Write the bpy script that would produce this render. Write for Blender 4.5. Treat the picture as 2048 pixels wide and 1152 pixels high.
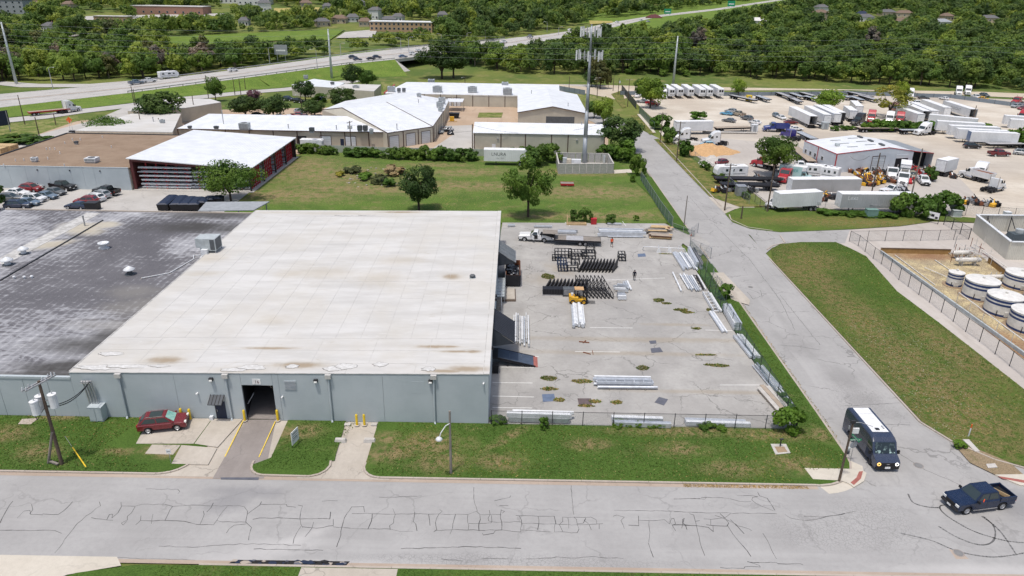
import bpy,bmesh,math,random
import numpy as np
from mathutils import Vector as Vc,Matrix
from math import cos,sin,atan2,pi as PI
ru=random.uniform
random.seed(7)
R=math.radians
scene=bpy.context.scene
for _o in list(bpy.data.objects):bpy.data.objects.remove(_o)
CAM_H=42.0;FPX=1420.0;PITCH=R(23.1);ROLL=R(1.0)
cam_data=bpy.data.cameras.new('camera');cam=bpy.data.objects.new('camera',cam_data)
scene.collection.objects.link(cam)
cam_data.sensor_width=36.0;cam_data.lens=FPX/2048*36.0
cam_data.clip_start=0.5;cam_data.clip_end=6000
CAM_M=Matrix.Rotation(PI/2-PITCH,3,'X')@Matrix.Rotation(ROLL,3,'Z')
cam.matrix_world=Matrix.Translation((0,0,CAM_H))@CAM_M.to_4x4()
scene.camera=cam
SUN_EL=R(74);SUN_AZ=R(212)
world=bpy.data.worlds.new('World');scene.world=world;world.use_nodes=True
_nt=world.node_tree;_bg=_nt.nodes['Background']
_sky=_nt.nodes.new('ShaderNodeTexSky');_sky.sky_type='NISHITA';_sky.sun_disc=False
_sky.sun_elevation=SUN_EL;_sky.sun_rotation=SUN_AZ
_sky.air_density=1.0;_sky.dust_density=3.5;_sky.ozone_density=0.6
_nt.links.new(_sky.outputs[0],_bg.inputs[0]);_bg.inputs[1].default_value=0.14
_sd=bpy.data.lights.new('sun','SUN');sun=bpy.data.objects.new('sun',_sd);scene.collection.objects.link(sun)
_sd.energy=2.7;_sd.angle=R(4.0);_sd.color=(1.0,0.95,0.88)
_dir=Vc((sin(SUN_AZ)*cos(SUN_EL),cos(SUN_AZ)*cos(SUN_EL),sin(SUN_EL)))
sun.rotation_euler=_dir.to_track_quat('Z','Y').to_euler()
vs=scene.view_settings;vs.view_transform='Standard';vs.look='None';vs.gamma=1.0;vs.use_curve_mapping=False
vs.exposure=0.06
scene.render.engine='CYCLES'
scene.render.resolution_x=1024;scene.render.resolution_y=576
def terrain(x,y):
 t=y-330.0-40.0*(x<-100)*min(1.0,(-100-x)/150.0)
 if t<=0:return 0.0
 z=0.066*t*t/(t+60.0)
 return min(z,60.0)
def ray(px,py):
 d=CAM_M@Vc(((px-1024)/FPX,-(py-576)/FPX,-1.0))
 return d
def g(px,py,z=None):
 d=ray(px,py)
 if z is not None:
  t=(z-CAM_H)/d.z
  return Vc((d.x*t,d.y*t,z))
 if d.z<-1e-4:
  t=-CAM_H/d.z
  if d.y*t<325:return Vc((d.x*t,d.y*t,0.0))
 t=300.0
 while t<2500:
  x,y,zz=d.x*t,d.y*t,CAM_H+d.z*t
  if zz<=terrain(x,y):return Vc((x,y,terrain(x,y)))
  t+=2.0
 return Vc((d.x*t,d.y*t,60))
def project(v):
 q=CAM_M.transposed()@(Vc(v)-Vc((0,0,CAM_H)))
 if q.z>-0.1:return(-9999,-9999)
 return(1024+FPX*q.x/-q.z,576-FPX*q.y/-q.z)
def px_per_m(v):
 q=CAM_M.transposed()@(Vc(v)-Vc((0,0,CAM_H)))
 return FPX/max(-q.z,1)
def xy(px,py,z=0.0):
 v=g(px,py,z);return(v.x,v.y)
def xyl(pts,z=0.0):return[xy(a,b,z)for a,b in pts]
def heading(p,q):return atan2(q[1]-p[1],q[0]-p[0])
COL=scene.collection
class MB:
 def __init__(s):s.v=[];s.f=[]
 def add(s,vs,fs):
  o=len(s.v);s.v+=[tuple(a)for a in vs];s.f+=[tuple(i+o for i in f)for f in fs];return s
 def quad(s,a,b,c,d):return s.add([a,b,c,d],[(0,1,2,3)])
 def ngon(s,pts):return s.add(pts,[tuple(range(len(pts)))])
 def hexa(s,b,t):
  return s.add(list(b)+list(t),[(3,2,1,0),(4,5,6,7),(0,1,5,4),(1,2,6,5),(2,3,7,6),(3,0,4,7)])
 def bx(s,x0,x1,y0,y1,z0,z1):
  return s.hexa([(x0,y0,z0),(x1,y0,z0),(x1,y1,z0),(x0,y1,z0)],[(x0,y0,z1),(x1,y0,z1),(x1,y1,z1),(x0,y1,z1)])
 def box(s,c,d,rz=0,rx=0,ry=0):
  hx,hy,hz=d[0]/2,d[1]/2,d[2]/2
  m=Matrix.Rotation(rz,3,'Z')@Matrix.Rotation(ry,3,'Y')@Matrix.Rotation(rx,3,'X')
  P=[Vc(c)+m@Vc(p)for p in[(-hx,-hy,-hz),(hx,-hy,-hz),(hx,hy,-hz),(-hx,hy,-hz),(-hx,-hy,hz),(hx,-hy,hz),(hx,hy,hz),(-hx,hy,hz)]]
  return s.hexa(P[:4],P[4:])
 def beam(s,p,q,w,h=None):
  p=Vc(p);q=Vc(q);d=(q-p);L=d.length
  if L<1e-6:return s
  d/=L;h=h or w
  up=Vc((0,0,1))if abs(d.z)<.95 else Vc((0,1,0))
  a=d.cross(up).normalized()*w/2;b=a.cross(d).normalized()*h/2
  c=[-a-b,a-b,a+b,-a+b]
  return s.add([p+k for k in c]+[q+k for k in c],[(0,1,2,3),(7,6,5,4),(0,4,5,1),(1,5,6,2),(2,6,7,3),(3,7,4,0)])
 def cyl(s,p,q,r0,r1=None,n=10,caps=True):
  p=Vc(p);q=Vc(q);d=(q-p)
  if d.length<1e-6:return s
  d.normalize();r1=r0 if r1 is None else r1
  a=d.orthogonal().normalized();b=d.cross(a)
  ring=[a*cos(2*PI*i/n)+b*sin(2*PI*i/n)for i in range(n)]
  f=[(i,(i+1)%n,n+(i+1)%n,n+i)for i in range(n)]
  if caps:f+=[tuple(range(n))[::-1],tuple(range(n,2*n))]
  return s.add([p+k*r0 for k in ring]+[q+k*r1 for k in ring],f)
 def tube(s,pts,r,n=6):
  for a,b in zip(pts,pts[1:]):s.cyl(a,b,r,r,n)
  return s
 def lathe(s,prof,c=(0,0,0),n=16,axis='Z'):
  vs=[];fs=[];m=len(prof)
  for i in range(n):
   ca,sa=cos(2*PI*i/n),sin(2*PI*i/n)
   for r,h in prof:
    p=(r*ca,r*sa,h)if axis=='Z' else((r*ca,h,r*sa)if axis=='Y' else(h,r*ca,r*sa))
    vs.append((c[0]+p[0],c[1]+p[1],c[2]+p[2]))
  for i in range(n):
   j=(i+1)%n
   for k in range(m-1):fs.append((i*m+k,j*m+k,j*m+k+1,i*m+k+1))
  return s.add(vs,fs)
 def prism(s,poly,z0,z1,zt=None):
  n=len(poly)
  zb=z0 if isinstance(z0,(list,tuple))else[z0]*n
  zt=z1 if isinstance(z1,(list,tuple))else[z1]*n
  a=sum(poly[i][0]*poly[(i+1)%n][1]-poly[(i+1)%n][0]*poly[i][1]for i in range(n))
  idx=list(range(n))if a>0 else list(range(n))[::-1]
  P=[poly[i]for i in idx];zb=[zb[i]for i in idx];zt=[zt[i]for i in idx]
  vs=[(p[0],p[1],z)for p,z in zip(P,zb)]+[(p[0],p[1],z)for p,z in zip(P,zt)]
  return s.add(vs,[tuple(range(n))[::-1],tuple(range(n,2*n))]+[(i,(i+1)%n,n+(i+1)%n,n+i)for i in range(n)])
 def sheet(s,poly,z):
  n=len(poly)
  a=sum(poly[i][0]*poly[(i+1)%n][1]-poly[(i+1)%n][0]*poly[i][1]for i in range(n))
  P=poly if a>0 else poly[::-1]
  return s.ngon([(p[0],p[1],z)for p in P])
 def extrude_y(s,outline,w,inset=0.05,y0=0):
  n=len(outline)
  cx=sum(p[0]for p in outline)/n;cz=sum(p[1]for p in outline)/n
  ex=max(abs(p[0]-cx)for p in outline);ez=max(abs(p[1]-cz)for p in outline)
  k=(1-inset*1.2/ex,1-inset*1.2/ez)
  inn=[(cx+(p[0]-cx)*k[0],cz+(p[1]-cz)*k[1])for p in outline]
  rings=[(inn,-w/2),(outline,-w/2+inset),(outline,w/2-inset),(inn,w/2)]
  vs=[];fs=[]
  for o,y in rings:vs+=[(p[0],y+y0,p[1])for p in o]
  a=sum(outline[i][0]*outline[(i+1)%n][1]-outline[(i+1)%n][0]*outline[i][1]for i in range(n))
  for r in range(3):
   for i in range(n):
    j=(i+1)%n
    q=(r*n+i,r*n+j,(r+1)*n+j,(r+1)*n+i)
    fs.append(q if a<0 else q[::-1])
  e=tuple(range(n));l=tuple(range(3*n,4*n))
  fs+=[e,l[::-1]]if a>0 else[e[::-1],l]
  return s.add(vs,fs)
 def mesh(s,name,smooth=False):
  m=bpy.data.meshes.new(name);m.from_pydata(s.v,[],s.f);m.update()
  m.materials.append(None)
  if smooth:m.polygons.foreach_set('use_smooth',[True]*len(m.polygons))
  return m
 def put(s,name,mat,parent=None,smooth=False,loc=(0,0,0),rz=0):
  return ob(name,s.mesh(name,smooth),mat,parent,loc,rz)
def ob(name,mesh,mat,parent=None,loc=(0,0,0),rz=0,scale=None,rot=None):
 o=bpy.data.objects.new(name,mesh);COL.objects.link(o)
 if mesh is not None and mat is not None:
  o.material_slots[0].link='OBJECT';o.material_slots[0].material=M[mat]if isinstance(mat,str)else mat
 if parent is not None:o.parent=parent
 o.location=loc
 o.rotation_euler=rot if rot is not None else(0,0,rz)
 if scale is not None:o.scale=(scale,)*3 if not isinstance(scale,(tuple,list))else scale
 return o
def tag(o,label=None,cat=None,group=None,kind=None):
 if label:o['label']=label
 if cat:o['category']=cat
 if group:o['group']=group
 if kind:o['kind']=kind
 return o
def thing(name,label,cat,loc=(0,0,0),rz=0,group=None,scale=None):
 o=bpy.data.objects.new(name,None);COL.objects.link(o)
 o.location=(loc[0],loc[1],loc[2]if len(loc)>2 else 0.0);o.rotation_euler=(0,0,rz)
 o.empty_display_size=0.2
 if scale is not None:o.scale=(scale,)*3 if not isinstance(scale,(tuple,list))else scale
 return tag(o,label,cat,group)
def struct(name,mb,mat,parent=None):
 o=mb.put(name,mat,parent)
 if parent is None:o['kind']='structure'
 return o
M={}
class NT:
 def __init__(s,name):
  s.m=bpy.data.materials.new(name);s.m.use_nodes=True;s.t=s.m.node_tree
  s.b=s.t.nodes['Principled BSDF'];M[name]=s.m;s._pos=None;s._obj=None
 def n(s,typ,**kw):
  x=s.t.nodes.new(typ)
  for k,v in kw.items():setattr(x,k,v)
  return x
 def l(s,a,b):s.t.links.new(a,b)
 def pos(s):
  if s._pos is None:s._pos=s.n('ShaderNodeNewGeometry').outputs['Position']
  return s._pos
 def objc(s):
  if s._obj is None:s._obj=s.n('ShaderNodeTexCoord').outputs['Object']
  return s._obj
 def scaled(s,v,sc,rot=0):
  m=s.n('ShaderNodeMapping');s.l(v,m.inputs[0]);m.inputs['Scale'].default_value=sc;m.inputs['Rotation'].default_value=(0,0,rot);return m.outputs[0]
 def noise(s,v,scale,detail=4,rough=.55,dist=0):
  x=s.n('ShaderNodeTexNoise');s.l(v,x.inputs['Vector']);x.inputs['Scale'].default_value=scale
  x.inputs['Detail'].default_value=detail;x.inputs['Roughness'].default_value=rough;x.inputs['Distortion'].default_value=dist
  return x.outputs[0]
 def voro(s,v,scale,feature='F1',out=0,rnd=1):
  x=s.n('ShaderNodeTexVoronoi',feature=feature);s.l(v,x.inputs['Vector']);x.inputs['Scale'].default_value=scale
  x.inputs['Randomness'].default_value=rnd
  return x.outputs[out]
 def ramp(s,v,lo,hi,a=0.0,b=1.0):
  x=s.n('ShaderNodeMapRange');s.l(v,x.inputs[0]);x.interpolation_type='SMOOTHSTEP'
  for i,k in enumerate((lo,hi,a,b)):x.inputs[i+1].default_value=k
  return x.outputs[0]
 def math(s,op,a,b=0.0):
  x=s.n('ShaderNodeMath',operation=op)
  for i,k in enumerate((a,b)):
   if isinstance(k,(int,float)):x.inputs[i].default_value=k
   else:s.l(k,x.inputs[i])
  return x.outputs[0]
 def mix(s,fac,a,b):
  x=s.n('ShaderNodeMix',data_type='RGBA')
  for i,k in((0,fac),(6,a),(7,b)):
   if isinstance(k,(int,float)):x.inputs[i].default_value=k
   elif isinstance(k,(tuple,list)):x.inputs[i].default_value=(*k[:3],1)
   else:s.l(k,x.inputs[i])
  return x.outputs[2]
 def blobs(s,spots,soft=.35,wob=.5,wscale=.5):
  w=s.n('ShaderNodeTexNoise');s.l(s.pos(),w.inputs['Vector']);w.inputs['Scale'].default_value=wscale;w.inputs['Detail'].default_value=4
  tot=None
  for(x,y,rx,ry,an)in spots:
   m=s.n('ShaderNodeMapping',vector_type='TEXTURE');s.l(s.pos(),m.inputs[0])
   m.inputs['Location'].default_value=(x,y,0);m.inputs['Rotation'].default_value=(0,0,an);m.inputs['Scale'].default_value=(rx,ry,1e4)
   ln=s.n('ShaderNodeVectorMath',operation='LENGTH');s.l(m.outputs[0],ln.inputs[0])
   d=s.math('ADD',ln.outputs['Value'],s.math('MULTIPLY',s.math('SUBTRACT',w.outputs[0],.5),wob*2.5))
   k=s.ramp(d,1.0-soft,1.0+soft,1,0)
   tot=k if tot is None else s.math('MAXIMUM',tot,k)
  return tot
 def out(s,col,rough=.85,metal=0,spec=.3,bump=None,bstr=.3,bdist=.02):
  if isinstance(col,(tuple,list)):s.b.inputs['Base Color'].default_value=(*col[:3],1)
  else:s.l(col,s.b.inputs['Base Color'])
  if isinstance(rough,(int,float)):s.b.inputs['Roughness'].default_value=rough
  else:s.l(rough,s.b.inputs['Roughness'])
  s.b.inputs['Metallic'].default_value=metal;s.b.inputs['Specular IOR Level'].default_value=spec
  if bump is not None:
   x=s.n('ShaderNodeBump');x.inputs['Strength'].default_value=bstr;x.inputs['Distance'].default_value=bdist
   s.l(bump,x.inputs['Height']);s.l(x.outputs[0],s.b.inputs['Normal'])
  return s.m
def simple(name,col,rough=.8,metal=0,spec=.3,var=.12,scale=1.5,bump=0,dirt=None):
 t=NT(name);c=col
 n1=t.noise(t.pos(),scale,5,.6);n2=t.noise(t.pos(),scale*9,3,.6)
 dk=tuple(k*(1-var*1.6)for k in col);lt=tuple(min(1,k*(1+var))for k in col)
 c=t.mix(t.ramp(t.math('ADD',t.math('MULTIPLY',n1,.7),t.math('MULTIPLY',n2,.3)),.3,.7),dk,lt)
 if dirt:
  c=t.mix(t.ramp(t.noise(t.scaled(t.pos(),(1,1,.25)),scale*2.2,6,.7),.55,.8,0,dirt[3]if len(dirt)>3 else .6),c,dirt[:3])
 return t.out(c,rough,metal,spec,n2 if bump else None,bump,.02)
for nm,col,ro,me in[('white_paint',(.72,.73,.74),.5,0),('white_metal',(.66,.68,.70),.45,0),('trailer_white',(.74,.75,.76),.5,0),('black_metal',(.018,.018,.022),.55,0),('dark_steel',(.045,.045,.05),.5,.3),('steel',(.42,.43,.45),.45,.6),('galvanised',(.60,.63,.67),.42,.45),('alu',(.62,.64,.66),.4,.5),('red_paint',(.42,.03,.035),.5,0),('red_steel',(.46,.03,.04),.55,0),('rust',(.19,.075,.04),.9,0),('yellow_paint',(.72,.50,.03),.5,0),('yellow_machine',(.66,.37,.03),.5,0),('tyre',(.018,.018,.02),.9,0),('rim',(.45,.46,.48),.35,.6),('rim_dark',(.07,.07,.075),.5,.4),('chrome',(.6,.6,.62),.25,.8),('plastic_black',(.02,.02,.022),.6,0),('lamp_white',(.75,.75,.72),.2,0),('lamp_red',(.35,.02,.02),.3,0),('lamp_orange',(.8,.32,.03),.3,0),('wood_pole',(.115,.085,.065),.9,0),('wood_grey',(.24,.215,.19),.9,0),('wood_new',(.50,.36,.20),.85,0),('orange',(.75,.14,.03),.6,0),('maroon_trim',(.115,.035,.035),.6,0),('brown_trim',(.085,.05,.04),.6,0),('concrete_light',(.47,.45,.42),.9,0),('tan_wall',(.55,.50,.41),.85,0),('navy',(.02,.03,.06),.5,0),('blue_stripe',(.03,.055,.15),.5,0),('tank_white',(.66,.65,.62),.5,0),('pipe_white',(.62,.60,.56),.6,0),('containment_tan',(.36,.22,.085),.85,0),('sign_green',(.02,.25,.12),.5,0),('sign_white',(.75,.76,.76),.5,0),('green_box',(.16,.27,.24),.6,0),('brick_far',(.33,.19,.14),.9,0),('roof_shingle',(.13,.13,.135),.9,0),('roof_brown',(.18,.13,.10),.9,0),('siding_white',(.62,.62,.60),.8,0),('siding_tan',(.46,.39,.30),.8,0),('siding_grey',(.30,.32,.34),.8,0),('skin',(.33,.19,.13),.6,0),('shirt_orange',(.75,.10,.03),.8,0),('cloth_black',(.012,.012,.015),.9,0),('cloth_navy',(.014,.018,.03),.9,0),('hair_dark',(.01,.008,.007),.9,0),('hvac',(.47,.51,.52),.5,.2),('hvac_dark',(.11,.12,.13),.6,.2),('rail_grey',(.42,.42,.43),.6,.2),('ramp_steel',(.085,.11,.155),.5,.3),('awning_dark',(.05,.058,.07),.5,.2),('awning_grey',(.115,.135,.155),.45,.3),('bark',(.07,.052,.04),.95,0),('bark_pale',(.22,.18,.14),.95,0),('mud',(.30,.22,.145),.95,0),('sand_orange',(.52,.33,.17),.95,0),('sand_grey',(.50,.48,.45),.95,0),('plate_blue',(.13,.17,.25),.55,.1),('plate_brown',(.13,.10,.10),.7,.1),('plate_grey',(.12,.125,.15),.55,.1),('rock_pale',(.36,.33,.28),.9,0),('teal',(.06,.28,.27),.6,0),('asphalt_black',(.02,.02,.021),.85,0),('tar',(.05,.05,.05),.6,0),('brick_red_pad',(.33,.12,.10),.85,0),('rubber_mark',(.20,.20,.20),.9,0),('paint_line',(.68,.68,.66),.7,0),('paint_yellow',(.72,.53,.08),.7,0),('wire',(.03,.03,.032),.6,0),('wire_pale',(.36,.38,.40),.5,.3),('wood_plank',(.36,.30,.24),.9,0),('insulator',(.55,.57,.60),.3,0),('dirt_pile',(.36,.28,.2),.95,0)]:
 simple(nm,col,ro,me)
for nm,col in[('car_white',(.72,.73,.74)),('car_silver',(.33,.35,.37)),('car_grey',(.11,.12,.13)),('car_black',(.012,.012,.014)),('car_red',(.24,.02,.025)),('car_maroon',(.15,.008,.016)),('car_blue',(.05,.11,.24)),('car_navy',(.012,.022,.055)),('car_skyblue',(.08,.30,.48)),('car_steelblue',(.13,.18,.24)),('truck_red',(.38,.018,.03)),('truck_blue',(.025,.045,.22)),('truck_purple',(.04,.03,.20)),('car_tan',(.33,.28,.21)),('truck_teal',(.35,.55,.55)),('van_blue',(.028,.04,.075)),('pickup_blue',(.010,.024,.065)),('car_cyan',(.25,.45,.55)),('cab_brown',(.16,.07,.045))]:
 t=NT(nm);n=t.noise(t.objc(),3.0,4);n2=t.noise(t.objc(),14.0,3)
 t.out(t.mix(t.ramp(n,.45,.75,0,.35),col,tuple(k*.75+.05 for k in col)),t.ramp(n2,.3,.7,.22,.38),0,.5)
 t.b.inputs['Coat Weight'].default_value=.5;t.b.inputs['Coat Roughness'].default_value=.08
t=NT('glass');t.out((.028,.042,.044),.05,0,.8)
t=NT('windscreen');n=t.noise(t.objc(),6,3);t.out(t.mix(t.ramp(n,.5,.62),(.02,.035,.035),(.22,.33,.31)),.06,0,.6)
t=NT('sunshade');n=t.noise(t.objc(),3,2);t.out(t.mix(t.ramp(n,.35,.6),(.16,.40,.36),(.30,.52,.46)),.25,0,.5)
t=NT('house_window');t.out((.03,.04,.05),.08,0,.6)
for nm,colr,st in(('headlight_on',(1,.97,.9),1.6),('headlight_amber',(1,.55,.15),1.6)):
 t=NT(nm);t.out(colr,.2);t.b.inputs['Emission Color'].default_value=(*colr,1);t.b.inputs['Emission Strength'].default_value=st
def chainlink(name,col,step=.055,wire=.16):
 t=NT(name);c=t.objc()
 sx=t.n('ShaderNodeSeparateXYZ');t.l(c,sx.inputs[0])
 k=PI*2/step/2
 a=t.math('ABSOLUTE',t.math('SINE',t.math('MULTIPLY',t.math('ADD',sx.outputs[0],sx.outputs[2]),k/2)))
 b=t.math('ABSOLUTE',t.math('SINE',t.math('MULTIPLY',t.math('SUBTRACT',sx.outputs[0],sx.outputs[2]),k/2)))
 f=t.math('LESS_THAN',t.math('MINIMUM',a,b),wire)
 t.out(col,.55,.2)
 t.l(f,t.b.inputs['Alpha'])
chainlink('chainlink_green',(.06,.14,.12),wire=.30)
chainlink('chainlink_grey',(.30,.31,.32),wire=.17)
chainlink('chainlink_screen',(.10,.14,.19),wire=.55)
def ribbed(name,col,pitch=.3,rough=.45,metal=.1,axis=0,dirt=(.30,.25,.2,.3),var=.07):
 t=NT(name);c=t.objc();sx=t.n('ShaderNodeSeparateXYZ');t.l(c,sx.inputs[0])
 h=t.math('POWER',t.math('ABSOLUTE',t.math('SINE',t.math('MULTIPLY',sx.outputs[axis],PI/pitch))),6)
 n=t.noise(t.pos(),.35,5,.6);n2=t.noise(t.scaled(t.pos(),(1,1,.2)),1.2,5,.7)
 cc=t.mix(t.ramp(n,.3,.7),tuple(k*(1-var)for k in col),tuple(min(1,k*(1+var))for k in col))
 cc=t.mix(t.ramp(n2,.52,.85,0,dirt[3]),cc,dirt[:3])
 t.out(cc,rough,metal,.4,h,.8,.04)
ribbed('roof_white',(.74,.76,.78),.6,.4,.1,0,(.45,.42,.38,.30))
ribbed('roof_white_y',(.74,.76,.78),.6,.4,.1,1,(.45,.42,.38,.30))
ribbed('wall_beige',(.52,.49,.41),.3);ribbed('wall_beige_y',(.52,.49,.41),.3,axis=1)
ribbed('wall_tan_far',(.47,.42,.34),.3);ribbed('wall_white_rib',(.62,.66,.71),.3,dirt=(.4,.38,.36,.35));ribbed('wall_white_rib_y',(.62,.66,.71),.3,axis=1)
ribbed('roof_grey',(.27,.29,.31),.6);ribbed('trailer_rib',(.70,.715,.73),.5,dirt=(.44,.41,.38,.3));ribbed('trailer_rib_dirty',(.40,.41,.42),.45,dirt=(.16,.14,.12,.7));ribbed('trailer_slats',(.40,.40,.40),.25,axis=2,dirt=(.2,.18,.15,.4))
ribbed('screen_wall',(.56,.545,.48),.35);ribbed('screen_wall_y',(.56,.545,.48),.35,axis=1);ribbed('metal_door',(.60,.63,.66),.3,axis=2,dirt=(.4,.36,.3,.25));ribbed('fence_dark',(.055,.065,.075),.2,axis=0);ribbed('fence_green_metal',(.16,.23,.17),.25,axis=0)
ribbed('awning_rib',(.03,.035,.05),.22,.6,0.0,axis=1,dirt=(.1,.1,.1,.2));ribbed('awning_rib_grey',(.10,.125,.14),.35,.5,.15,axis=1)
t=NT('wall_blue_grey');n=t.noise(t.pos(),.3,5,.6);n2=t.noise(t.scaled(t.pos(),(1.6,1.6,.18)),1.5,6,.7);n3=t.noise(t.scaled(t.pos(),(.4,.4,6)),2.0,3,.6);n4=t.noise(t.pos(),22,3)
c=t.mix(t.ramp(n,.3,.7),(.395,.445,.47),(.445,.495,.52));c=t.mix(t.ramp(n2,.56,.85,0,.45),c,(.30,.35,.375));c=t.mix(t.ramp(n3,.5,.75,0,.22),c,(.50,.56,.59))
t.out(c,.7,0,.3,n4,.25,.02)
t=NT('roof_membrane');p=t.pos()
n=t.noise(t.scaled(p,(.25,1,1)),.5,6,.62);n2=t.noise(p,.12,4,.6);n3=t.noise(t.scaled(p,(.35,1.4,1)),1.6,6,.7,.6);n4=t.noise(p,9,4,.65);oi=t.n('ShaderNodeObjectInfo').outputs['Random']
c=t.mix(t.ramp(n,.3,.7),(.47,.463,.445),(.57,.565,.55));c=t.mix(t.ramp(n2,.4,.7,0,.55),c,(.49,.465,.415));c=t.mix(t.ramp(n3,.56,.76,0,.55),c,(.64,.635,.62));c=t.mix(t.ramp(t.noise(t.scaled(p,(.3,1,1)),.9,5,.7,1.0),.57,.78,0,.42),c,(.35,.31,.24))
c=t.mix(t.ramp(n4,.62,.8,0,.25),c,(.36,.34,.31));c=t.mix(t.math('MULTIPLY',oi,.10),c,(.44,.44,.44))
ST=[(px,py,rx,ry,k)for px,py,rx,ry,k in[(903,553,.9,.8,1),(540,696,2.2,.22,1),(870,693,1.6,.3,.9),(915,703,1.5,.2,1),(945,703,.7,.25,1),(900,693,.8,.2,.7),(600,730,2.0,.5,.6),(890,742,1.5,.3,.7),(935,738,1.8,.5,.6),(470,740,2.0,.4,.5),(760,555,2,1.6,.35),(800,520,2,1,.3),(640,545,2.5,1.2,.35),(590,545,1.5,.7,.5),(690,425,4.5,.5,.5),(640,424,3,.5,.5),(560,422,3,.4,.4),(800,423,3.0,.4,.6),(550,640,1,.8,.2),(330,720,1.5,.6,.6),(420,515,1.5,.8,.5),(410,545,1.5,.5,.4)]]
def roofz(px):return 5.35+.62*min(1,max(0,(px-143)/836))
m=t.blobs([(*xy(a,b,roofz(a)),rx,ry,0)for a,b,rx,ry,k in ST if k>.55],.7,.45,1.3);c=t.mix(t.math('MULTIPLY',m,.75),c,(.22,.15,.085))
m=t.blobs([(*xy(a,b,roofz(a)),rx*1.5,ry*1.6,0)for a,b,rx,ry,k in ST],.9,.5,.9);c=t.mix(t.math('MULTIPLY',m,.32),c,(.38,.32,.22))
t.out(c,.75,0,.25,n4,.2,.02)
t=NT('roof_patch');n=t.noise(t.pos(),3,4);t.out(t.mix(t.ramp(n,.4,.7),(.50,.495,.48),(.62,.62,.61)),.7)
t=NT('roof_patch_rim');n=t.noise(t.pos(),4,4);t.out(t.mix(t.ramp(n,.4,.7),(.13,.125,.12),(.28,.26,.23)),.8)
t=NT('roof_seam');n=t.noise(t.pos(),1.4,4);t.out(t.mix(t.ramp(n,.4,.6),(.36,.355,.34),(.50,.495,.48)),.8)
t=NT('roof_bitumen');p=t.pos()
fl=t.noise(t.scaled(p,(.6,1.5,1)),.75,9,.76,.8);big=t.noise(p,.07,4,.6,.6);fine=t.noise(p,7,4,.7)
sx=t.n('ShaderNodeSeparateXYZ');t.l(p,sx.inputs[0])
lanes=t.math('POWER',t.math('ABSOLUTE',t.math('SINE',t.math('MULTIPLY',t.math('ADD',sx.outputs[0],t.math('MULTIPLY',t.noise(p,.35,4),1.3)),PI/.95))),.35)
wear=t.math('ADD',t.math('ADD',fl,t.math('MULTIPLY',t.math('SUBTRACT',big,.5),.75)),t.math('MULTIPLY',t.math('SUBTRACT',1.0,lanes),.16))
c=t.mix(t.ramp(fine,.3,.7),(.075,.073,.082),(.125,.122,.132));c=t.mix(t.ramp(big,.35,.7),c,(.14,.137,.147))
darkm=t.blobs([(*xy(255,490,4.6),9,9,0),(*xy(260,560,4.6),8,7,0),(*xy(200,560,4.6),10,10,0),(*xy(330,525,4.6),6,3.5,0),(*xy(300,460,4.6),7,5,0)],.8,.35,.25)
whitem=t.blobs([(*xy(90,690,4.6),9,6,0),(*xy(60,480,4.6),12,9,0),(*xy(370,430,4.6),10,6,0),(*xy(250,640,4.6),7,5,0),(*xy(370,500,4.6),5,5,0),(*xy(20,740,4.6),8,2.5,0)],.9,.3,.25)
w2=t.math('ADD',wear,t.math('SUBTRACT',t.math('MULTIPLY',whitem,.10),t.math('MULTIPLY',darkm,.12)))
c=t.mix(t.ramp(w2,.45,.64,0,.75),c,(.35,.355,.375));c=t.mix(t.ramp(w2,.64,.80,0,.7),c,(.50,.505,.52))
soot=t.blobs([(*xy(190,690,4.6),5.5,2.2,0),(*xy(130,735,4.6),5,1.4,0),(*xy(395,455,4.6),8,2.5,0),(*xy(430,430,4.6),9,2.2,0),(*xy(100,750,4.6),6,.8,0),(*xy(215,675,4.6),3,2,0)],.7,.5,.35)
c=t.mix(t.math('MULTIPLY',soot,.85),c,(.045,.042,.038))
buff=t.blobs([(*xy(165,457,4.6),4.2,2.4,-.5),(*xy(95,490,4.6),3.4,1.6,.5),(*xy(5,755,4.6),1.2,.5,0),(*xy(205,450,4.6),2.5,1.8,0)],.5,.35,.5);c=t.mix(t.math('MULTIPLY',buff,.8),c,(.45,.41,.32))
brown=t.blobs([(*xy(290,610,4.6),3,3,0),(*xy(255,615,4.6),3,2,0),(*xy(235,650,4.6),5,1.4,0),(*xy(270,585,4.6),3,2,0)],.9,.5,.5);c=t.mix(t.math('MULTIPLY',brown,.55),c,(.23,.22,.20))
t.out(c,.75,0,.3,fl,.35,.03)
t=NT('roof_gravel_brown');p=t.pos();n=t.noise(p,.25,5,.6);n2=t.noise(p,14,3,.7);n3=t.noise(t.scaled(p,(.5,1.6,1)),.8,6,.7)
c=t.mix(t.ramp(n,.3,.7),(.21,.15,.105),(.27,.20,.145));c=t.mix(t.ramp(n2,.4,.75,0,.6),c,(.32,.25,.19));c=t.mix(t.ramp(n3,.62,.72,0,.7),c,(.10,.08,.07));c=t.mix(t.ramp(t.noise(t.scaled(p,(.3,1,1)),.3,4),.5,.8,0,.3),c,(.34,.28,.21))
t.out(c,.95,0,.1,n2,.5,.03)
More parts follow.
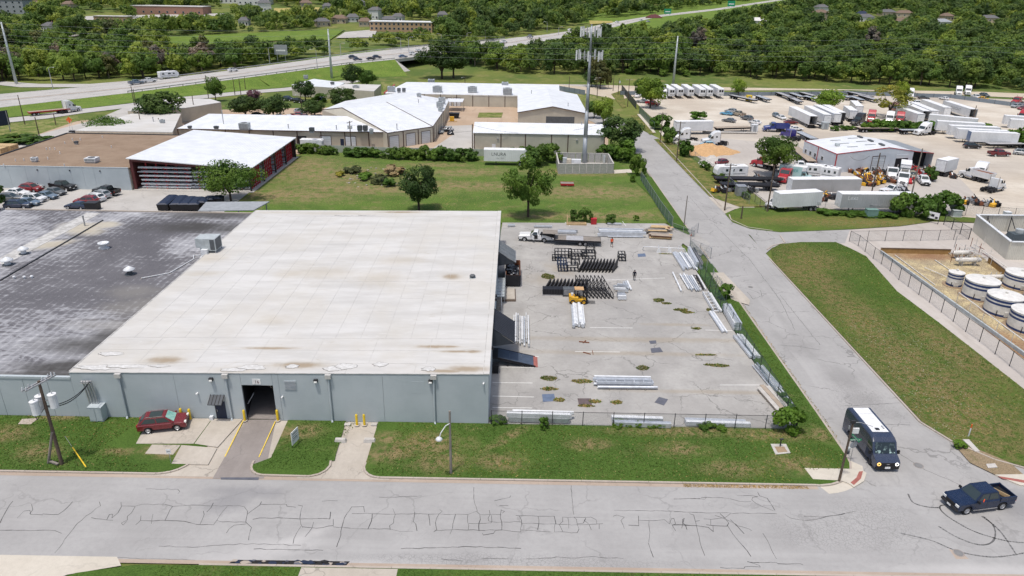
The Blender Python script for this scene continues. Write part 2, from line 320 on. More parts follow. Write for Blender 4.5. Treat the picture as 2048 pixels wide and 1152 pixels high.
def pavement(name,a,b,cracks=.5,cs=.35,stain=.5,streak=None,tint=(.20,.195,.19),alligator=None,joints=None):
 t=NT(name);p=t.pos()
 n=t.noise(p,.18,5,.6);n2=t.noise(p,2.2,6,.7);n3=t.noise(p,16,3,.7)
 c=t.mix(t.ramp(n,.3,.7),a,b);c=t.mix(t.ramp(n2,.35,.75,0,.35),c,tuple(k*.82 for k in a));c=t.mix(t.ramp(n3,.45,.8,0,.30),c,tuple(k*.72 for k in a));c=t.mix(t.ramp(n3,.25,.45,.25,0),c,tuple(min(1,k*1.22)for k in b))
 if streak:c=t.mix(t.ramp(t.noise(t.scaled(p,streak),.8,5,.65),.45,.75,0,.32),c,tuple(k*.80 for k in a));
 if streak:c=t.mix(t.ramp(t.noise(t.scaled(p,streak),.35,5,.6),.55,.75,0,.4),c,tuple(min(1,k*1.13)for k in b))
 c=t.mix(t.ramp(t.noise(p,.09,6,.7,.8),.56,.78,0,stain),c,tint)
 warp=t.n('ShaderNodeVectorMath',operation='ADD');wn=t.n('ShaderNodeTexNoise');t.l(p,wn.inputs['Vector']);wn.inputs['Scale'].default_value=.9;wn.inputs['Detail'].default_value=5
 sc=t.n('ShaderNodeVectorMath',operation='SCALE');t.l(wn.outputs['Color'],sc.inputs[0]);sc.inputs['Scale'].default_value=1.6;t.l(p,warp.inputs[0]);t.l(sc.outputs[0],warp.inputs[1])
 d=t.voro(warp.outputs[0],cs*.45,'DISTANCE_TO_EDGE');vis=t.ramp(t.noise(p,.16,3),.42,.58)
 c=t.mix(t.math('MULTIPLY',t.ramp(d,.004,.014,cracks,0),vis),c,(.07,.068,.066))
 d2=t.voro(warp.outputs[0],cs*2.6,'DISTANCE_TO_EDGE');vis2=t.ramp(t.noise(p,.21,3),.56,.66)
 c=t.mix(t.math('MULTIPLY',t.ramp(d2,.01,.05,cracks*.6,0),vis2),c,(.10,.098,.095))
 if alligator:
  d3=t.voro(p,3.2,'DISTANCE_TO_EDGE');c=t.mix(t.math('MULTIPLY',t.ramp(d3,.02,.07,.34,0),t.blobs(alligator,.6,.5,.4)),c,(.12,.118,.115))
 return t,c,n3
t,c,n3=pavement('road_main',(.32,.315,.31),(.375,.37,.364),.2,.30,.2,(.06,1,1),(.30,.298,.295),[(*xy(1690,1063),5.5,2.0,0),(*xy(1100,1128),8,.9,0),(*xy(900,1122),8,.8,0),(*xy(1750,1040),3,2.5,0)])
dk=t.blobs([(*xy(1985,985),3.2,1.6,-.6),(*xy(2040,1010),3,2.2,-.6),(*xy(1905,950),2.2,.9,-.6),(*xy(490,985),3.2,.8,0),(*xy(460,1000),2.0,1.4,.7)],.6,.45,.8);c=t.mix(t.math('MULTIPLY',dk,.5),c,(.19,.19,.20))
pale=t.blobs([(*xy(500,1110),4,1.0,.3),(*xy(580,1085),3,.6,.6),(*xy(1950,1140),6,.6,0),(*xy(700,1130),6,.5,0)],.9,.5,.8);c=t.mix(t.math('MULTIPLY',pale,.45),c,(.52,.51,.50))
t.out(c,.9,0,.2,n3,.3,.01)
t,c,n3=pavement('road_side',(.315,.31,.303),(.375,.368,.36),.4,.34,.25,(1,.05,1),(.26,.255,.25),[(*xy(1720,800),3,4,0)])
dk=t.blobs([(*xy(1725,800),1.8,1.4,.3),(*xy(1590,690),2,3,0),(*xy(1690,760),1.5,3,0)],.8,.5,.8);c=t.mix(t.math('MULTIPLY',dk,.4),c,(.20,.195,.19));t.out(c,.9,0,.2,n3,.3,.01)
t,c,n3=pavement('yard_concrete',(.315,.305,.29),(.41,.40,.38),.5,.42,.55,(.7,.35,1),(.25,.235,.215))
dk=t.blobs([(*xy(1090,470),6,4,0),(*xy(1250,630),4,6,0),(*xy(1040,800),5,3,0),(*xy(1290,760),2,4,0),(*xy(1240,780),1.5,5,0),(*xy(1350,620),3,5,0)],.9,.5,.3);c=t.mix(t.math('MULTIPLY',dk,.35),c,(.24,.235,.23))
dirt=t.blobs([(*xy(1097,560),2.6,2.2,0),(*xy(1120,540),1.4,3,.6),(*xy(1250,680),12,.6,0),(*xy(1240,707),13,.5,0),(*xy(1370,680),9,.5,0),(*xy(1350,650),4,.4,0),(*xy(1440,785),10,.4,0)],.8,.5,.7);c=t.mix(t.math('MULTIPLY',dirt,.5),c,(.30,.255,.19));t.out(c,.9,0,.2,n3,.3,.01)
t,c,n3=pavement('lot_concrete',(.40,.385,.36),(.47,.455,.43),.3,.3,.3);t.out(c,.9,0,.2,n3,.3,.01)
t,c,n3=pavement('drive_concrete',(.40,.36,.305),(.48,.44,.385),.35,.4,.35,(1,.2,1),(.24,.20,.16));t.out(c,.9,0,.2,n3,.3,.01)
t,c,n3=pavement('drive_dark',(.24,.215,.20),(.32,.29,.27),.2,.4,.4,(1,.12,1),(.14,.12,.115));t.out(c,.85,0,.25,n3,.3,.01)
t,c,n3=pavement('highway_concrete',(.40,.385,.365),(.46,.45,.43),0,.3,.1,(.3,.3,1));t.out(c,.9,0,.2)
t,c,n3=pavement('kerb_concrete',(.38,.33,.28),(.46,.41,.36),.2,.8,.5,None,(.24,.19,.15));t.out(c,.9,0,.2,n3,.3,.01)
t,c,n3=pavement('gutter',(.36,.29,.235),(.43,.36,.30),.2,.8,.6,(.1,1,1),(.27,.19,.13));t.out(c,.9,0,.2,n3,.3,.01)
t,c,n3=pavement('path_concrete',(.50,.46,.39),(.56,.52,.45),.1,.3,.2);t.out(c,.9,0,.2,n3,.2,.01)
def gravel(name,a,b,d,tracks=(1,.2,1)):
 t=NT(name);p=t.pos();n=t.noise(p,.05,5,.6);n2=t.noise(p,1.1,6,.7);n3=t.noise(t.scaled(p,tracks),.5,5,.65);n4=t.noise(p,9,3,.7)
 c=t.mix(t.ramp(n,.35,.68),a,b);c=t.mix(t.ramp(n2,.45,.75,0,.45),c,d);c=t.mix(t.ramp(n3,.5,.72,0,.55),c,d);c=t.mix(t.ramp(n4,.4,.8,0,.3),c,tuple(k*.7 for k in a))
 return t,c,n4
t,c,n4=gravel('gravel_lot',(.46,.405,.335),(.60,.555,.48),(.36,.315,.265),(.12,1,1))
m=t.blobs([(*xy(1960,200),45,10,0),(*xy(1700,300),35,12,0),(*xy(1480,270),30,8,0),(*xy(1990,330),30,10,0),(*xy(1780,400),14,8,0),(*xy(1500,370),14,8,0)],.9,.5,.05);c=t.mix(t.math('MULTIPLY',m,.55),c,(.34,.305,.27));t.out(c,.95,0,.1,n4,.4,.03)
t,c,n4=gravel('gravel_yard',(.40,.37,.34),(.47,.44,.40),(.33,.30,.27));t.out(c,.95,0,.1,n4,.4,.03)
t,c,n4=gravel('gravel_pink',(.42,.385,.355),(.49,.455,.42),(.35,.315,.28));t.out(c,.95,0,.1,n4,.4,.03)
t,c,n4=gravel('gravel_brown',(.40,.30,.215),(.47,.37,.28),(.33,.25,.185));t.out(c,.95,0,.1,n4,.4,.03)
t,c,n4=gravel('dirt_track',(.46,.40,.31),(.54,.48,.39),(.38,.31,.22));t.out(c,.95,0,.1,n4,.3,.03)
t=NT('tank_yard_floor');p=t.pos();n=t.noise(p,.35,6,.7,.5);n2=t.noise(p,1.6,6,.75,.5);n3=t.noise(p,5,5,.75)
c=t.mix(t.ramp(n,.4,.62),(.36,.30,.20),(.55,.46,.27));c=t.mix(t.ramp(n2,.5,.64,0,.8),c,(.33,.27,.20));c=t.mix(t.ramp(n3,.5,.62,0,.85),c,(.075,.05,.035));m=t.blobs([(*xy(1850,512),6,2,0),(*xy(1990,690),3,12,.5),(*xy(1960,660),2,8,.6)],.9,.6,.5);c=t.mix(t.math('MULTIPLY',m,.7),c,(.22,.10,.05));t.out(c,.95,0,.1,n3,.6,.06)
def lawn(name,g1,g2,dry,dryspots,drylo=.52,dryhi=.72,amount=.75,white=None,fscale=1.0):
 t=NT(name);p=t.pos()
 n=t.noise(p,.16,5,.6);n2=t.noise(p,1.3*fscale,6,.72);n3=t.noise(p,7*fscale,4,.75);n4=t.noise(p,28*fscale,2,.7)
 c=t.mix(t.ramp(n,.35,.65),g1,g2);c=t.mix(t.ramp(n3,.40,.70,0,.65),c,tuple(k*1.55 for k in g2));c=t.mix(t.ramp(n3,.30,.48,.65,0),c,tuple(k*.5 for k in g1));c=t.mix(t.ramp(n4,.35,.7,0,.35),c,tuple(k*.5 for k in g1))
 f=t.ramp(t.math('ADD',t.math('MULTIPLY',t.noise(p,.30,5,.65),.6),t.math('MULTIPLY',n2,.4)),drylo,dryhi,0,amount)
 if dryspots:f=t.math('MAXIMUM',f,t.math('MULTIPLY',t.blobs(dryspots,.9,.55,.5),t.ramp(n2,.36,.58,.05,.95)))
 dc=t.mix(t.ramp(n3,.35,.7),tuple(k*.72 for k in dry),tuple(k*1.18 for k in dry));c=t.mix(f,c,dc)
 if white:
  v=t.voro(p,3.2);c=t.mix(t.math('MULTIPLY',t.ramp(v,.10,.17,1,0),t.blobs(white,.9,.5,.3)),c,(.5,.5,.45))
 t.out(c,.95,0,.1,n3,1.0,.08);return t
lawn('lawn_front',(.052,.10,.02),(.074,.132,.026),(.25,.195,.10),[(*xy(862,890),3.2,1.7,0),(*xy(600,865),2.2,1.3,0),(*xy(775,880),1.6,1.0,0),(*xy(790,905),3,1.4,.3),(*xy(880,925),2.4,1.4,0),(*xy(1000,925),2.2,1.2,0),(*xy(1380,865),6.5,.8,0),(*xy(1550,870),4.2,1.0,0),(*xy(1470,940),2.8,1.0,0),(*xy(1360,900),2.6,1.0,0),(*xy(1180,890),2,.9,0),(*xy(80,905),1.8,1.2,0),(*xy(120,835),2.2,.7,0),(*xy(330,905),2.0,.9,0),(*xy(240,905),1.6,.5,0),(*xy(1590,930),2.2,1.4,0),(*xy(1640,870),1.0,1.2,0),(*xy(10,870),2,1.5,0),(*xy(1010,880),2.5,.5,.8),(*xy(700,900),1,1,0)],.53,.74,.5)
lawn('lawn_back',(.07,.12,.026),(.105,.165,.034),(.27,.205,.11),[(*xy(660,350),16,9,0),(*xy(560,390),14,5,0),(*xy(600,330),9,8,0),(*xy(720,378),18,4,0),(*xy(930,372),16,3.5,0),(*xy(1180,385),14,5,0),(*xy(1200,432),12,2,0),(*xy(1090,433),9,1.6,0),(*xy(930,345),10,3.5,.2),(*xy(1280,430),5,2.5,0),(*xy(1150,345),12,3,0),(*xy(870,330),8,2,0)],.50,.70,.7,None,.45)
lawn('lawn_tank',(.055,.10,.02),(.08,.13,.025),(.21,.165,.075),[(*xy(1645,570),3,11,-.1),(*xy(1720,640),3.4,11,0),(*xy(1810,720),4,10,.1),(*xy(1620,520),5,6,0),(*xy(1930,830),6,8,.2),(*xy(1870,770),6,8,0),(*xy(1900,700),3,10,.1),(*xy(1600,545),4,8,0)],.64,.82,.5,[(*xy(1760,670),5,6,0),(*xy(1830,700),6,6,0),(*xy(1800,740),6,5,0),(*xy(1870,800),6,4,0),(*xy(1870,860),4,3,0)])
lawn('lawn_mid',(.065,.105,.022),(.10,.15,.03),(.20,.16,.06),[(*xy(1720,445),20,3,0),(*xy(1600,440),8,2,0)],.58,.75,.4,[(*xy(1770,450),16,2.5,0),(*xy(1700,425),20,2,0)])
lawn('verge_dry',(.07,.105,.025),(.10,.135,.03),(.30,.225,.10),[],.42,.62,.75)
lawn('lawn_far',(.085,.125,.03),(.12,.165,.036),(.33,.29,.13),[(*xy(1450,150,0),60,16,0),(*xy(1650,165,0),70,14,0),(*xy(1100,160,0),40,10,0),(*xy(1000,165,0),30,8,0),(*xy(200,165,0),60,9,.3)],.42,.62,.8,None,.25)
lawn('embankment_grass',(.095,.155,.03),(.14,.205,.04),(.26,.24,.08),[],.52,.68,.55,None,.3)
t=NT('land');p=t.pos();n=t.noise(p,.02,5,.6);n2=t.noise(p,.15,5,.7);n3=t.noise(p,1.2,4,.7)
c=t.mix(t.ramp(n,.42,.58),(.09,.135,.035),(.16,.185,.05));c=t.mix(t.ramp(n2,.5,.68,0,.7),c,(.27,.23,.10));c=t.mix(t.ramp(n3,.4,.7,0,.4),c,(.05,.075,.02));t.out(c,.95,0,.1)
def leaf(name,a,b,hue=.0,trans=.35):
 t=NT(name);gi=t.n('ShaderNodeNewGeometry').outputs['Random Per Island'];oi=t.n('ShaderNodeObjectInfo').outputs['Random']
 cl=t.noise(t.pos(),.45,3,.6)
 c=t.mix(gi,a,b);c=t.mix(t.ramp(cl,.4,.65,0,.5),c,tuple(k*1.5 for k in b));c=t.mix(t.math('MULTIPLY',oi,.55),c,tuple(k*.55 for k in a));c=t.mix(t.ramp(t.noise(t.pos(),.085,2),.42,.66,0,.55),c,(b[0]*1.7,b[1]*1.35,b[2]*1.1));t.out(c,.6,0,.25)
 tr=t.n('ShaderNodeBsdfTranslucent');t.l(c,tr.inputs[0]);mx=t.n('ShaderNodeMixShader');mx.inputs[0].default_value=trans
 o=t.t.nodes['Material Output'];t.l(t.b.outputs[0],mx.inputs[1]);t.l(tr.outputs[0],mx.inputs[2]);t.l(mx.outputs[0],o.inputs[0])
leaf('leaf_dark',(.034,.066,.018),(.066,.125,.028));leaf('leaf_mid',(.055,.11,.02),(.10,.19,.03));leaf('leaf_light',(.11,.19,.025),(.21,.32,.04));leaf('leaf_yellow',(.19,.20,.03),(.32,.33,.05));leaf('leaf_olive',(.06,.08,.03),(.11,.13,.045));leaf('leaf_grey',(.13,.12,.10),(.20,.18,.15));leaf('leaf_weed',(.055,.12,.016),(.10,.20,.024));leaf('leaf_purple',(.09,.05,.08),(.17,.10,.14));leaf('leaf_grass',(.06,.125,.02),(.13,.20,.038),trans=.35);leaf('leaf_drygrass',(.24,.20,.08),(.40,.32,.14),trans=.3);leaf('leaf_dryweed',(.22,.17,.08),(.32,.24,.12),trans=.2)
leaf('leaf_wood_a',(.07,.12,.04),(.12,.20,.055),trans=.5);leaf('leaf_wood_b',(.095,.165,.04),(.165,.27,.06),trans=.5);leaf('leaf_wood_c',(.15,.225,.045),(.26,.36,.07),trans=.5)
t=NT('green_wall');n=t.noise(t.pos(),1.2,5,.7);t.out(t.mix(t.ramp(n,.35,.7),(.34,.37,.31),(.43,.45,.39)),.85)
t=NT('block_grey');n=t.noise(t.pos(),2.5,6,.75);n2=t.noise(t.pos(),9,4,.7);t.out(t.mix(t.ramp(n2,.4,.7,0,.6),t.mix(t.ramp(n,.35,.7),(.36,.355,.33),(.46,.455,.43)),(.27,.265,.25)),.9,0,.2,n2,.4,.04)
t=NT('galv_tower');n=t.noise(t.scaled(t.pos(),(2,2,.3)),1.2,5,.6);t.out(t.mix(t.ramp(n,.35,.7),(.30,.33,.36),(.40,.43,.46)),.5,.3)
ribbed('fence_blue_grey',(.22,.26,.30),.25);simple('siding_slate',(.07,.09,.105),.6)
simple('brick_far_tan',(.42,.29,.18),.9);lawn('dry_field',(.30,.27,.08),(.36,.31,.10),(.42,.35,.16),[],.4,.6,.7,None,.3)
lawn('earth_patch',(.10,.11,.04),(.13,.14,.05),(.30,.23,.15),[],.30,.5,.95)
M['pickup_blue'].node_tree.nodes['Principled BSDF'].inputs['Metallic'].default_value=.35
# GROUND
def land_mesh():
 xs=np.arange(-900,901,20.0);ys=np.concatenate([np.arange(-40,300,20.0),np.arange(300,1400,12.0)])
 mb=MB();W=len(xs)
 for y in ys:
  for x in xs:mb.v.append((x,y,terrain(x,y)-.12))
 for j in range(len(ys)-1):
  for i in range(W-1):
   a=j*W+i;mb.f.append((a,a+1,a+W+1,a+W))
 return mb
struct('ground',land_mesh(),'land')
def sheet(name,pts,z,mat,world=False,parent=None):
 P=pts if world else xyl(pts,z)
 return struct(name,MB().sheet(P,z),mat,parent)
def arc(c,r,a0,a1,n=8):return[(c[0]+r*cos(R(a0+(a1-a0)*i/n)),c[1]+r*sin(R(a0+(a1-a0)*i/n)))for i in range(n+1)]
KY,KX0,KX1,SY=53.2,33.1,43.6,42.4
road=sheet('road',[(-160,SY),(160,SY),(160,KY+.2),(-160,KY+.2)],0.0,'road_main',True)
side_road=sheet('side_road',[(26,KY+.1),(52,KY+.1),(52,60),(43.8,66),(43.8,216),(38,240),(28,262),(20,262),(27,240),(32.9,216),(32.9,62),(26,58)],0.004,'road_side',True)
sheet('gravel_track',[(930,138),(1010,146),(1110,158),(1190,168),(1290,173),(1420,172),(1700,172),(2048,187),(2200,200),(2200,208),(2048,196),(1700,180),(1420,181),(1300,186),(1236,200),(1180,188),(1060,176),(1000,158),(940,146)],.0,'dirt_track')
sheet('meadow',[(930,147),(1060,178),(1180,190),(1230,205),(1230,215),(1180,205),(770,188),(760,160),(820,146)],-.02,'lawn_far')
sheet('meadow',[(800,130),(1000,135),(1290,168),(1420,171),(1700,171),(2048,184),(2300,205),(2300,178),(1700,158),(1300,140),(1100,132),(1000,128)],-.03,'lawn_far')
LZ=.12
cw=arc((KX0-4.6,KY+4.6),4.6,270,360)
sheet('lawn',[(-130,KY+.2),(-130,62.25),(-29.5,62.25),(-29.5,57),(-30.0,KY+2.6)]+arc((-32.4,KY+2.6),2.4,0,-90,6),LZ,'lawn_front',True)
d1r=xyl([(577,838),(542,915)],LZ);d2l=xyl([(692,842),(672,908)],LZ);d2r=xyl([(757,842),(735,915)],LZ)
sheet('lawn',[(d1r[0][0],62.25),(d2l[0][0],62.25),d2l[1],(-16.6,55.6)]+arc((-18.6,KY+1.8),1.7,20,-80,5)+arc((-22.6,KY+1.6),1.5,260,180,5)+[d1r[1]],LZ,'lawn_front',True)
sheet('lawn',[(d2r[0][0],62.25),(d2r[1][0],d2r[1][1])]+arc((-11.9,KY+1.8),1.7,180,270,5)+cw+[(KX0,110),(29.8,110),(29.8,62.3)],LZ,'lawn_front',True)
sheet('lawn',[(29.9,129.5),(KX0,127.5),(KX0,168),(27.5,172),(29.9,150)],LZ,'lawn_front',True)
sheet('driveway',[(-29.5,62.25),(d1r[0][0]+.1,62.25),(d1r[1][0]+.2,d1r[1][1]),(-23.4,KY-.2),(-33.5,KY-.2),(-31,55)],.02,'drive_concrete',True)
sheet('driveway_lane',[(492,839),(552,839),(528,957),(425,957)],.028,'drive_dark')
dw=sheet('driveway',[(d2l[0][0]-.2,62.25),(d2r[0][0]+.2,62.25),(-12,58),(-11,KY-.2),(-19.5,KY-.2),(-17.5,58)],.02,'drive_concrete',True)
def slab(pts,z0,z1,mat,name,parent,world=False):
 P=pts if world else xyl(pts,z1);o=MB().prism(P,z0,z1).put(name,mat,parent);return o
apron=struct('parking_pad',MB().prism(xyl([(272,887),(387,887),(424,837),(300,836)],.15),.0,.15),'drive_concrete')
slab([(304,889),(361,890),(346,909),(290,907)],.0,.145,'drive_concrete','slab',apron)
slab([(363,890),(434,896),(416,929),(343,927)],.0,.14,'drive_concrete','slab',apron)
slab([(425,837.5),(486,837.5),(435,894),(389,887)],.0,.146,'drive_concrete','slab',apron)
slab([(44,838),(77,836),(62,848),(36,848)],.0,.15,'kerb_concrete','slab',apron)
for a,b in[((487,843),(450,914)),((551,845),(518,915))]:
 p,q=Vc((*xy(*a),.165)),Vc((*xy(*b),.05));MB().beam(p,q,.10,.012).put('painted_line','paint_yellow',apron)
def kerb(path,name='kerb',step=3.0,w=.2,h=.15,mat='kerb_concrete'):
 root=tag(ob(name,MB().box((path[0][0],path[0][1],.02),(.1,.1,.04)).mesh(name),mat),kind='structure')
 for a,b in zip(path,path[1:]):
  a=Vc((a[0],a[1],0));b=Vc((b[0],b[1],0));L=(b-a).length;n=max(1,round(L/step));d=(b-a)/n
  for i in range(n):
   p=a+d*i;q=a+d*(i+1);u=d.normalized()*.012
   MB().beam(p+u+Vc((0,0,h/2-.02)),q-u+Vc((0,0,h/2-.02)),w,h).put('kerb_stone',mat,root)
 return root
kerb([(-90,KY+.05),(-32.5,KY+.05)]+[(x,y)for x,y in arc((-32.4,KY+2.6),2.5,-80,0,5)])
kerb([(-24.2,KY+2.2)]+arc((-22.6,KY+1.7),1.6,180,262,4)+[(-18.6,KY+.05)]+arc((-18.6,KY+1.8),1.75,-80,20,4))
kerb([(-13.6,KY+2.2)]+arc((-11.9,KY+1.8),1.75,190,270,4)+[(28.4,KY+.05)]+arc((KX0-4.6,KY+4.6),4.6,272,360,6)+[(KX0+.05,64),(KX0+.05,104)])
kerb([(KX0+.05,112.5),(KX0+.05,119)]);kerb([(KX0+.05,128),(KX0+.05,200)],step=5)
kerb([(KX1-.05,64),(KX1-.05,113)],step=4);kerb([(KX1-.05,144),(KX1-.05,214)],step=6)
kerb([(KX1-.05,64),(45.0,60.5),(47.5,57.6),(51,55.6),(60,54.8)],step=2)
kerb([(KX1,138)]+xyl([(1462,440),(1495,455),(1545,462)],0),step=3)
kerb(xyl([(1534,500),(1545,492),(1570,486)],0)+[(KX1+6,125.5)],step=3)
kerb([(-24,SY-.1),(60,SY-.1)],step=3)
sheet('gutter',[(-90,KY-.48),(28.4,KY-.48),(28.4,KY-.02),(-90,KY-.02)],.009,'gutter',True)
sheet('gutter',[(-32,SY),(60,SY),(60,SY+.4),(-32,SY+.4)],.009,'gutter',True)
sheet('verge',[(-24,30),(80,30),(80,SY-.2),(-24,SY-.2)],.10,'lawn_front',True)
sheet('verge',[(-60,30),(-24,30),(-24,SY-.2),(-29,SY-.3),(-33,SY-1.2),(-36,SY-3),(-38,SY-6),(-40,30)],.10,'lawn_front',True)
sheet('driveway',[(-120,34),(-38,34),(-37,SY-4),(-33.6,SY-1.3),(-30,SY-.3),(-30.8,SY+.6),(-120,SY+.6)],.012,'path_concrete',True)
sheet('pavement',[(-8.5,SY-1.6),(-16,SY-1.6),(-16,SY-.25),(-8.5,SY-.25)],.104,'drive_concrete',True)
pr=struct('asphalt_patch',MB().sheet([(-21.8,SY+.1),(-12.6,SY+.1),(-12.4,SY+.55),(-21.5,SY+.5)],.014),'asphalt_black')
random.seed(5)
for i in range(34):
 x=-21.6+9*random.random();y=SY+.12+.36*random.random();s=.16+.34*random.random();n=random.choice((4,5,5,6));a0=random.random()*6
 MB().prism([(x+s*(.6+.5*random.random())*cos(a0+6.283*k/n),y+.5*s*(.6+.5*random.random())*sin(a0+6.283*k/n))for k in range(n)],.014,.03+.05*random.random()).put('asphalt_chunk',random.choice(['navy','asphalt_black','kerb_concrete','plate_grey','navy']),pr)
rp=struct('kerb_ramp',MB().prism(xyl([(1609,936),(1722,938),(1733,946),(1728,962),(1708,974),(1697,966),(1684,961),(1626,958)],.13),.0,.135),'path_concrete')
slab([(1701,965),(1713,955),(1718,943),(1726,942),(1722,957),(1708,970)],.1,.141,'brick_red_pad','tactile_pad',rp)
sheet('corner_apron',arc((KX0-4.6,KY+4.6),4.7,272,352)+arc((KX0-4.6,KY+4.6),5.7,345,276),.012,'path_concrete',True)
rp2=struct('kerb_ramp',MB().prism(xyl([(1990,949),(2080,948),(2080,975),(2040,970)],.13),.0,.135),'path_concrete')
slab([(1996,952),(2060,962),(2060,968),(2005,957)],.1,.141,'brick_red_pad','tactile_pad',rp2)
YZ=.05
yard=sheet('yard',xyl([(1330,447),(1005,445)],YZ)+[(-2.25,124),(-2.25,62.3),(29.7,62.3),(29.7,110),(29.9,119)]+xyl([(1378,470)],YZ),YZ,'yard_concrete',True)
sheet('driveway',xyl([(1345,470),(1395,468),(1420,487),(1402,512),(1378,496)],.06),.06,'yard_concrete',True)
sheet('driveway',xyl([(1420,545),(1447,545),(1500,600),(1498,610),(1465,600),(1440,575)],.125),.125,'drive_concrete',True)
sheet('back_lawn',[(-56,150),(-56,183),(-57,196)]+xyl([(600,297),(800,305),(960,310),(1210,300),(1270,300)],.03)+[(29.9,180)]+xyl([(1290,352),(1335,447),(1003,446)],.03)+[(-48,122.5),(-57,132)],.03,'lawn_back',True)
for a,b in[((985,687),(1035,687)),((985,712),(1078,713)),((985,734),(1068,735)),((985,765),(1065,766)),((985,792),(1068,794)),((985,815),(1064,816)),((1150,703),(1240,704)),((1180,655),(1265,656)),((1210,560),(1330,556)),((1180,590),(1240,590)),((1410,660),(1500,662)),((1440,770),(1530,770)),((1130,444),(1140,452)),((1245,443),(1252,452))]:
 p,q=Vc((*xy(*a,YZ),YZ+.005)),Vc((*xy(*b,YZ),YZ+.005));MB().beam(p,q,.10,.004).put('painted_line','paint_line',yard)
for nm,pts,mt in[('steel_plate',[(1084,789),(1108,788),(1111,802),(1086,804)],'plate_blue'),('steel_plate',[(1155,797),(1182,797),(1184,811),(1158,811)],'plate_brown'),('steel_plate',[(1318,794),(1336,799),(1328,811),(1309,805)],'plate_grey'),('steel_plate',[(1298,682),(1312,681),(1313,687),(1301,688)],'plate_grey'),('steel_plate',[(1301,697),(1320,695),(1326,704),(1303,706)],'plate_grey'),('steel_plate',[(1275,508),(1290,507),(1292,513),(1276,514)],'plate_blue')]:
 o=MB().prism(xyl(pts,YZ),YZ-.01,YZ+.03).put(nm,mt);c=xy(*pts[0])
 tag(o,{'plate_blue':'blue grey steel plate flush in the yard','plate_brown':'brownish steel plate with weeds round it near the front fence','plate_grey':'dark grey steel plate lying in the yard'}[mt]+(' by the white pipe gate' if pts[0][1]<520 else(' beside the weed patch' if pts[0][1]>780 else ' beneath its twin' if pts[0][1]>690 else ' smallest of the pair')),'steel plate','plates in the yard')
sheet('parking_lot',[(-125,119),(-46,119),(-46,121)]+[(-48,122.5),(-57,132),(-57,150),(-57,184),(-84,184),(-84,149),(-125,149)],.0,'lot_concrete',True)
sheet('service_yard',[(-210,150),(-84,150),(-84,186),(-57,186),(-57,197)]+xyl([(600,299),(800,306),(960,311),(1210,302)],.0)+[(26,196),(30,230),(20,262),(-10,275),(-60,265),(-120,250),(-150,215),(-210,180)],-.015,'gravel_brown',True)
sheet('service_lane',xyl([(885,252),(945,250),(950,300),(870,312),(860,300),(905,270)],.0),.0,'lot_concrete',True)
sheet('garden_patch',xyl([(958,225),(1006,225),(1003,235),(955,235)],.05),.05,'lawn_far',True)
sheet('front_lawn_strip',xyl([(60,277),(125,271),(110,286),(62,288)],.0),.01,'lawn_far',True)
sheet('truck_lot',xyl([(1262,196),(1340,188),(1700,184),(2048,200),(2300,218),(2600,330),(2500,450),(2080,450),(1900,432),(1860,428),(1540,412),(1490,372),(1345,280),(1325,268),(1340,262),(1300,232)],-.01),-.01,'gravel_lot',True)
sheet('scrap_yard',xyl([(1345,283),(1440,276),(1600,292),(1640,330),(1740,330),(1900,335),(1960,400),(1900,430),(1860,427),(1540,411),(1490,371)],.0),.0,'gravel_yard',True)
sheet('truck_lane',xyl([(1318,262),(1440,252),(1600,272),(1600,280),(1440,268),(1325,272)],.006),.006,'gravel_lot',True)
sheet('verge',xyl([(1308,278),(1330,276),(1500,408),(1545,412),(1480,414),(1418,392)],.08),.08,'verge_dry',True)
sheet('verge',xyl([(1262,232),(1272,228),(1308,266),(1300,270)],.08),.08,'verge_dry',True)
sheet('verge',xyl([(1222,188),(1245,180),(1252,214),(1245,216)],.08),.08,'verge_dry',True)
sheet('footpath',xyl([(1274,228),(1282,228),(1312,265),(1306,265)],.1),.1,'path_concrete',True)
sheet('lawn',xyl([(1450,427),(1480,415),(1545,415),(1640,424),(1790,432),(1856,432),(1860,444),(1800,452),(1690,459),(1560,464),(1500,457),(1465,444)],.10),.10,'lawn_mid',True)
sheet('lawn',xyl([(1850,428),(2048,443),(2300,460),(2300,470),(2048,451),(1860,440)],.10),.10,'lawn_mid',True)
sheet('gravel_yard',xyl([(1690,458),(1860,443),(2048,450),(2500,470),(2500,900),(2200,900),(1680,505),(1640,490)],.0)+[],.0,'gravel_pink',True)
sheet('driveway',xyl([(1400,392+48),(1440,428),(1465,442),(1500,456),(1560,464),(1640,460),(1700,459),(1690,486),(1640,486),(1570,488),(1545,495),(1530,508),(1500,470)],.03),.03,'road_side',True)
sheet('driveway',xyl([(1416,394),(1438,397),(1480,397),(1510,415),(1470,418),(1450,427)],.03),.03,'drive_concrete',True)
lt=xyl([(1543,497),(1560,488),(1600,484),(1672,484),(1700,496),(1732,512),(1794,582),(1874,642),(1964,712),(2076,800),(2400,1040)],.10)
sheet('lawn',[(KX1+.15,64),(45.1,60.7),(47.6,57.8),(51,55.8),(90,55.3)]+lt[::-1][1:]+[(KX1+.15,112)],.10,'lawn_tank',True)
dm=sheet('bare_earth',[(1905,885),(1960,900),(2020,925),(2048,950),(1990,949),(1940,925)],.106,'earth_patch')
sheet('tank_yard',xyl([(1760,497),(1960,510),(2120,640),(2300,800),(2200,900),(2048,718)],.02),.02,'tank_yard_floor',True)
HW=[(-130,202,-130,232,0.2),(0,188,0,215,.3),(256,166,256,186,1),(512,134,512,153,3.2),(700,108,700,128,5),(780,99,790,119,6.5),(870,90,885,108,6.7),(1010,78,1040,91,8.6),(1090,66,1120,77,None),(1160,55,1190,63,None)]
far,near=[],[]
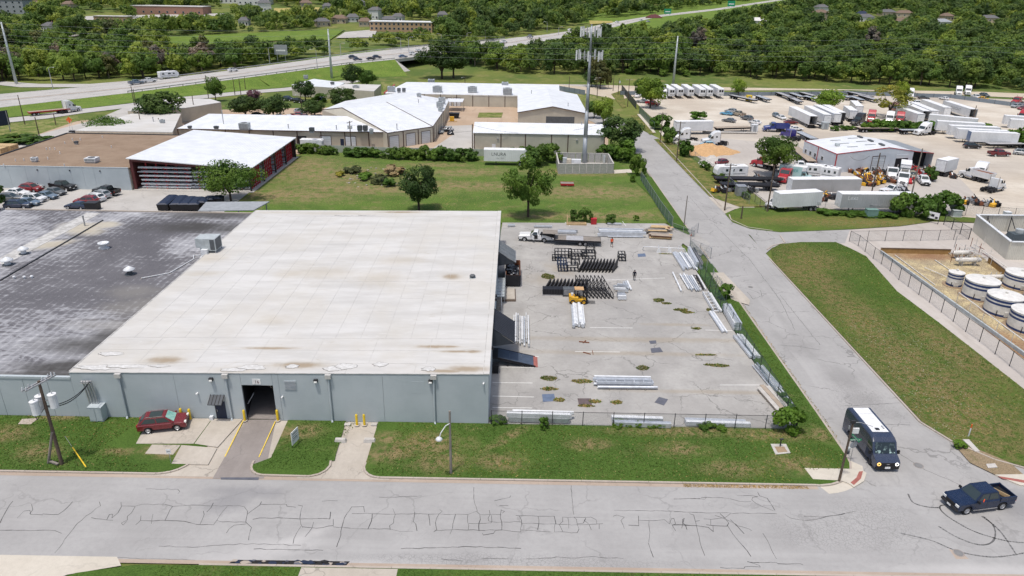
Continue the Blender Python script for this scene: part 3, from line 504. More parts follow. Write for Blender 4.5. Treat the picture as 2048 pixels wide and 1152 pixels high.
for i,(a,b,c,d,z)in enumerate(HW):
 if z is None:z=max(g(a,b).z,g(c,d).z)-.5;HW[i]=(a,b,c,d,z)
 far.append(g(a,b,z));near.append(g(c,d,z))
for a,b,c,d in[(1300,37,1312,44),(1430,22,1440,30),(1560,2,1570,10)]:
 p=g(a,b);q=g(c,d);p.z=q.z=max(p.z,q.z)+2.0;far.append(p);near.append(q)
def ribbon(L,Rr,name,mat,parent=None,dz=0):
 mb=MB()
 for i in range(len(L)-1):mb.quad(Rr[i]+Vc((0,0,dz)),Rr[i+1]+Vc((0,0,dz)),L[i+1]+Vc((0,0,dz)),L[i]+Vc((0,0,dz)))
 return mb.put(name,mat,parent)
hwy=tag(ribbon(far,near,'highway','highway_concrete'),kind='structure')
def across(t):return[n.lerp(f,t)for n,f in zip(near,far)]
med=ribbon(across(.52),across(.46),'median','kerb_concrete',hwy,.05)
for t0 in(.03,.43,.55,.97):ribbon(across(t0+.006),across(t0-.006),'edge_line','paint_line',hwy,.05)
for t0 in(.23,.76):
 L=across(t0+.006);Q=across(t0-.006);mb=MB()
 for i in range(len(L)-1):
  n=max(1,int((L[i+1]-L[i]).length/12))
  for k in range(n):
   u,w=k/n,(k+.35)/n
   mb.quad(*[v+Vc((0,0,.05))for v in(Q[i].lerp(Q[i+1],u),Q[i].lerp(Q[i+1],w),L[i].lerp(L[i+1],w),L[i].lerp(L[i+1],u))])
 o=mb.put('lane_dashes','paint_line',hwy);o['kind']='stuff'
mb=MB()
for i in range(len(near)-1):
 if 5<=i<7:continue
 for E_,sgn in((near,1),(far,-1)):
  a,b=E_[i],E_[i+1];d=(b-a);nrm=Vc((d.y,-d.x,0)).normalized()*sgn
  fa=a+nrm*(2+2.6*a.z);fb=b+nrm*(2+2.6*b.z)
  fa.z=terrain(fa.x,fa.y)-.1;fb.z=terrain(fb.x,fb.y)-.1
  q=[a+Vc((0,0,-.02)),fa,fb,b+Vc((0,0,-.02))]
  mb.quad(*(q if sgn>0 else q[::-1]))
struct('embankment',mb,'embankment_grass')
br=thing('highway_bridge','concrete highway bridge with dark opening beyond the big tree','bridge',tuple(near[5]))
def rel(v):return tuple(Vc(v)-near[5])
mb=MB()
for E_ in(near,far):
 for i in(5,6):mb.beam(rel(E_[i]+Vc((0,0,-.5))),rel(E_[i+1]+Vc((0,0,-.5))),.6,1.5)
mb.put('deck_edge','concrete_light',br)
mb=MB()
mb.quad(rel(near[5]+Vc((0,0,-.05))),rel(near[5]+Vc((7,3,-6.4))),rel(far[5]+Vc((7,3,-6.4))),rel(far[5]+Vc((0,0,-.05))));mb.quad(rel(near[5]+Vc((0,0,-.05))),rel(near[5]+Vc((1,-9,-6.4))),rel(near[5]+Vc((9,0,-6.4))),rel(near[5]+Vc((5,2,-5)))).put('abutment','concrete_light',br)
for k in range(1,4):
 for u in(.1,.5,.9):
  c=near[5].lerp(near[7],k/4).lerp(far[5].lerp(far[7],k/4),u);MB().cyl(rel((c.x,c.y,-.5)),rel((c.x,c.y,c.z-.6)),.6,.6,8).put('column','concrete_light',br)
 c0=near[5].lerp(near[7],k/4);c1=far[5].lerp(far[7],k/4)
 MB().beam(rel(c0+Vc((0,0,-1.4))),rel(c1+Vc((0,0,-1.4))),1.2,1.0).put('crossbeam','concrete_light',br)
def guardrail(pts,label,side):
 t=thing('guard_rail',label,'guard rail',tuple(pts[0]));o=pts[0];mb=MB()
 for i in range(len(pts)-1):
  a,b=pts[i]-o,pts[i+1]-o
  mb.beam(a+Vc((0,0,.65)),b+Vc((0,0,.65)),.12,.32)
 mb.put('rail','rail_grey',t);pm=MB().bx(-.1,.1,-.1,.1,-.2,.75).mesh('post')
 for i in range(len(pts)-1):
  n=max(1,int((pts[i+1]-pts[i]).length/5))
  for k in range(n):ob('post',pm,'wood_grey',t,tuple(pts[i].lerp(pts[i+1],k/n)-o))
guardrail(across(.005)[2:6],'steel guard rail along the near edge of the highway',1)
guardrail(across(.995)[2:8],'steel guard rail along the far edge of the highway',-1)
def road_ribbon(name,pts,width,mat,z=.02,lift=None):
 P=[g(*p)if lift is None else g(*p,lift)for p in pts];L,Q=[],[]
 for i,p in enumerate(P):
  d=(P[min(i+1,len(P)-1)]-P[max(i-1,0)]);n=Vc((-d.y,d.x,0)).normalized()*width/2;L.append(p+n+Vc((0,0,z)));Q.append(p-n+Vc((0,0,z)))
 return tag(ribbon(L,Q,name,mat),kind='structure')
road_ribbon('frontage_road',[(-150,258),(0,242),(80,234),(155,223),(260,211),(370,197),(500,184),(580,178),(690,164),(770,152),(850,142),(930,141),(1000,152),(1090,163),(1180,172)],9,'highway_concrete',.012,0)
road_ribbon('frontage_road',[(-60,312),(0,296),(60,283),(150,257),(215,240),(275,214)],8,'lot_concrete',.016,0)
road_ribbon('frontage_road',[(-150,176),(0,166),(60,171),(180,171),(280,163),(330,157)],11,'highway_concrete',.02,0)
sheet('meadow',[(-200,222),(0,216),(256,188),(512,155),(640,140),(700,132),(770,125),(800,130),(770,148),(690,160),(580,174),(500,180),(370,193),(260,206),(155,218),(80,228),(0,236),(-200,255)],-.0,'embankment_grass')
sheet('meadow',[(-60,262),(0,250),(80,242),(155,232),(160,240),(60,274),(0,288),(-60,302)],-.0,'lawn_far')
def polyl(s):return[tuple(map(float,p.split(',')))for p in s.split()]
k1,k2,k3=700/2048,700/2048,700/2048
CR=[]
for s in['0,340 40,262 75,212','100,312 140,270 175,265 180,290 250,292','185,230 192,262 175,285','250,286 340,290 395,248 425,215','320,515 400,410 450,345 560,256 588,240 582,215','535,308 625,322 660,324','625,320 640,290 660,288 655,310 690,280 710,245 708,218','710,240 790,242 830,230 965,230 1010,242 1120,234 1230,240 1400,238 1430,245 1448,270','790,245 770,280 745,300 745,322 710,340 720,352 740,330','795,350 822,325 965,325 1080,330 1150,348 1250,350','825,297 822,325','895,287 885,345','1010,242 985,285 965,325','1250,350 1290,290 1330,242','1170,348 1195,290 1190,270','1210,275 1235,250 1248,222','1270,325 1300,333 1440,335','1448,270 1438,335 1472,365 1455,440','1450,285 1520,235 1530,215','1525,230 1675,230 1680,242 1730,247','1440,345 1370,352 1340,375 1325,398','1480,318 1520,310 1690,312 1930,316 1935,275','1745,235 1770,240 1755,310 1760,345 1770,365','1760,360 1735,400 1715,460','1770,362 1850,370 1950,355 1950,318','1835,335 1825,370 1785,420','1950,362 2048,370','2048,262 2015,310 2000,365 1995,410 1970,480','855,140 1040,142 1052,155 1040,170','1885,212 1975,210','1485,492 1890,500','570,545 690,543 1100,555 1200,560','930,475 1160,480 1250,470 1480,460 1760,470','0,382 320,384 360,400']:
 CR.append([(x*k1,930+y*k1)for x,y in polyl(s)])
for s in['0,260 10,245 80,243 85,275','12,285 100,282 265,288 370,286 460,288 615,288 690,290 740,270 760,290 885,292','130,285 125,330 105,375','0,370 105,375 235,375 290,388 370,388','250,255 265,290 255,340 232,355 235,378','378,275 370,332 385,345 392,385','460,288 465,320 468,355','525,262 540,270 520,288 500,335 508,380 490,392','495,382 590,380 750,382 890,380 1000,392','618,288 600,370 585,405','690,290 692,378','760,295 755,385','815,265 820,290 808,310 812,328 830,332 828,295','695,342 760,342 825,338 830,333 1000,333','885,262 880,292 888,380','885,265 905,272 890,282','970,295 990,297 1002,320 1005,345 998,375 1000,392','990,298 1100,300 1195,300 1205,345','1005,342 1200,345 1330,350 1480,344','1000,380 1170,392','1100,300 1105,345 1098,378','1200,345 1197,392 1330,396 1340,375 1330,350 1325,318 1310,305','1225,348 1245,330 1245,305 1410,305 1440,320 1445,345','1225,348 1245,390','1275,310 1280,370','1330,345 1365,340 1380,312 1370,325 1395,343','1400,350 1412,380','1458,347 1458,375','1540,300 1560,293 1605,305 1585,325 1605,372','1630,352 1690,355 1688,298','1690,323 1790,325 1840,320 1870,345','1750,325 1755,395 1748,450','1745,455 1760,500 1775,540','1870,345 1880,315 1895,312 1905,345 1885,352 1905,385','1885,352 2030,355','1955,312 1948,340 1965,355 1972,378','170,188 200,190 420,180','845,210 885,200 935,190 940,180','875,238 925,238','770,545 950,550','1030,550 1180,545 1210,537 1290,545 1400,537 1600,548','535,550 660,562','1545,265 1820,268 2048,278','1895,200 2048,196','300,490 500,485 700,478 1000,488','725,130 728,220 745,270','1295,120 1300,200 1310,290','775,400 780,410 840,400 850,385']:
 CR.append([(700+x*k2,930+y*k2)for x,y in polyl(s)])
for s in['0,198 150,198 180,200 190,190 160,190 250,190 330,198 380,212 450,215','370,178 440,178 490,185 460,190 455,205 480,225 510,240 580,268','490,160 500,180 545,195 590,265','0,275 280,280 600,285','90,285 115,292 125,330 150,325','125,330 140,395','45,370 50,318 62,312','65,350 75,378','0,350 130,355 200,365 230,390 228,355 190,350','175,315 215,318 300,308 330,285','215,318 215,350','230,355 310,358 320,340 270,285','310,350 348,410','330,320 365,355 440,375 455,385','360,345 385,375 410,402','240,295 290,312 360,345','270,600 410,605 415,595 505,597 500,588 430,565','430,567 600,572 610,578 740,578 755,585','650,290 680,310 770,325 860,312 960,292 1060,270','760,300 850,305 1000,285','350,410 400,470 450,535','520,400 560,470 600,550','140,395 160,480 180,530']:
 CR.append([(1348+x*k3,930+y*k3)for x,y in polyl(s)])
random.seed(3)
def wiggle(P):
 out=[P[0]]
 for a,b in zip(P,P[1:]):
  n=max(1,int(math.hypot(b[0]-a[0],b[1]-a[1])/.45))
  for i in range(1,n+1):
   t=i/n;j=.06 if i<n else 0
   out.append((a[0]+(b[0]-a[0])*t+ru(-j,j),a[1]+(b[1]-a[1])*t+ru(-j,j)))
 return out
def strip(P,w,z):
 mb=MB()
 for a,b in zip(P,P[1:]):
  d=Vc((b[0]-a[0],b[1]-a[1]));L=d.length
  if L<1e-4:continue
  n=Vc((-d.y,d.x))/L;u=d/L*w*.3;w0=w*ru(.55,1.25)/2
  mb.quad((a[0]-n.x*w0-u.x,a[1]-n.y*w0-u.y,z),(b[0]-n.x*w0+u.x,b[1]-n.y*w0+u.y,z),(b[0]+n.x*w0+u.x,b[1]+n.y*w0+u.y,z),(a[0]+n.x*w0-u.x,a[1]+n.y*w0-u.y,z))
 return mb
for i,c in enumerate(CR):
 P=wiggle(xyl(c));strip(P,.036 if i%3 else .05,.005+.0003*(i%7)).put('crack_seal','tar',road)
for s in['1600,235 1560,238 1560,262 1600,300 1680,350 1760,390 1850,420 1950,445 2048,455','1800,300 1860,345 1880,390 1870,440 1830,465 1760,462 1650,420 1550,360','1330,400 1500,440 1620,490 1720,520 1850,538 1950,532 2048,515','1810,300 1880,360 1930,415 2000,520','1370,170 1400,220 1480,245 1550,250']:
 P=xyl([(1348+x*k3,930+y*k3)for x,y in polyl(s)]);Q=[]
 for i in range(len(P)-1):
  p0,p1,p2,p3=[Vc(P[min(max(j,0),len(P)-1)])for j in(i-1,i,i+1,i+2)]
  for k in range(6):
   t=k/6;Q.append(.5*((2*p1)+(p2-p0)*t+(2*p0-5*p1+4*p2-p3)*t*t+(3*p1-p0-3*p2+p3)*t**3))
 Q.append(Vc(P[-1]));strip([tuple(q)for q in Q],.13,.0075).put('skid_mark','rubber_mark',road)
def manhole(px,py,z,r,lab):
 x,y=xy(px,py,z);t=thing('manhole_cover',lab,'manhole',(x,y,z));MB().lathe([(0,.012),(r,.012),(r,.0)],n=20).put('lid','rubber_mark',t)
 MB().lathe([(r+.02,.008),(r+.09,.008),(r+.09,0)],n=20).put('collar','drive_dark',t)
manhole(1837,931,.004,.38,'round iron manhole cover in front of the delivery van');manhole(1917,1106,.0,.36,'round iron manhole cover in the patched road corner');manhole(1501,574,.004,.32,'round iron manhole cover in the side road beside a cut patch')
sheet('road_patch',xyl([(1898,1098),(1925,1106),(1938,1118),(1912,1118)],.003),.003,'gutter',True)
sheet('steel_trench_cover',xyl([(441,955),(518,955),(517,960),(442,959)],.012),.03,'plate_grey',True)
for s in[[(1380,395),(1420,440),(1470,490),(1500,520),(1560,600),(1590,660)],[(1494,584),(1506,598),(1524,592),(1520,580)],[(1500,660),(1540,690),(1560,740)],[(1555,690),(1600,693),(1640,700)],[(1560,590),(1600,640),(1640,690)],[(1780,895),(1850,940),(1900,960),(1950,985)],[(1690,812),(1800,806)],[(1740,848),(1820,850)],[(1350,300),(1380,330),(1420,380)],[(1310,322),(1345,324)]]:
 strip(wiggle(xyl(s)),.045,.0085).put('crack_seal','tar',side_road)
# MAIN BUILDING
def W(parent):return tuple(-c for c in parent.location)
def wb(mb,name,mat,parent,smooth=False):return mb.put(name,mat,parent,smooth,W(parent)if parent.parent is None else(0,0,0))
MX0,MX1,MY0,MY1=-44.6,-2.2,62.3,118.4
def zr(x):return 5.35+.62*(x-MX0)/(MX1-MX0)
main=thing('warehouse','large grey-blue warehouse with stained white flat roof beside the yard','warehouse',(MX0,MY0,0))
def fx(px,py=800.0):
 d=ray(px,py);t=MY0/d.y;return d.x*t
def fz(px,py):d=ray(px,py);t=MY0/d.y;return CAM_H+d.z*t
OX0,OX1,OZ=fx(488,805),fx(550,805),fz(515,770.5)
xs=[MX0,fx(252,795),fx(355,795),fx(458,795),OX0,OX1,fx(561,795),fx(663,795),fx(767,795),fx(871,795),MX1]
for i in range(len(xs)-1):
 a,b=xs[i],xs[i+1];z0=0.0
 if abs(a-OX0)<1e-6:z0=OZ
 mb=MB().hexa([(a+.012,MY0,z0),(b-.012,MY0,z0),(b-.012,MY0+.22,z0),(a+.012,MY0+.22,z0)],[(a+.012,MY0,zr(a)-.18),(b-.012,MY0,zr(b)-.18),(b-.012,MY0+.22,zr(b)-.18),(a+.012,MY0+.22,zr(a)-.18)])
 wb(mb,'wall_panel','wall_blue_grey',main)
wb(MB().hexa([(MX0,MY0+.02,zr(MX0)-.18),(MX1,MY0+.02,zr(MX1)-.18),(MX1,MY0+.2,zr(MX1)-.18),(MX0,MY0+.2,zr(MX0)-.18)],[(MX0,MY0-.05,zr(MX0)-.02),(MX1,MY0-.05,zr(MX1)-.02),(MX1,MY0+.25,zr(MX1)-.02),(MX0,MY0+.25,zr(MX0)-.02)]),'fascia','wall_blue_grey',main)
wb(MB().bx(MX0+.06,MX0+.25,MY0+.25,MY1-.2,0,5.2),'wall_west','wall_blue_grey',main)
ny=7
for k in range(ny):
 a=MY0+.24+(MY1-MY0-.3)*k/ny;b=MY0+.22+(MY1-MY0-.3)*(k+1)/ny
 wb(MB().bx(MX1-.2,MX1,a,b,0,5.82),'wall_panel','wall_blue_grey',main)
wb(MB().hexa([(MX0+.02,MY1-.2,0),(MX1-.22,MY1-.2,0),(MX1-.22,MY1,0),(MX0+.02,MY1,0)],[(MX0+.02,MY1-.2,5.2),(MX1-.22,MY1-.2,5.78),(MX1-.22,MY1,5.78),(MX0+.02,MY1,5.2)]),'wall_north','wall_blue_grey',main)
deck=MB().hexa([(MX0,MY0+.05,zr(MX0)-.16),(MX1+.02,MY0+.05,zr(MX1)-.16),(MX1+.02,MY1,zr(MX1)-.16),(MX0,MY1,zr(MX0)-.16)],[(MX0,MY0-.06,zr(MX0)-.015),(MX1+.1,MY0-.06,zr(MX1)-.015),(MX1+.1,MY1+.05,zr(MX1)-.015),(MX0,MY1+.05,zr(MX0)-.015)])
deck=wb(deck,'roof_deck','roof_seam',main)
def ry(py,px=600):return xy(px,py,roofz(px))[1]
secs=[MY0+.0,ry(726),ry(700),ry(676),ry(561),ry(430),MY1]
secs=sorted(secs);random.seed(11);strips=15
for j in range(len(secs)-1):
 n=strips if secs[j+1]-secs[j]>8 else(strips//2 if secs[j+1]-secs[j]>2.2 else 6)
 for i in range(n):
  a=MX0+.05+(MX1-MX0-.6)*i/n;b=MX0+.05+(MX1-MX0-.6)*(i+1)/n;y0,y1=secs[j]+.025,secs[j+1]-.025;g_=.016
  pieces=[(y0,y1)]
  if n==strips and random.random()<.18:m_=y0+(y1-y0)*ru(.3,.75);pieces=[(y0,m_-.03),(m_+.03,y1)]
  for p0,p1 in pieces:
   mb=MB().hexa([(a+g_,p0,zr(a)-.014),(b-g_,p0,zr(b)-.014),(b-g_,p1,zr(b)-.014),(a+g_,p1,zr(a)-.014)],[(a+g_,p0,zr(a)),(b-g_,p0,zr(b)),(b-g_,p1,zr(b)),(a+g_,p1,zr(a))])
   mb.put('roof_sheet','roof_membrane',deck)
for sx_ in(MX1-.5,):MB().hexa([(sx_,MY0,zr(sx_)-.01),(MX1+.08,MY0,zr(MX1)-.01),(MX1+.08,MY1,zr(MX1)-.01),(sx_,MY1,zr(sx_)-.01)],[(sx_,MY0,zr(sx_)+.03),(MX1+.08,MY0,zr(MX1)+.05),(MX1+.08,MY1,zr(MX1)+.05),(sx_,MY1,zr(sx_)+.03)]).put('roof_edge','roof_membrane',deck)
def blobpoly(cx,cy,rx,ry_,n=14,j=.28,seed=0):
 rnd=random.Random(seed);return[(cx+rx*(1-j*rnd.random())*cos(6.2832*k/n),cy+ry_*(1-j*rnd.random())*sin(6.2832*k/n))for k in range(n)]
for i,(px,py,rx,ry_)in enumerate([(222,707,1.6,.55),(205,735,3.0,.55),(262,733,3.0,.45),(318,732,1.3,.28),(465,740,1.6,.4),(505,735,1.6,.6),(585,733,.75,.55),(668,737,1.2,.62),(692,733,1.2,.75),(761,729,.85,.5),(858,738,.85,.5),(690,429,1.8,.3),(735,429,1.6,.25)]):
 x,y=xy(px,py,roofz(px))
 MB().prism(blobpoly(x,y,rx+.07,ry_+.07,24,.4,i),zr(x)-.02,zr(x)+.022).put('patch_rim','roof_patch_rim',deck)
 MB().prism(blobpoly(x,y,rx,ry_,24,.4,i),zr(x)-.02,zr(x)+.032).put('roof_patch','roof_patch',deck)
for px in(246,458,662,871):
 x=fx(px-3,775);t_=wb(MB().cyl((x+.0,MY0-.13,.25),(x,MY0-.13,zr(x)-.45),.11,.11,8),'downspout','wall_blue_grey',main)
 MB().bx(x-.3,x+.3,MY0-.34,MY0-.06,zr(x)-.5,zr(x)-.05).put('leader_head','roof_membrane',t_)
 MB().cyl((x,MY0-.13,.3),(x+.05,MY0-.35,.1),.1,.1,8).put('elbow','wall_blue_grey',t_)
for px,py in((423,757),(632,760),(861,761)):
 x,z=fx(px,py),fz(px,py);o=wb(MB().box((x,MY0-.16,z),(.38,.3,.3)),'floodlight','dark_steel',main);MB().box((x,MY0-.33,z-.06),(.3,.04,.16),0,-.4).put('lens','lamp_white',o)
for px,py in((396,785),(968,765),(566,792)):
 x,z=fx(px,py),fz(px,py);wb(MB().cyl((x,MY0-.02,z),(x-.1,MY0-.3,z-.08),.07,.09,8),'camera_housing','white_paint',main)
x0,x1,z0,z1=fx(570,772),fx(592,772),fz(581,779),fz(581,762)
v=wb(MB().bx(x0-.06,x1+.06,MY0-.04,MY0+.0,z0-.06,z1+.06),'louvre_vent','wall_blue_grey',main)
for k in range(7):MB().box(((x0+x1)/2,MY0-.055,z0+(z1-z0)*(k+.5)/7),(x1-x0,.05,.05),0,.6).put('slat','siding_grey',v)
x0,x1,z0,z1=fx(822,775),fx(850,775),fz(836,787),fz(836,763);wb(MB().bx(x0,x1,MY0-.012,MY0+.01,z0,z1),'covered_hatch','wall_blue_grey',main)
x,z=fx(513,763),fz(513,763);nb=wb(MB().box((x,MY0-.03,z),(.85,.04,.62)),'number_board','sign_white',main)
def text_mesh(body,size,name='lettering',depth=.004,shear=0):
 c=bpy.data.curves.new(name,'FONT');c.body=body;c.size=size;c.extrude=depth;c.align_x='CENTER';c.align_y='CENTER'
 o=bpy.data.objects.new(name,c);COL.objects.link(o);dg=bpy.context.evaluated_depsgraph_get();m=bpy.data.meshes.new_from_object(o.evaluated_get(dg));bpy.data.objects.remove(o);m.materials.clear();m.materials.append(None);return m
ob('lettering',text_mesh('16',.48),'maroon_trim',nb,(x+.05,MY0-.055,z-.04),rot=(PI/2,0,0))
x0,x1=fx(433,820),fx(452,820);zt=fz(440,803)
dr=wb(MB().bx(x0,x1,MY0-.05,MY0+.02,.1,zt),'door','navy',main);MB().box((x0+.12,MY0-.09,1.15),(.04,.08,.25)).put('handle','steel',dr)
MB().bx(x0-.08,x0,MY0-.06,MY0+.02,.1,zt+.08).put('door_frame','dark_steel',dr)
aw=wb(MB().hexa([(x0-.35,MY0-1.0,zt+.15),(x1+.1,MY0-1.0,zt+.15),(x1+.1,MY0-.02,zt+.75),(x0-.35,MY0-.02,zt+.75)],[(x0-.35,MY0-1.0,zt+.21),(x1+.1,MY0-1.0,zt+.21),(x1+.1,MY0-.02,zt+.81),(x0-.35,MY0-.02,zt+.81)]),'door_awning','awning_dark',main)
for k in range(5):
 xk=x0-.33+(x1-x0+.4)*k/4;MB().beam((xk,MY0-1.0,zt+.23),(xk,MY0-.02,zt+.83),.05,.05).put('rib','black_metal',aw)
room=MB();d=14
room.quad((OX0,MY0+.2,.03),(OX1,MY0+.2,.03),(OX1+3,MY0+d,.03),(OX0-3,MY0+d,.03));
wb(room,'dock_floor','drive_dark',main)
rm=MB();rm.quad((OX0-.0,MY0+.22,0),(OX0-3,MY0+d,0),(OX0-3,MY0+d,OZ+.4),(OX0,MY0+.22,OZ+.4));rm.quad((OX1,MY0+.22,0),(OX1,MY0+.22,OZ+.4),(OX1+3,MY0+d,OZ+.4),(OX1+3,MY0+d,0));rm.quad((OX0-3,MY0+d,0),(OX1+3,MY0+d,0),(OX1+3,MY0+d,OZ+.4),(OX0-3,MY0+d,OZ+.4));rm.quad((OX0,MY0+.22,OZ+.4),(OX0-3,MY0+d,OZ+.4),(OX1+3,MY0+d,OZ+.4),(OX1,MY0+.22,OZ+.4))
wb(rm,'dock_walls','dark_steel',main)
wb(MB().tube([(OX0+.5,MY0+.7,OZ-.3),(OX0+2.6,MY0+.7,OZ-.3),(OX0+2.75,MY0+.75,OZ-.7)],.04),'door_track','steel',main)
wb(MB().tube([(OX0+.12,MY0+.6,1.6),(OX0+.5,MY0+1.6,2.3)],.05),'pipe','rail_grey',main)
wb(MB().box((fx(425,835),MY0-.2,.3),(.35,.35,.45)),'wall_box','white_metal',main)
x=fx(188,790);ec=thing('electrical_cabinet','pale grey electrical cabinet with conduits against the left front wall','cabinet',(fx(200,815),MY0-.6,.12))
cx=ec.location.x
wb(MB().bx(cx-.68,cx+.68,MY0-.95,MY0-.02,.12,1.75),'cabinet_body','wall_blue_grey',ec);wb(MB().bx(cx-.71,cx+.71,MY0-1.0,MY0,1.75,1.82),'cabinet_lid','wall_blue_grey',ec)
for s_ in(-.34,.34):wb(MB().box((cx+s_,MY0-.97,.95),(.62,.04,1.4)),'cabinet_door','wall_blue_grey',ec)
for k in range(4):
 xx=cx-.75+.27*k;wb(MB().tube([(xx,MY0-.25,1.8),(xx-.15,MY0-.25,4.35),(xx-.15,MY0-.45,4.45)],.075,8),'conduit','steel',ec);wb(MB().lathe([(0,.14),(.13,.08),(.15,-.16),(.1,-.2)],(xx-.15,MY0-.42,4.5),8),'weather_head','rail_grey',ec)
bm=MB().lathe([(.13,0),(.13,1.18),(.09,1.28),(0,1.31)],n=12).mesh('post',True);bs=MB().lathe([(.27,0),(.27,.03),(0,.05)],n=12).mesh('base_ring')
for px,py,lab in((490,841,'yellow steel bollard left of the open dock doorway'),(556,841,'yellow steel bollard right of the open dock doorway'),(364,838,'yellow bollard mostly hidden behind the red car'),(381,839,'yellow bollard just past the nose of the red car'),(714,850,'left yellow bollard at the head of the narrow driveway'),(729,850,'right yellow bollard at the head of the narrow driveway')):
 x,y=xy(px,py,.12);b=thing('bollard',lab,'bollard',(x,y,.12),0,'yellow bollards');ob('post',bm,'yellow_paint',b);ob('base_ring',bs,'drive_concrete',b)
for px,py,lab in((681,882,'concrete wheel stop on the left of the narrow driveway'),(739,882,'concrete wheel stop on the right of the narrow driveway')):
 x,y=xy(px,py,.1);o=MB().hexa([(-.6,-.25,0),(.6,-.25,0),(.6,.25,0),(-.6,.25,0)],[(-.5,-.15,.35),(.5,-.15,.35),(.5,.2,.35),(-.5,.2,.35)]).put('wheel_stop','concrete_light',None,False,(x,y,.02));tag(o,lab,'wheel stop','wheel stops')
for px,py in((695,849),(748,849)):
 x,y=xy(px,py,.1);tag(MB().box((0,0,.06),(.6,.45,.2)).put('kerb_block','concrete_light',None,False,(x,y,.02)),'low concrete block on the driveway edge '+('left' if px<720 else 'right')+' of the two bollards','block','driveway blocks')
def awning(y0,y1,zt,xo,zo,mat,lab):
 t=thing('awning',lab,'awning',(MX1,y0,0));o=MB().hexa([(MX1,y0,zt),(xo,y0,zo),(xo,y1,zo),(MX1,y1,zt)],[(MX1,y0,zt+.08),(xo,y0,zo+.08),(xo,y1,zo+.08),(MX1,y1,zt+.08)]);wb(o,'sloped_sheet',mat,t)
 for y in(y0,y1):wb(MB().add([(MX1+.01,y,zt-.02),(MX1+.01,y,zo-.5),(xo-.02,y,zo-.05),(MX1+.01,y+.04,zt-.02),(MX1+.01,y+.04,zo-.5),(xo-.02,y+.04,zo-.05)],[(0,1,2),(5,4,3),(0,3,4,1),(1,4,5,2),(2,5,3,0)]),'end_panel','awning_dark',t)
 wb(MB().beam((xo,y0,zo+.05),(xo,y1,zo+.05),.08,.1),'edge_trim','steel',t)
 n=int((y1-y0)/.45)
 for k in range(n+1):
  y=y0+(y1-y0)*k/n;wb(MB().beam((MX1,y,zt+.1),(xo,y,zo+.1),.05,.05),'rib','dark_steel' if mat=='awning_rib' else 'rail_grey',t)
ya0=xy(985,661,5.0)[1];ya1=xy(987,621,5.0)[1]
awning(ya0,ya1,5.2,.45,3.4,'awning_rib','dark ribbed awning over the dock door nearest the ramp')
yb0=xy(995,503,5.2)[1];yb1=xy(996,481,5.2)[1]
awning(yb0,yb1,5.2,.5,3.4,'awning_rib_grey','grey ribbed awning over the rear dock door by the dumpster')
for y0,y1 in((ya0+.3,ya1-.3),(yb0+.3,yb1-.3)):
 wb(MB().bx(MX1,MX1+.03,y0,y1,1.2,4.2),'dock_door','black_metal',main)
st=thing('loading_platform','grating platform with steps and rails at the warehouse side','platform',(MX1,88,0))
sy0=xy(1000,592,1.3)[1];sy1=xy(1002,555,1.3)[1];sxo=xy(1010,590,1.3)[0]
wb(MB().bx(MX1,sxo,sy0,sy1,1.15,1.27),'platform_deck','hvac',st)
for k in range(6):
 y=sy0+(sy1-sy0)*(k+.5)/6;wb(MB().bx(MX1+.05,sxo-.05,y-.03,y+.03,1.275,1.31),'grating_bar','siding_grey',st)
for y in(sy0,(sy0+sy1)/2,sy1):wb(MB().cyl((sxo-.05,y,0),(sxo-.05,y,2.25),.03,.03,6),'rail_post','steel',st)
for z in(1.75,2.25):wb(MB().cyl((sxo-.05,sy0,z),(sxo-.05,sy1,z),.03,.03,6),'handrail','steel',st)
for k in range(8):
 wb(MB().bx(MX1+.1,sxo-.5,sy0-.32*(k+1),sy0-.32*k,1.15-.145*(k+1),1.2-.145*(k+1)),'step','wood_grey',st)
wb(MB().tube([(sxo-.45,sy0,2.1),(sxo-.45,sy0-2.6,.95),(sxo-.45,sy0-2.6,0)],.035),'stair_rail','alu',st)
slab_p=tag(MB().prism(xyl([(1010,577),(1029,577),(1030,598),(1006,598)],.3),.0,.34).put('concrete_pad','drive_concrete'),'square concrete pad with dark rim beside the loading platform','pad')
MB().prism(xyl([(1008,576.5),(1031,576.5),(1032,600),(1004,600)],.3),.0,.2).put('pad_rim','wood_pole',slab_p)
x0,y0=xy(1011,574);dp=thing('scrap_dumpster','rusty open roll-off dumpster filled with pale metal offcuts','dumpster',(x0,y0,YZ))
mb=MB();L_,w_,h_=6.4,2.2,1.9
for a in[(0,.08,0,L_),(w_-.08,w_,0,L_)]:mb.bx(a[0],a[1],a[2],a[3],.2,h_)
mb.bx(.08,w_-.08,0,.08,.2,h_);mb.bx(.08,w_-.08,L_-.08,L_,.2,h_);mb.bx(.08,w_-.08,.08,L_-.08,.2,.3);mb.put('bin','rust',dp)
mb=MB();
for k in range(6):mb.bx(-.05,0,.2+k*1.15,.3+k*1.15,.2,h_);mb.bx(w_,w_+.05,.2+k*1.15,.3+k*1.15,.2,h_)
mb.put('ribs','black_metal',dp);MB().bx(.0,w_,-.04,-.002,.2,h_+.02).put('front_panel','black_metal',dp)
random.seed(21)
for k in range(46):
 c=(ru(.3,w_-.3),ru(1.9,5.0),1.2+ru(0,.75));MB().box(c,(ru(.4,1.2),ru(.08,.3),ru(.05,.2)),ru(0,3.1),ru(-.6,.6),ru(-.5,.5)).put('offcut',random.choice(['white_metal','alu','steel','dark_steel']),dp)
MB().bx(.1,w_-.1,.1,L_-.1,.35,1.1).put('scrap_heap','dark_steel',dp)
p=[xy(986,702,1.2),(xy(996,699,1.25)),xy(1072,711,.1),xy(1072,731,.1),xy(996,717,1.25),xy(985,718,1.2)]
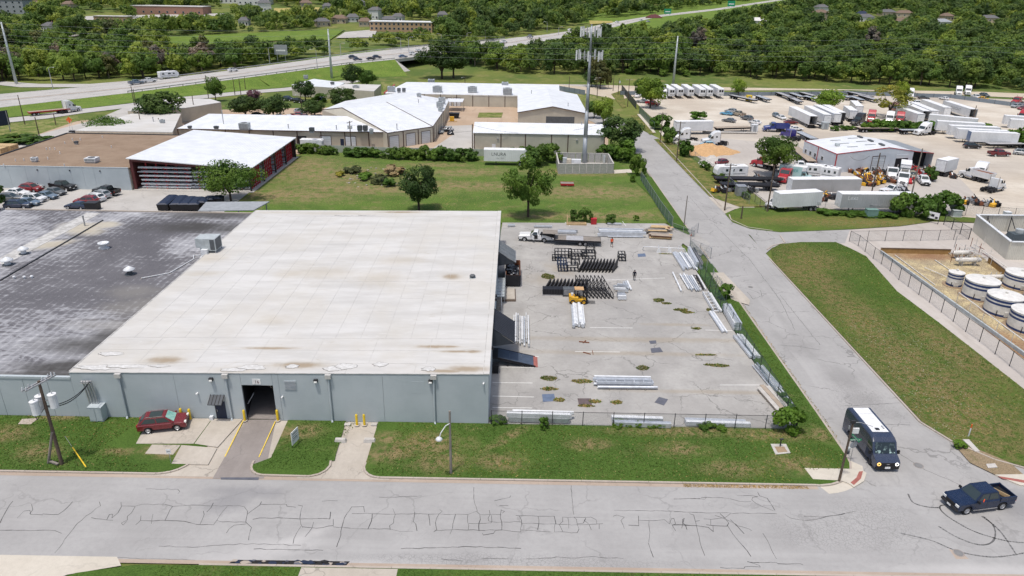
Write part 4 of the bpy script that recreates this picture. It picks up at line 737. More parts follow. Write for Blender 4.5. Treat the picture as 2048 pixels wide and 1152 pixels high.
rpt=thing('dock_ramp','blue-grey portable steel loading ramp with red toe at the dock','ramp',(MX1,xy(996,708,1.2)[1],0))
yl,yh=xy(1040,726,.6)[1],xy(1040,706,.6)[1];xe=xy(1075,721,.05)[0];xk=xy(996,708,1.25)[0]
def ramp_piece(xa,za,xb,zb,y0,y1,th,nm,mt):return wb(MB().hexa([(xa,y0,za-th),(xb,y0,zb-th),(xb,y1,zb-th),(xa,y1,za-th)],[(xa,y0,za),(xb,y0,zb),(xb,y1,zb),(xa,y1,za)]),nm,mt,rpt)
ramp_piece(MX1,1.25,xk,1.25,yl,yh,.15,'level_plate','dark_steel')
zl=lambda x:1.25+(0.12-1.25)*(x-xk)/(xe-xk)
for k in range(3):ramp_piece(xk+(xe-.5-xk)*k/3+.01,zl(xk+(xe-.5-xk)*k/3+.01),xk+(xe-.5-xk)*(k+1)/3-.01,zl(xk+(xe-.5-xk)*(k+1)/3-.01),yl,yh,.05,'deck_plate','ramp_steel')
ramp_piece(xe-.5,zl(xe-.5)+.005,xe,.06,yl,yh,.04,'toe_plate','brick_red_pad')
for y in(yl+.05,yh-.05):ramp_piece(xk,1.27,xe-.3,zl(xe-.3)+.04,y-.05,y+.05,.28,'side_beam','black_metal')
for k in range(2):
 xx=xk+1.2+2.0*k
 for y in(yl+.15,yh-.15):wb(MB().beam((xx,y,YZ),(xx,y,zl(xx)-.05),.12),'support_leg','black_metal',rpt)
bx_,by_=xy(987,745);o=thing('rubbish_bin','black wheeled bin against the warehouse corner','bin',(MX1+.45,by_,YZ));MB().hexa([(-.3,-.35,0),(.3,-.35,0),(.3,.35,0),(-.3,.35,0)],[(-.36,-.42,1.0),(.36,-.42,1.0),(.36,.42,1.0),(-.36,.42,1.0)]).put('bin_body','plastic_black',o);MB().box((0,.02,1.04),(.76,.88,.08)).put('lid','plastic_black',o)
for px,py in((988,510),(989,593),(984,600),(975,697)):
 y=xy(px,py,5.2)[1];wb(MB().box((MX1+.15,y,5.3),(.3,.3,.3)),'floodlight','dark_steel',main)
WX0,WZ=-88.5,4.62
wing=thing('warehouse_wing','lower grey-blue wing with dark weathered bitumen roof left of the warehouse','warehouse',(WX0,MY0,0))
jx=sorted(set([WX0,-74,-64]+[fx(px,797)for px in(5,55,103,153)]+[MX0]))
for a,b in zip(jx,jx[1:]):wb(MB().bx(a+.02,b-.02,MY0+.02,MY0+.24,0,WZ-.12),'wall_panel','wall_blue_grey',wing)
wb(MB().bx(WX0,MX0-.01,MY0-.04,MY0+.3,WZ-.12,WZ+.14),'parapet_cap','wall_blue_grey',wing)
wr=wb(MB().bx(WX0,MX0+.02,MY0+.3,MY1+.3,WZ-.2,WZ),'roof','roof_bitumen',wing)
wb(MB().bx(WX0,WX0+.2,MY0+.3,MY1,0,WZ-.2),'wall_west','wall_blue_grey',wing);wb(MB().bx(WX0+.2,MX0-.02,MY1-.1,MY1+.1,0,WZ-.2),'wall_north','wall_blue_grey',wing)
wb(MB().bx(WX0,MX0-.02,MY1+.1,MY1+.4,WZ-.02,WZ+.16),'north_cap','kerb_concrete',wing)
p,q=xy(0,562,WZ),xy(206,441,WZ);MB().beam((*p,WZ+.06),(*q,WZ+.06),.22,.14).put('expansion_joint','dark_steel',wr)
p,q=xy(0,528,WZ),xy(192,426,WZ);MB().prism([(p[0]-1.6,p[1]),(p[0]+.9,p[1]),(q[0]+.9,q[1]),(q[0]-1.6,q[1])],WZ-.01,WZ+.03).put('walk_strip','roof_seam',wr)
p,q=xy(140,745,WZ),xy(500,424,WZ)
MB().beam((MX0-.12,MY0+.3,WZ+.35),(MX0-.12,MY1,WZ+.35),.14,.7).put('step_flashing','roof_seam',wr)
def mushroom(px,py,lab,r=.75,dark=False):
 x,y=xy(px,py,WZ);t=thing('roof_vent',lab,'vent',(x,y,WZ),0,'vents on the dark roof');MB().cyl((0,0,0),(0,0,.75),r*.48,r*.48,12).put('vent_stack','hvac_dark' if dark else 'white_metal',t)
 MB().lathe([(0,1.25),(r*.4,1.1),(r,.78),(r,.7),(0,.72)],n=16).put('vent_cap','white_metal',t,True);MB().lathe([(r*.9,.03),(r*.85,.12),(r*.4,.12)],n=12).put('base_flange','hvac_dark',t)
mushroom(260,549,'mushroom vent with pointed white cap on dark stack',.75,True);mushroom(48,508,'round white vent cap, rear one at the pale roof strip',.75);mushroom(16,530,'round white vent cap at the left photo edge',.8)
x,y=xy(209,497,WZ);t=thing('turbine_vent','open ring-topped roof vent in the sooty dark patch','vent',(x,y,WZ));MB().lathe([(.5,0),(.42,.45),(.55,.6),(.75,.75),(.8,.95),(.62,.98),(.45,.8),(.3,.7)],n=18).put('vent_bowl','white_metal',t,True);MB().lathe([(0,.72),(.4,.72)],n=12).put('vent_throat','hvac_dark',t)
for s_ in(-.55,.55):MB().box((s_,-.1,.12),(.3,.5,.24)).put('foot','white_metal',t)
x,y=xy(170,452,WZ);t=thing('flue_pipe','thin grey flue pipe standing on the sandy roof patch','pipe',(x,y,WZ));MB().cyl((0,0,0),(0,0,1.6),.12,.12,8).put('pipe','steel',t);MB().cyl((0,0,1.6),(0,0,1.75),.17,.17,8).put('rain_cap','steel',t)
for px,py,lab in((29,557,'leftmost of three small white vent stubs on the dark roof'),(49,557,'middle of three small white vent stubs on the dark roof'),(64,556,'rightmost of three small white vent stubs on the dark roof')):
 x,y=xy(px,py,WZ);t=thing('vent_stub',lab,'vent',(x,y,WZ),0,'small vent stubs');MB().lathe([(.12,0),(.12,.25)],n=8).put('stub','white_metal',t);MB().lathe([(.22,.25),(.15,.36),(0,.4)],n=8).put('cap','white_metal',t)
P=[(*xy(a,b,WZ),WZ+.12)for a,b in((283,558),(340,547),(388,519),(387,512),(400,512))]
t=thing('gas_pipe','pale gas pipe running over the dark roof to the rooftop unit','pipe',P[0]);wb(MB().tube(P,.06,6),'pipe','white_metal',t)
for k in range(6):
 a=Vc(P[0]).lerp(Vc(P[1]),k/6)if k<3 else Vc(P[1]).lerp(Vc(P[2]),(k-3)/3);wb(MB().box((a.x,a.y,WZ+.04),(.3,.12,.08)),'support_block','wood_grey',t)
x,y=xy(425,505,5.1);t=thing('rooftop_unit','boxy grey rooftop air handler where white and dark roofs meet','rooftop unit',(x,y,WZ+.5))
MB().bx(-1.3,1.0,-1.0,1.4,.6,2.4).put('casing','hvac',t);MB().bx(-1.9,-1.3,-.9,1.2,1.0,2.4).put('intake_hood','hvac',t);MB().bx(-1.0,-.1,-1.5,-1.0,-.2,.9).put('duct_drop','white_metal',t);MB().bx(-1.2,.2,-1.7,-.7,-.4,-.15).put('roof_curb','white_metal',t)
for a in(-1.2,.9):
 for b in(-.9,1.3):MB().bx(a-.05,a+.05,b-.05,b+.05,-.4,.6).put('leg','steel',t)
for k in range(3):MB().bx(-1.25+.75*k,-.6+.75*k,-1.03,-1.0,.75,2.3).put('access_panel','hvac_dark' if k==2 else 'hvac',t)
MB().bx(1.0,1.03,-.8,1.2,.7,2.3).put('filter_panel','hvac_dark',t)
x,y=xy(945,555,5.95);t=thing('roof_fan','small grey exhaust fan on the white roof','fan',(x,y,zr(x)));MB().lathe([(.3,0),(.3,.2),(.42,.25),(.3,.42),(0,.48)],n=12).put('fan_hood','hvac_dark',t,True);MB().bx(-.4,.4,-.4,.4,-.01,.06).put('fan_curb','hvac',t)
P=xyl([(396,422),(508,420),(539,403),(412,404)],4.4)
t=thing('lean_to_roof','flat blue-grey lean-to roof behind the two warehouse roofs','canopy',(P[0][0],P[0][1],0));wb(MB().prism(P,4.28,4.42),'roof_sheet','siding_grey',t)
for u in(.05,.5,.95):c=Vc(P[2]).lerp(Vc(P[3]),u);wb(MB().bx(c.x-.08,c.x+.08,c.y-.4,c.y-.2,0,4.28),'post','steel',t)
# VEHICLE KITS  (x forward, y left, z up, origin on the ground under the middle)
KITS={}
def P_(name,mb,mat,sub=(),loc=(0,0,0),smooth=False):return dict(n=name,m=mb if isinstance(mb,bpy.types.Mesh)else mb.mesh(name,smooth),mat=mat,sub=sub,loc=loc)
_wh={}
def wheel(r,w,rim='rim'):
 k=(r,w)
 if k not in _wh:
  ty=MB().lathe([(r*.62,-w/2),(r*.93,-w/2),(r,-w*.3),(r,w*.3),(r*.93,w/2),(r*.62,w/2)],n=16,axis='Y').mesh('tyre',True)
  rm=MB().lathe([(0,-w*.42),(r*.2,-w*.46),(r*.28,-w*.30),(r*.55,-w*.34),(r*.63,-w*.5),(r*.63,w*.5),(r*.55,w*.34),(r*.28,w*.30),(r*.2,w*.46),(0,w*.42)],n=10,axis='Y').mesh('rim')
  _wh[k]=(ty,rm)
 ty,rm=_wh[k];return ty,rm,rim
def wheels(pos,r,w,rim='rim'):
 ty,rm,rmat=wheel(r,w,rim)
 return[dict(n='wheel',m=ty,mat='tyre',loc=(x,y,r),sub=[dict(n='rim',m=rm,mat=rmat,loc=(0,0,0),sub=())])for x,y in pos]
def arch(xc,r,zc,n=7):return[(xc-r*cos(PI*k/n),zc+r*sin(PI*k/n))for k in range(n+1)]
def panel_on(a,b,c,d,u0,u1,v0,v1,off):
 a,b,c,d=map(Vc,(a,b,c,d));n=(b-a).cross(d-a).normalized()*off
 f=lambda u,v:a.lerp(b,u).lerp(d.lerp(c,u),v)+n
 return[f(u0,v0),f(u1,v0),f(u1,v1),f(u0,v1)]
def car_kit(L=4.7,Wd=1.82,H=1.45,belt=.92,hood=.80,xc=.95,xw=.25,xr=-1.15,xd=-1.75,tail=.95,wb=2.7,rw=.33,xo=.05,suv=False,sill=.24):
 f,b=L/2,-L/2;xf,xb=wb/2+xo,-wb/2+xo;ar=rw+.07
 low=[(b+.05,.34)]+[(x,z)for x,z in arch(xb,ar,rw)]+arch(xf,ar,rw)+[(f-.1,.28),(f,.42),(f-.02,.60),(f-.14,hood-.06),(f-.35,hood),(xc,belt),(xd,belt+.03),(b+.12,tail),(b,tail-.15),(b+.0,.5)]
 parts=[P_('body',MB().extrude_y(low,Wd,.09),'PAINT')]
 hw0,hw1=Wd/2-.05,Wd/2-.24
 A=[(xc,-hw0,belt-.02),(xc,hw0,belt-.02),(xd,hw0,belt+.01),(xd,-hw0,belt+.01)];T=[(xw,-hw1,H-.05),(xw,hw1,H-.05),(xr,hw1,H-.05),(xr,-hw1,H-.05)]
 mb=MB().add(A+T,[(0,1,5,4),(1,2,6,5),(2,3,7,6),(3,0,4,7)])
 T2=[(xw-.18,-hw1+.12,H),(xw-.18,hw1-.12,H),(xr+.15,hw1-.12,H),(xr+.15,-hw1+.12,H)]
 mb.add(T+T2,[(0,1,5,4),(1,2,6,5),(2,3,7,6),(3,0,4,7),(4,5,6,7)])
 parts.append(P_('cabin',mb,'PAINT'))
 parts.append(P_('windscreen',MB().ngon(panel_on(A[0],A[1],T[1],T[0],.06,.94,.1,.96,.012)),'glass'))
 parts.append(P_('rear_window',MB().ngon(panel_on(A[2],A[3],T[3],T[2],.08,.92,.2,.92,.012)),'glass'))
 for nm,q in(('l',(A[1],A[2],T[2],T[1])),('r',(A[3],A[0],T[0],T[3]))):
  for u0,u1 in([(.08,.46),(.5,.92)]if nm=='l' else[(.08,.5),(.54,.92)]):
   parts.append(P_('side_window',MB().ngon(panel_on(*q,u0,u1,.16,.9,.012)),'glass'))
 for s in(-1,1):
  parts.append(P_('headlight',MB().box((f-.12,s*(Wd/2-.28),hood-.12),(.22,.38,.15)),'lamp_white'))
  parts.append(P_('tail_light',MB().box((b+.07,s*(Wd/2-.22),tail-.12),(.16,.3,.16)),'lamp_red'))
  parts.append(P_('mirror',MB().box((xc-.18,s*(Wd/2+.06),belt+.06),(.16,.2,.13)),'PAINT'))
 parts.append(P_('grille',MB().box((f-.02,0,.52),(.06,Wd*.55,.2)),'plastic_black'))
 parts.append(P_('licence_plate',MB().box((b-.005,0,.62),(.03,.5,.14)),'sign_white'))
 if suv:
  for s in(-1,1):parts.append(P_('roof_rail',MB().beam((xw-.2,s*(hw1-.05),H+.05),(xr+.2,s*(hw1-.05),H+.05),.05),'dark_steel'))
 parts+=wheels([(x,s*(Wd/2-.12))for x in(xf,xb)for s in(-1,1)],rw,.22)
 return parts
KITS['sedan']=car_kit()
KITS['suv']=car_kit(4.6,1.9,1.70,1.06,1.0,1.25,.42,-1.55,-2.2,1.08,2.7,.38,.05,True,.3)
KITS['hatch']=car_kit(4.2,1.78,1.5,.95,.84,1.05,.4,-1.35,-1.9,.98,2.55,.32)
KITS['coupe']=car_kit(4.6,1.85,1.35,.9,.8,.75,.05,-1.0,-1.8,.98,2.7,.34)
def pickup_kit(L=5.8,Wd=1.98,H=1.98,cab=(1.3,.62,-1.0,-1.22),bed_h=1.36,rw=.42,wb=3.6,crew=True,door_open=False,black=False,xo=.15):
 f,b=L/2,-L/2;xf,xb=wb/2+xo,-wb/2+xo;ar=rw+.09;belt=1.28;xc,xw,xr,xd=cab
 low=[(b+.02,.5)]+arch(xb,ar,rw+.03)+arch(xf,ar,rw+.03)+[(f-.08,.42),(f,.55),(f-.02,.98),(f-.14,1.16),(xc,belt-.02),(xd,belt),(xd,1.0),(b+.02,1.0)]
 parts=[P_('body',MB().extrude_y(low,Wd,.08),'PAINT')]
 hw0,hw1=Wd/2-.06,Wd/2-.25
 A=[(xc,-hw0,belt-.04),(xc,hw0,belt-.04),(xd,hw0,belt-.02),(xd,-hw0,belt-.02)];T=[(xw,-hw1,H-.06),(xw,hw1,H-.06),(xr,hw1,H-.06),(xr,-hw1,H-.06)]
 mb=MB().add(A+T,[(0,1,5,4),(1,2,6,5),(2,3,7,6),(3,0,4,7)]);T2=[(xw-.15,-hw1+.1,H),(xw-.15,hw1-.1,H),(xr+.1,hw1-.1,H),(xr+.1,-hw1+.1,H)]
 mb.add(T+T2,[(0,1,5,4),(1,2,6,5),(2,3,7,6),(3,0,4,7),(4,5,6,7)]);parts.append(P_('cab',mb,'PAINT'))
 parts.append(P_('windscreen',MB().ngon(panel_on(A[0],A[1],T[1],T[0],.06,.94,.08,.95,.012)),'glass'))
 parts.append(P_('rear_window',MB().ngon(panel_on(A[2],A[3],T[3],T[2],.12,.88,.2,.9,.012)),'glass'))
 for nm,q in(('l',(A[1],A[2],T[2],T[1])),('r',(A[3],A[0],T[0],T[3]))):
  for u0,u1 in(([(.1,.47),(.52,.92)]if nm=='l' else[(.08,.48),(.53,.9)])if crew else[(.14,.86)]):
   parts.append(P_('side_window',MB().ngon(panel_on(*q,u0,u1,.14,.88,.012)),'glass'))
 bw=Wd/2-.02;bd=[]
 wl=MB();wl.bx(b+.02,xd-.04,-bw,-bw+.11,.98,bed_h);wl.bx(b+.02,xd-.04,bw-.11,bw,.98,bed_h);wl.bx(b+.02,b+.1,-bw+.11,bw-.11,.62,bed_h-.02);wl.bx(xd-.12,xd-.04,-bw+.11,bw-.11,.98,bed_h)
 parts.append(P_('bed_wall',wl,'PAINT'));parts.append(P_('bed_liner',MB().bx(b+.1,xd-.12,-bw+.11,bw-.11,.985,1.0+.01),'plastic_black'))
 for s in(-1,1):
  parts.append(P_('headlight',MB().box((f-.07,s*(Wd/2-.25),.92),(.2,.36,.2)),'lamp_white'));parts.append(P_('tail_light',MB().box((b+.05,s*(Wd/2-.1),1.05),(.1,.14,.36)),'lamp_red'))
  parts.append(P_('mirror',MB().box((xc-.2,s*(Wd/2+.12),1.32),(.14,.22,.22)),'plastic_black'));parts.append(P_('running_board',MB().box(((xf+xb)/2,s*(Wd/2-.02),.42),(wb-2*ar-.15,.16,.06)),'chrome'))
 for s in(-1,1):
  for x_ in((1.2,.1,-1.15)if crew else(.85,-.4)):parts.append(P_('door_seam',MB().box((x_,s*(Wd/2),.95),(.025,.012,.6)),'plastic_black'))
 parts.append(P_('grille',MB().box((f-.03,0,.82),(.08,Wd*.5,.3)),'plastic_black'));parts.append(P_('front_bumper',MB().box((f+.02,0,.55),(.14,Wd*.95,.22)),'dark_steel'));parts.append(P_('rear_bumper',MB().box((b-.04,0,.55),(.14,Wd*.9,.16)),'chrome'));parts.append(P_('licence_plate',MB().box((f+.1,0,.55),(.02,.4,.16)),'sign_white'))
 parts+=wheels([(x,s*(Wd/2-.14))for x in(xf,xb)for s in(-1,1)],rw,.27)
 return parts
KITS['pickup']=pickup_kit();KITS['pickup_single']=pickup_kit(5.9,1.98,1.9,(.95,.3,-.45,-.62),1.28,.40,3.55,False)
def semi_kit(sleeper=True,fairing=True):
 p=[];L=7.6 if sleeper else 6.6;f=L/2;xcab=f-2.0;xs=xcab-(3.0 if sleeper else 1.5)
 hood=[(f-2.05,.75),(f-1.85,.75)]+arch(f-1.25,.62,.55)[0:]+[(f-.1,.55),(f,.75),(f-.02,1.35),(f-.25,1.62),(f-2.05,1.95)]
 p.append(P_('hood',MB().extrude_y(hood,2.15,.18),'PAINT'))
 cabo=[(xs,.95),(f-1.98,.95),(f-1.98,1.93),(f-2.5,2.85)]+([(f-2.85,3.35),(f-3.6,3.95),(xs,4.0)]if fairing else[(f-2.7,2.95),(xs,2.95)])
 p.append(P_('cab',MB().extrude_y(cabo,2.45,.12),'PAINT'))
 p.append(P_('windscreen',MB().ngon(panel_on((f-1.98,-1.1,1.93),(f-1.98,1.1,1.93),(f-2.5,1.05,2.85),(f-2.5,-1.05,2.85),.02,.98,.06,.95,.03)),'glass'))
 for s in(-1,1):
  q=[(f-2.15,s*1.235,2.0),(f-3.0,s*1.235,2.0),(f-3.0,s*1.235,2.72),(f-2.55,s*1.235,2.72)];p.append(P_('side_window',MB().ngon(q if s>0 else q[::-1]),'glass'))
  if sleeper:q=[(f-3.7,s*1.235,2.3),(f-4.2,s*1.235,2.3),(f-4.2,s*1.235,2.75),(f-3.7,s*1.235,2.75)];p.append(P_('sleeper_window',MB().ngon(q if s>0 else q[::-1]),'glass'))
  p.append(P_('fuel_tank',MB().cyl((xcab-.2,s*.95,.75),(xcab-1.8,s*.95,.75),.34,.34,12),'chrome'));p.append(P_('mirror',MB().box((f-2.2,s*1.45,2.3),(.12,.22,.7)),'black_metal'))
  p.append(P_('headlight',MB().box((f-.15,s*.85,1.15),(.2,.32,.24)),'lamp_white'));p.append(P_('exhaust_stack',MB().cyl((xs-.12,s*1.0,1.0),(xs-.12,s*1.0,3.6),.08,.08,8),'chrome'));p.append(P_('mudflap',MB().box((-f+.05,s*.85,.6),(.04,.6,.7)),'plastic_black'))
 p.append(P_('grille',MB().box((f+.0,0,1.1),(.08,1.1,.8)),'chrome'));p.append(P_('bumper',MB().box((f+.03,0,.58),(.2,2.3,.36)),'PAINT'))
 p.append(P_('chassis',MB().bx(-f,xcab,-.45,-.3,.8,1.05).bx(-f,xcab,.3,.45,.8,1.05).bx(-f+.3,-f+.45,-.3,.3,.8,1.0).bx(-f+2.3,-f+2.5,-.3,.3,.8,1.0),'black_metal'));p.append(P_('fifth_wheel',MB().box((-f+1.5,0,1.15),(1.0,.9,.12),0,0,-.06),'dark_steel'))
 p+=wheels([(f-1.25,s*1.0)for s in(-1,1)],.52,.3);p+=wheels([(x,s*.92)for x in(-f+.85,-f+2.15)for s in(-1,1)],.52,.56,'rim_dark')
 return p
KITS['semi']=semi_kit();KITS['semi_low']=semi_kit(True,False);KITS['daycab']=semi_kit(False,False)
def trailer_kit(L=16.0,h0=1.15,h1=4.05,Wd=2.55,side='trailer_rib',nose='trailer_white',reefer=False,open_back=False,rear='trailer_white'):
 f=L/2;p=[];a=Wd/2
 p.append(P_('side_wall',MB().bx(-f,f,-a,-a+.06,h0,h1-.05),side));p.append(P_('side_wall',MB().bx(-f,f,a-.06,a,h0,h1-.05),side))
 p.append(P_('roof',MB().bx(-f,f,-a,a,h1-.05,h1),'trailer_white'));p.append(P_('front_wall',MB().bx(f-.06,f,-a+.06,a-.06,h0,h1-.05),nose));p.append(P_('floor',MB().bx(-f,f-.06,-a+.06,a-.06,h0,h0+.12),'wood_grey'))
 if not open_back:
  p.append(P_('rear_door',MB().bx(-f,-f+.05,-a+.06,-.01,h0+.12,h1-.05),rear));p.append(P_('rear_door',MB().bx(-f,-f+.05,.01,a-.06,h0+.12,h1-.05),rear))
 else:p.append(P_('bulkhead',MB().bx(-f+3.5,-f+3.55,-a+.06,a-.06,h0+.12,h1-.05),'dark_steel'))
 p.append(P_('rear_frame',MB().bx(-f-.04,-f,-a,-a+.1,h0,h1).bx(-f-.04,-f,a-.1,a,h0,h1).bx(-f-.04,-f,-a+.1,a-.1,h1-.14,h1),'steel'))
 p.append(P_('chassis',MB().bx(-f+.2,f-3,-.5,-.35,h0-.22,h0).bx(-f+.2,f-3,.35,.5,h0-.22,h0).bx(-f+.3,-f+3.2,-1.0,1.0,.55,.7),'black_metal'))
 for s in(-1,1):p.append(P_('landing_leg',MB().bx(f-3.1,f-2.95,s*.8-.07,s*.8+.07,.08,h0).bx(f-3.2,f-2.85,s*.8-.15,s*.8+.15,0,.08),'dark_steel'))
 p.append(P_('rear_guard',MB().bx(-f-.02,-f+.08,-1.1,1.1,.5,.6).bx(-f,-f+.06,-.7,-.6,.6,h0).bx(-f,-f+.06,.6,.7,.6,h0),'dark_steel'))
 if reefer:p.append(P_('cooling_unit',MB().bx(f,f+.55,-1.0,1.0,h0+1.0,h1-.25),'white_metal'));p.append(P_('cooling_grille',MB().bx(f+.55,f+.58,-.85,-.1,h0+1.5,h1-.45),'plastic_black'));p.append(P_('cooling_grille',MB().bx(f+.55,f+.58,.1,.85,h0+1.5,h1-.45),'plastic_black'))
 p+=wheels([(x,s*.95)for x in(-f+1.2,-f+2.5)for s in(-1,1)],.5,.52,'rim')
 return p
KITS['trailer']=trailer_kit();KITS['trailer_blue']=trailer_kit(nose='car_blue');KITS['trailer_open']=trailer_kit(open_back=True);KITS['reefer']=trailer_kit(14.6,reefer=True);KITS['trailer_short']=trailer_kit(8.5);KITS['trailer_dirty']=trailer_kit(16,side='trailer_rib_dirty',rear='trailer_rib_dirty');KITS['trailer_slats']=trailer_kit(15,side='trailer_slats');KITS['trailer_black_rear']=trailer_kit(rear='black_metal');KITS['van_trailer']=trailer_kit(11.5)
def flatbed_kit(L=14.5,Wd=2.55,z=1.4,axles=2,deck='wood_plank',frame='black_metal',drop=False):
 f=L/2;p=[];a=Wd/2;n=9
 for k in range(n):p.append(P_('deck_plank',MB().bx(-f,f,-a+.06+(Wd-.12)*k/n+.01,-a+.06+(Wd-.12)*(k+1)/n-.01,z-.06,z),deck))
 p.append(P_('frame',MB().bx(-f,f,-a,-a+.06,z-.22,z+.02).bx(-f,f,a-.06,a,z-.22,z+.02).bx(-f,f,-.55,-.4,z-.6,z-.06).bx(-f,f,.4,.55,z-.6,z-.06).bx(-f-.05,-f,-a,a,z-.25,z+.02).bx(f,f+.05,-a,a,z-.25,z+.02),frame))
 for s in(-1,1):p.append(P_('landing_leg',MB().bx(f-3.0,f-2.86,s*.75-.06,s*.75+.06,0,z-.3),'dark_steel'));p.append(P_('tail_light',MB().box((-f-.06,s*1.0,z-.15),(.03,.25,.1)),'lamp_red'))
 p+=wheels([(-f+1.3+1.25*k,s*.9)for k in range(axles)for s in(-1,1)],.5,.5,'rim')
 return p
KITS['flatbed']=flatbed_kit();KITS['flatbed_steel']=flatbed_kit(13.5,deck='rail_grey');KITS['flatbed_burnt']=flatbed_kit(15,deck='black_metal',axles=3);KITS['flatbed_short']=flatbed_kit(9,deck='alu',axles=2);KITS['flatbed_red']=flatbed_kit(12,deck='wood_plank',frame='red_paint')
def dump_kit():
 p=semi_kit(False,False);p=[q for q in p if q['n']not in('fifth_wheel','exhaust_stack')]
 L=6.6;f=L/2;b0,b1=-f-1.2,f-3.7
 mb=MB();mb.hexa([(b0,-1.15,1.2),(b1,-1.15,1.2),(b1,-1.05,1.2),(b0,-1.05,1.2)],[(b0-.2,-1.25,2.6),(b1,-1.25,2.6),(b1,-1.17,2.6),(b0-.2,-1.17,2.6)]);mb.hexa([(b0,1.05,1.2),(b1,1.05,1.2),(b1,1.15,1.2),(b0,1.15,1.2)],[(b0-.2,1.17,2.6),(b1,1.17,2.6),(b1,1.25,2.6),(b0-.2,1.25,2.6)]);mb.bx(b1,b1+.08,-1.2,1.2,1.2,2.9);mb.hexa([(b0-.08,-1.1,1.2),(b0,-1.1,1.2),(b0,1.1,1.2),(b0-.08,1.1,1.2)],[(b0-.28,-1.2,2.5),(b0-.2,-1.2,2.5),(b0-.2,1.2,2.5),(b0-.28,1.2,2.5)]);mb.bx(b0,b1,-1.05,1.05,1.15,1.25)
 return p+[P_('dump_bed',mb,'PAINT')]
KITS['dump_truck']=dump_kit()
def rv_kit(L=8.5,Wd=2.5,h0=.6,h1=3.1):
 f=L/2;a=Wd/2;o=[(-f,h0),(f-.9,h0),(f,1.2),(f-.1,2.2),(f-.7,h1-.1),(f-1.0,h1),(-f+.2,h1),(-f,h1-.25)]
 p=[P_('shell',MB().extrude_y(o,Wd,.12),'white_paint'),P_('roof_unit',MB().bx(-.5,.5,-.4,.4,h1,h1+.3),'white_metal'),P_('roof_unit',MB().bx(-2.8,-2.2,-.25,.25,h1,h1+.18),'white_metal')]
 for s in(-1,1):
  for x0,x1 in((-3.2,-2.2),(-.6,.6),(1.5,2.3)):p.append(P_('window',MB().box(((x0+x1)/2,s*a,2.15),(x1-x0,.03,.6)),'glass'))
  p.append(P_('stripe',MB().box((-.2,s*a,1.25),(L*.8,.02,.14)),'car_grey'))
 p.append(P_('door',MB().box((2.75,-a-.01,1.6),(.7,.03,1.9)),'white_metal'));p.append(P_('hitch',MB().beam((f-.5,.4,.6),(f+1.1,0,.6),.1).beam((f-.5,-.4,.6),(f+1.1,0,.6),.1),'black_metal'))
 p+=wheels([(x,s*1.05)for x in(-.8,.1)for s in(-1,1)],.36,.25)
 return p
KITS['camper']=rv_kit();KITS['camper_long']=rv_kit(10.5)
def cargo_kit(L=6.0):
 f=L/2;o=[(-f,.55),(f-.6,.55),(f,1.0),(f,2.2),(f-.3,2.55),(-f,2.55)]
 return[P_('box',MB().extrude_y(o,2.2,.06),'white_paint'),P_('side_door',MB().box((1.6,-1.11,1.5),(.8,.03,1.6)),'white_metal'),P_('fender',MB().box((-.3,-1.15,.75),(1.8,.2,.12)),'black_metal'),P_('hitch',MB().beam((f-.3,.4,.55),(f+1.2,0,.55),.1).beam((f-.3,-.4,.55),(f+1.2,0,.55),.1),'black_metal')]+wheels([(x,s*1.0)for x in(-.75,.15)for s in(-1,1)],.34,.22)
KITS['cargo_trailer']=cargo_kit()
def boxtruck_kit():
 p=[P_('cab',MB().extrude_y([(1.6,.6),(2.0,.6)]+arch(2.6,.48,.45)+[(3.6,.55),(3.7,.9),(3.6,1.3),(2.9,1.5),(2.3,2.3),(1.6,2.35)],2.0,.1),'PAINT'),P_('windscreen',MB().ngon(panel_on((2.9,-.9,1.5),(2.9,.9,1.5),(2.3,.85,2.3),(2.3,-.85,2.3),.04,.96,.08,.94,.02)),'glass'),P_('box',MB().bx(-3.7,1.5,-1.2,1.2,.95,3.4),'truck_teal'),P_('box_roof',MB().bx(-3.72,2.4,-1.18,1.18,3.4,3.46),'white_paint')]
 for s in(-1,1):p.append(P_('side_window',MB().box((2.05,s*1.0,1.8),(.7,.03,.6)),'glass'))
 p.append(P_('overcab',MB().hexa([(1.5,-1.2,2.45),(2.4,-1.1,2.6),(2.4,1.1,2.6),(1.5,1.2,2.45)],[(1.5,-1.2,3.4),(2.3,-1.15,3.4),(2.3,1.15,3.4),(1.5,1.2,3.4)]),'white_paint'))
 return p+wheels([(2.6,s*.9)for s in(-1,1)],.42,.25)+wheels([(-2.2,s*.85)for s in(-1,1)],.42,.45)
KITS['box_truck']=boxtruck_kit()
def flatbody_kit():
 p=[q for q in KITS['daycab']if q['n']not in('fifth_wheel','exhaust_stack')];mb=MB()
 p2=[P_('stake_bed',MB().bx(-5.6,-.3,-1.25,1.25,1.15,1.3),'wood_plank'),P_('bed_rail',MB().bx(-5.6,-.3,-1.3,-1.25,1.1,1.34).bx(-5.6,-.3,1.25,1.3,1.1,1.34).bx(-.36,-.3,-1.25,1.25,1.3,2.4),'black_metal')]
 return p+p2
KITS['flat_truck']=flatbody_kit()
def loaded_dump_kit():
 p=[q for q in KITS['dump_truck']];p=p+[P_('load',MB().bx(-4.4,-.45,-1.04,1.04,1.3,2.35),'rust')];return p
KITS['dump_loaded']=loaded_dump_kit()
def place(kit,paint,name,label,cat,at,rz,group=None,z=0.0,scale=None,extra=None):
 t=thing(name,label,cat,(at[0],at[1],z),rz,group,scale)
 def rec(p,par):
  o=ob(p['n'],p['m'],paint if p['mat']=='PAINT' else p['mat'],par,p['loc'])
  for q in p['sub']:rec(q,o)
 for p in KITS[kit]:rec(p,t)
 return t
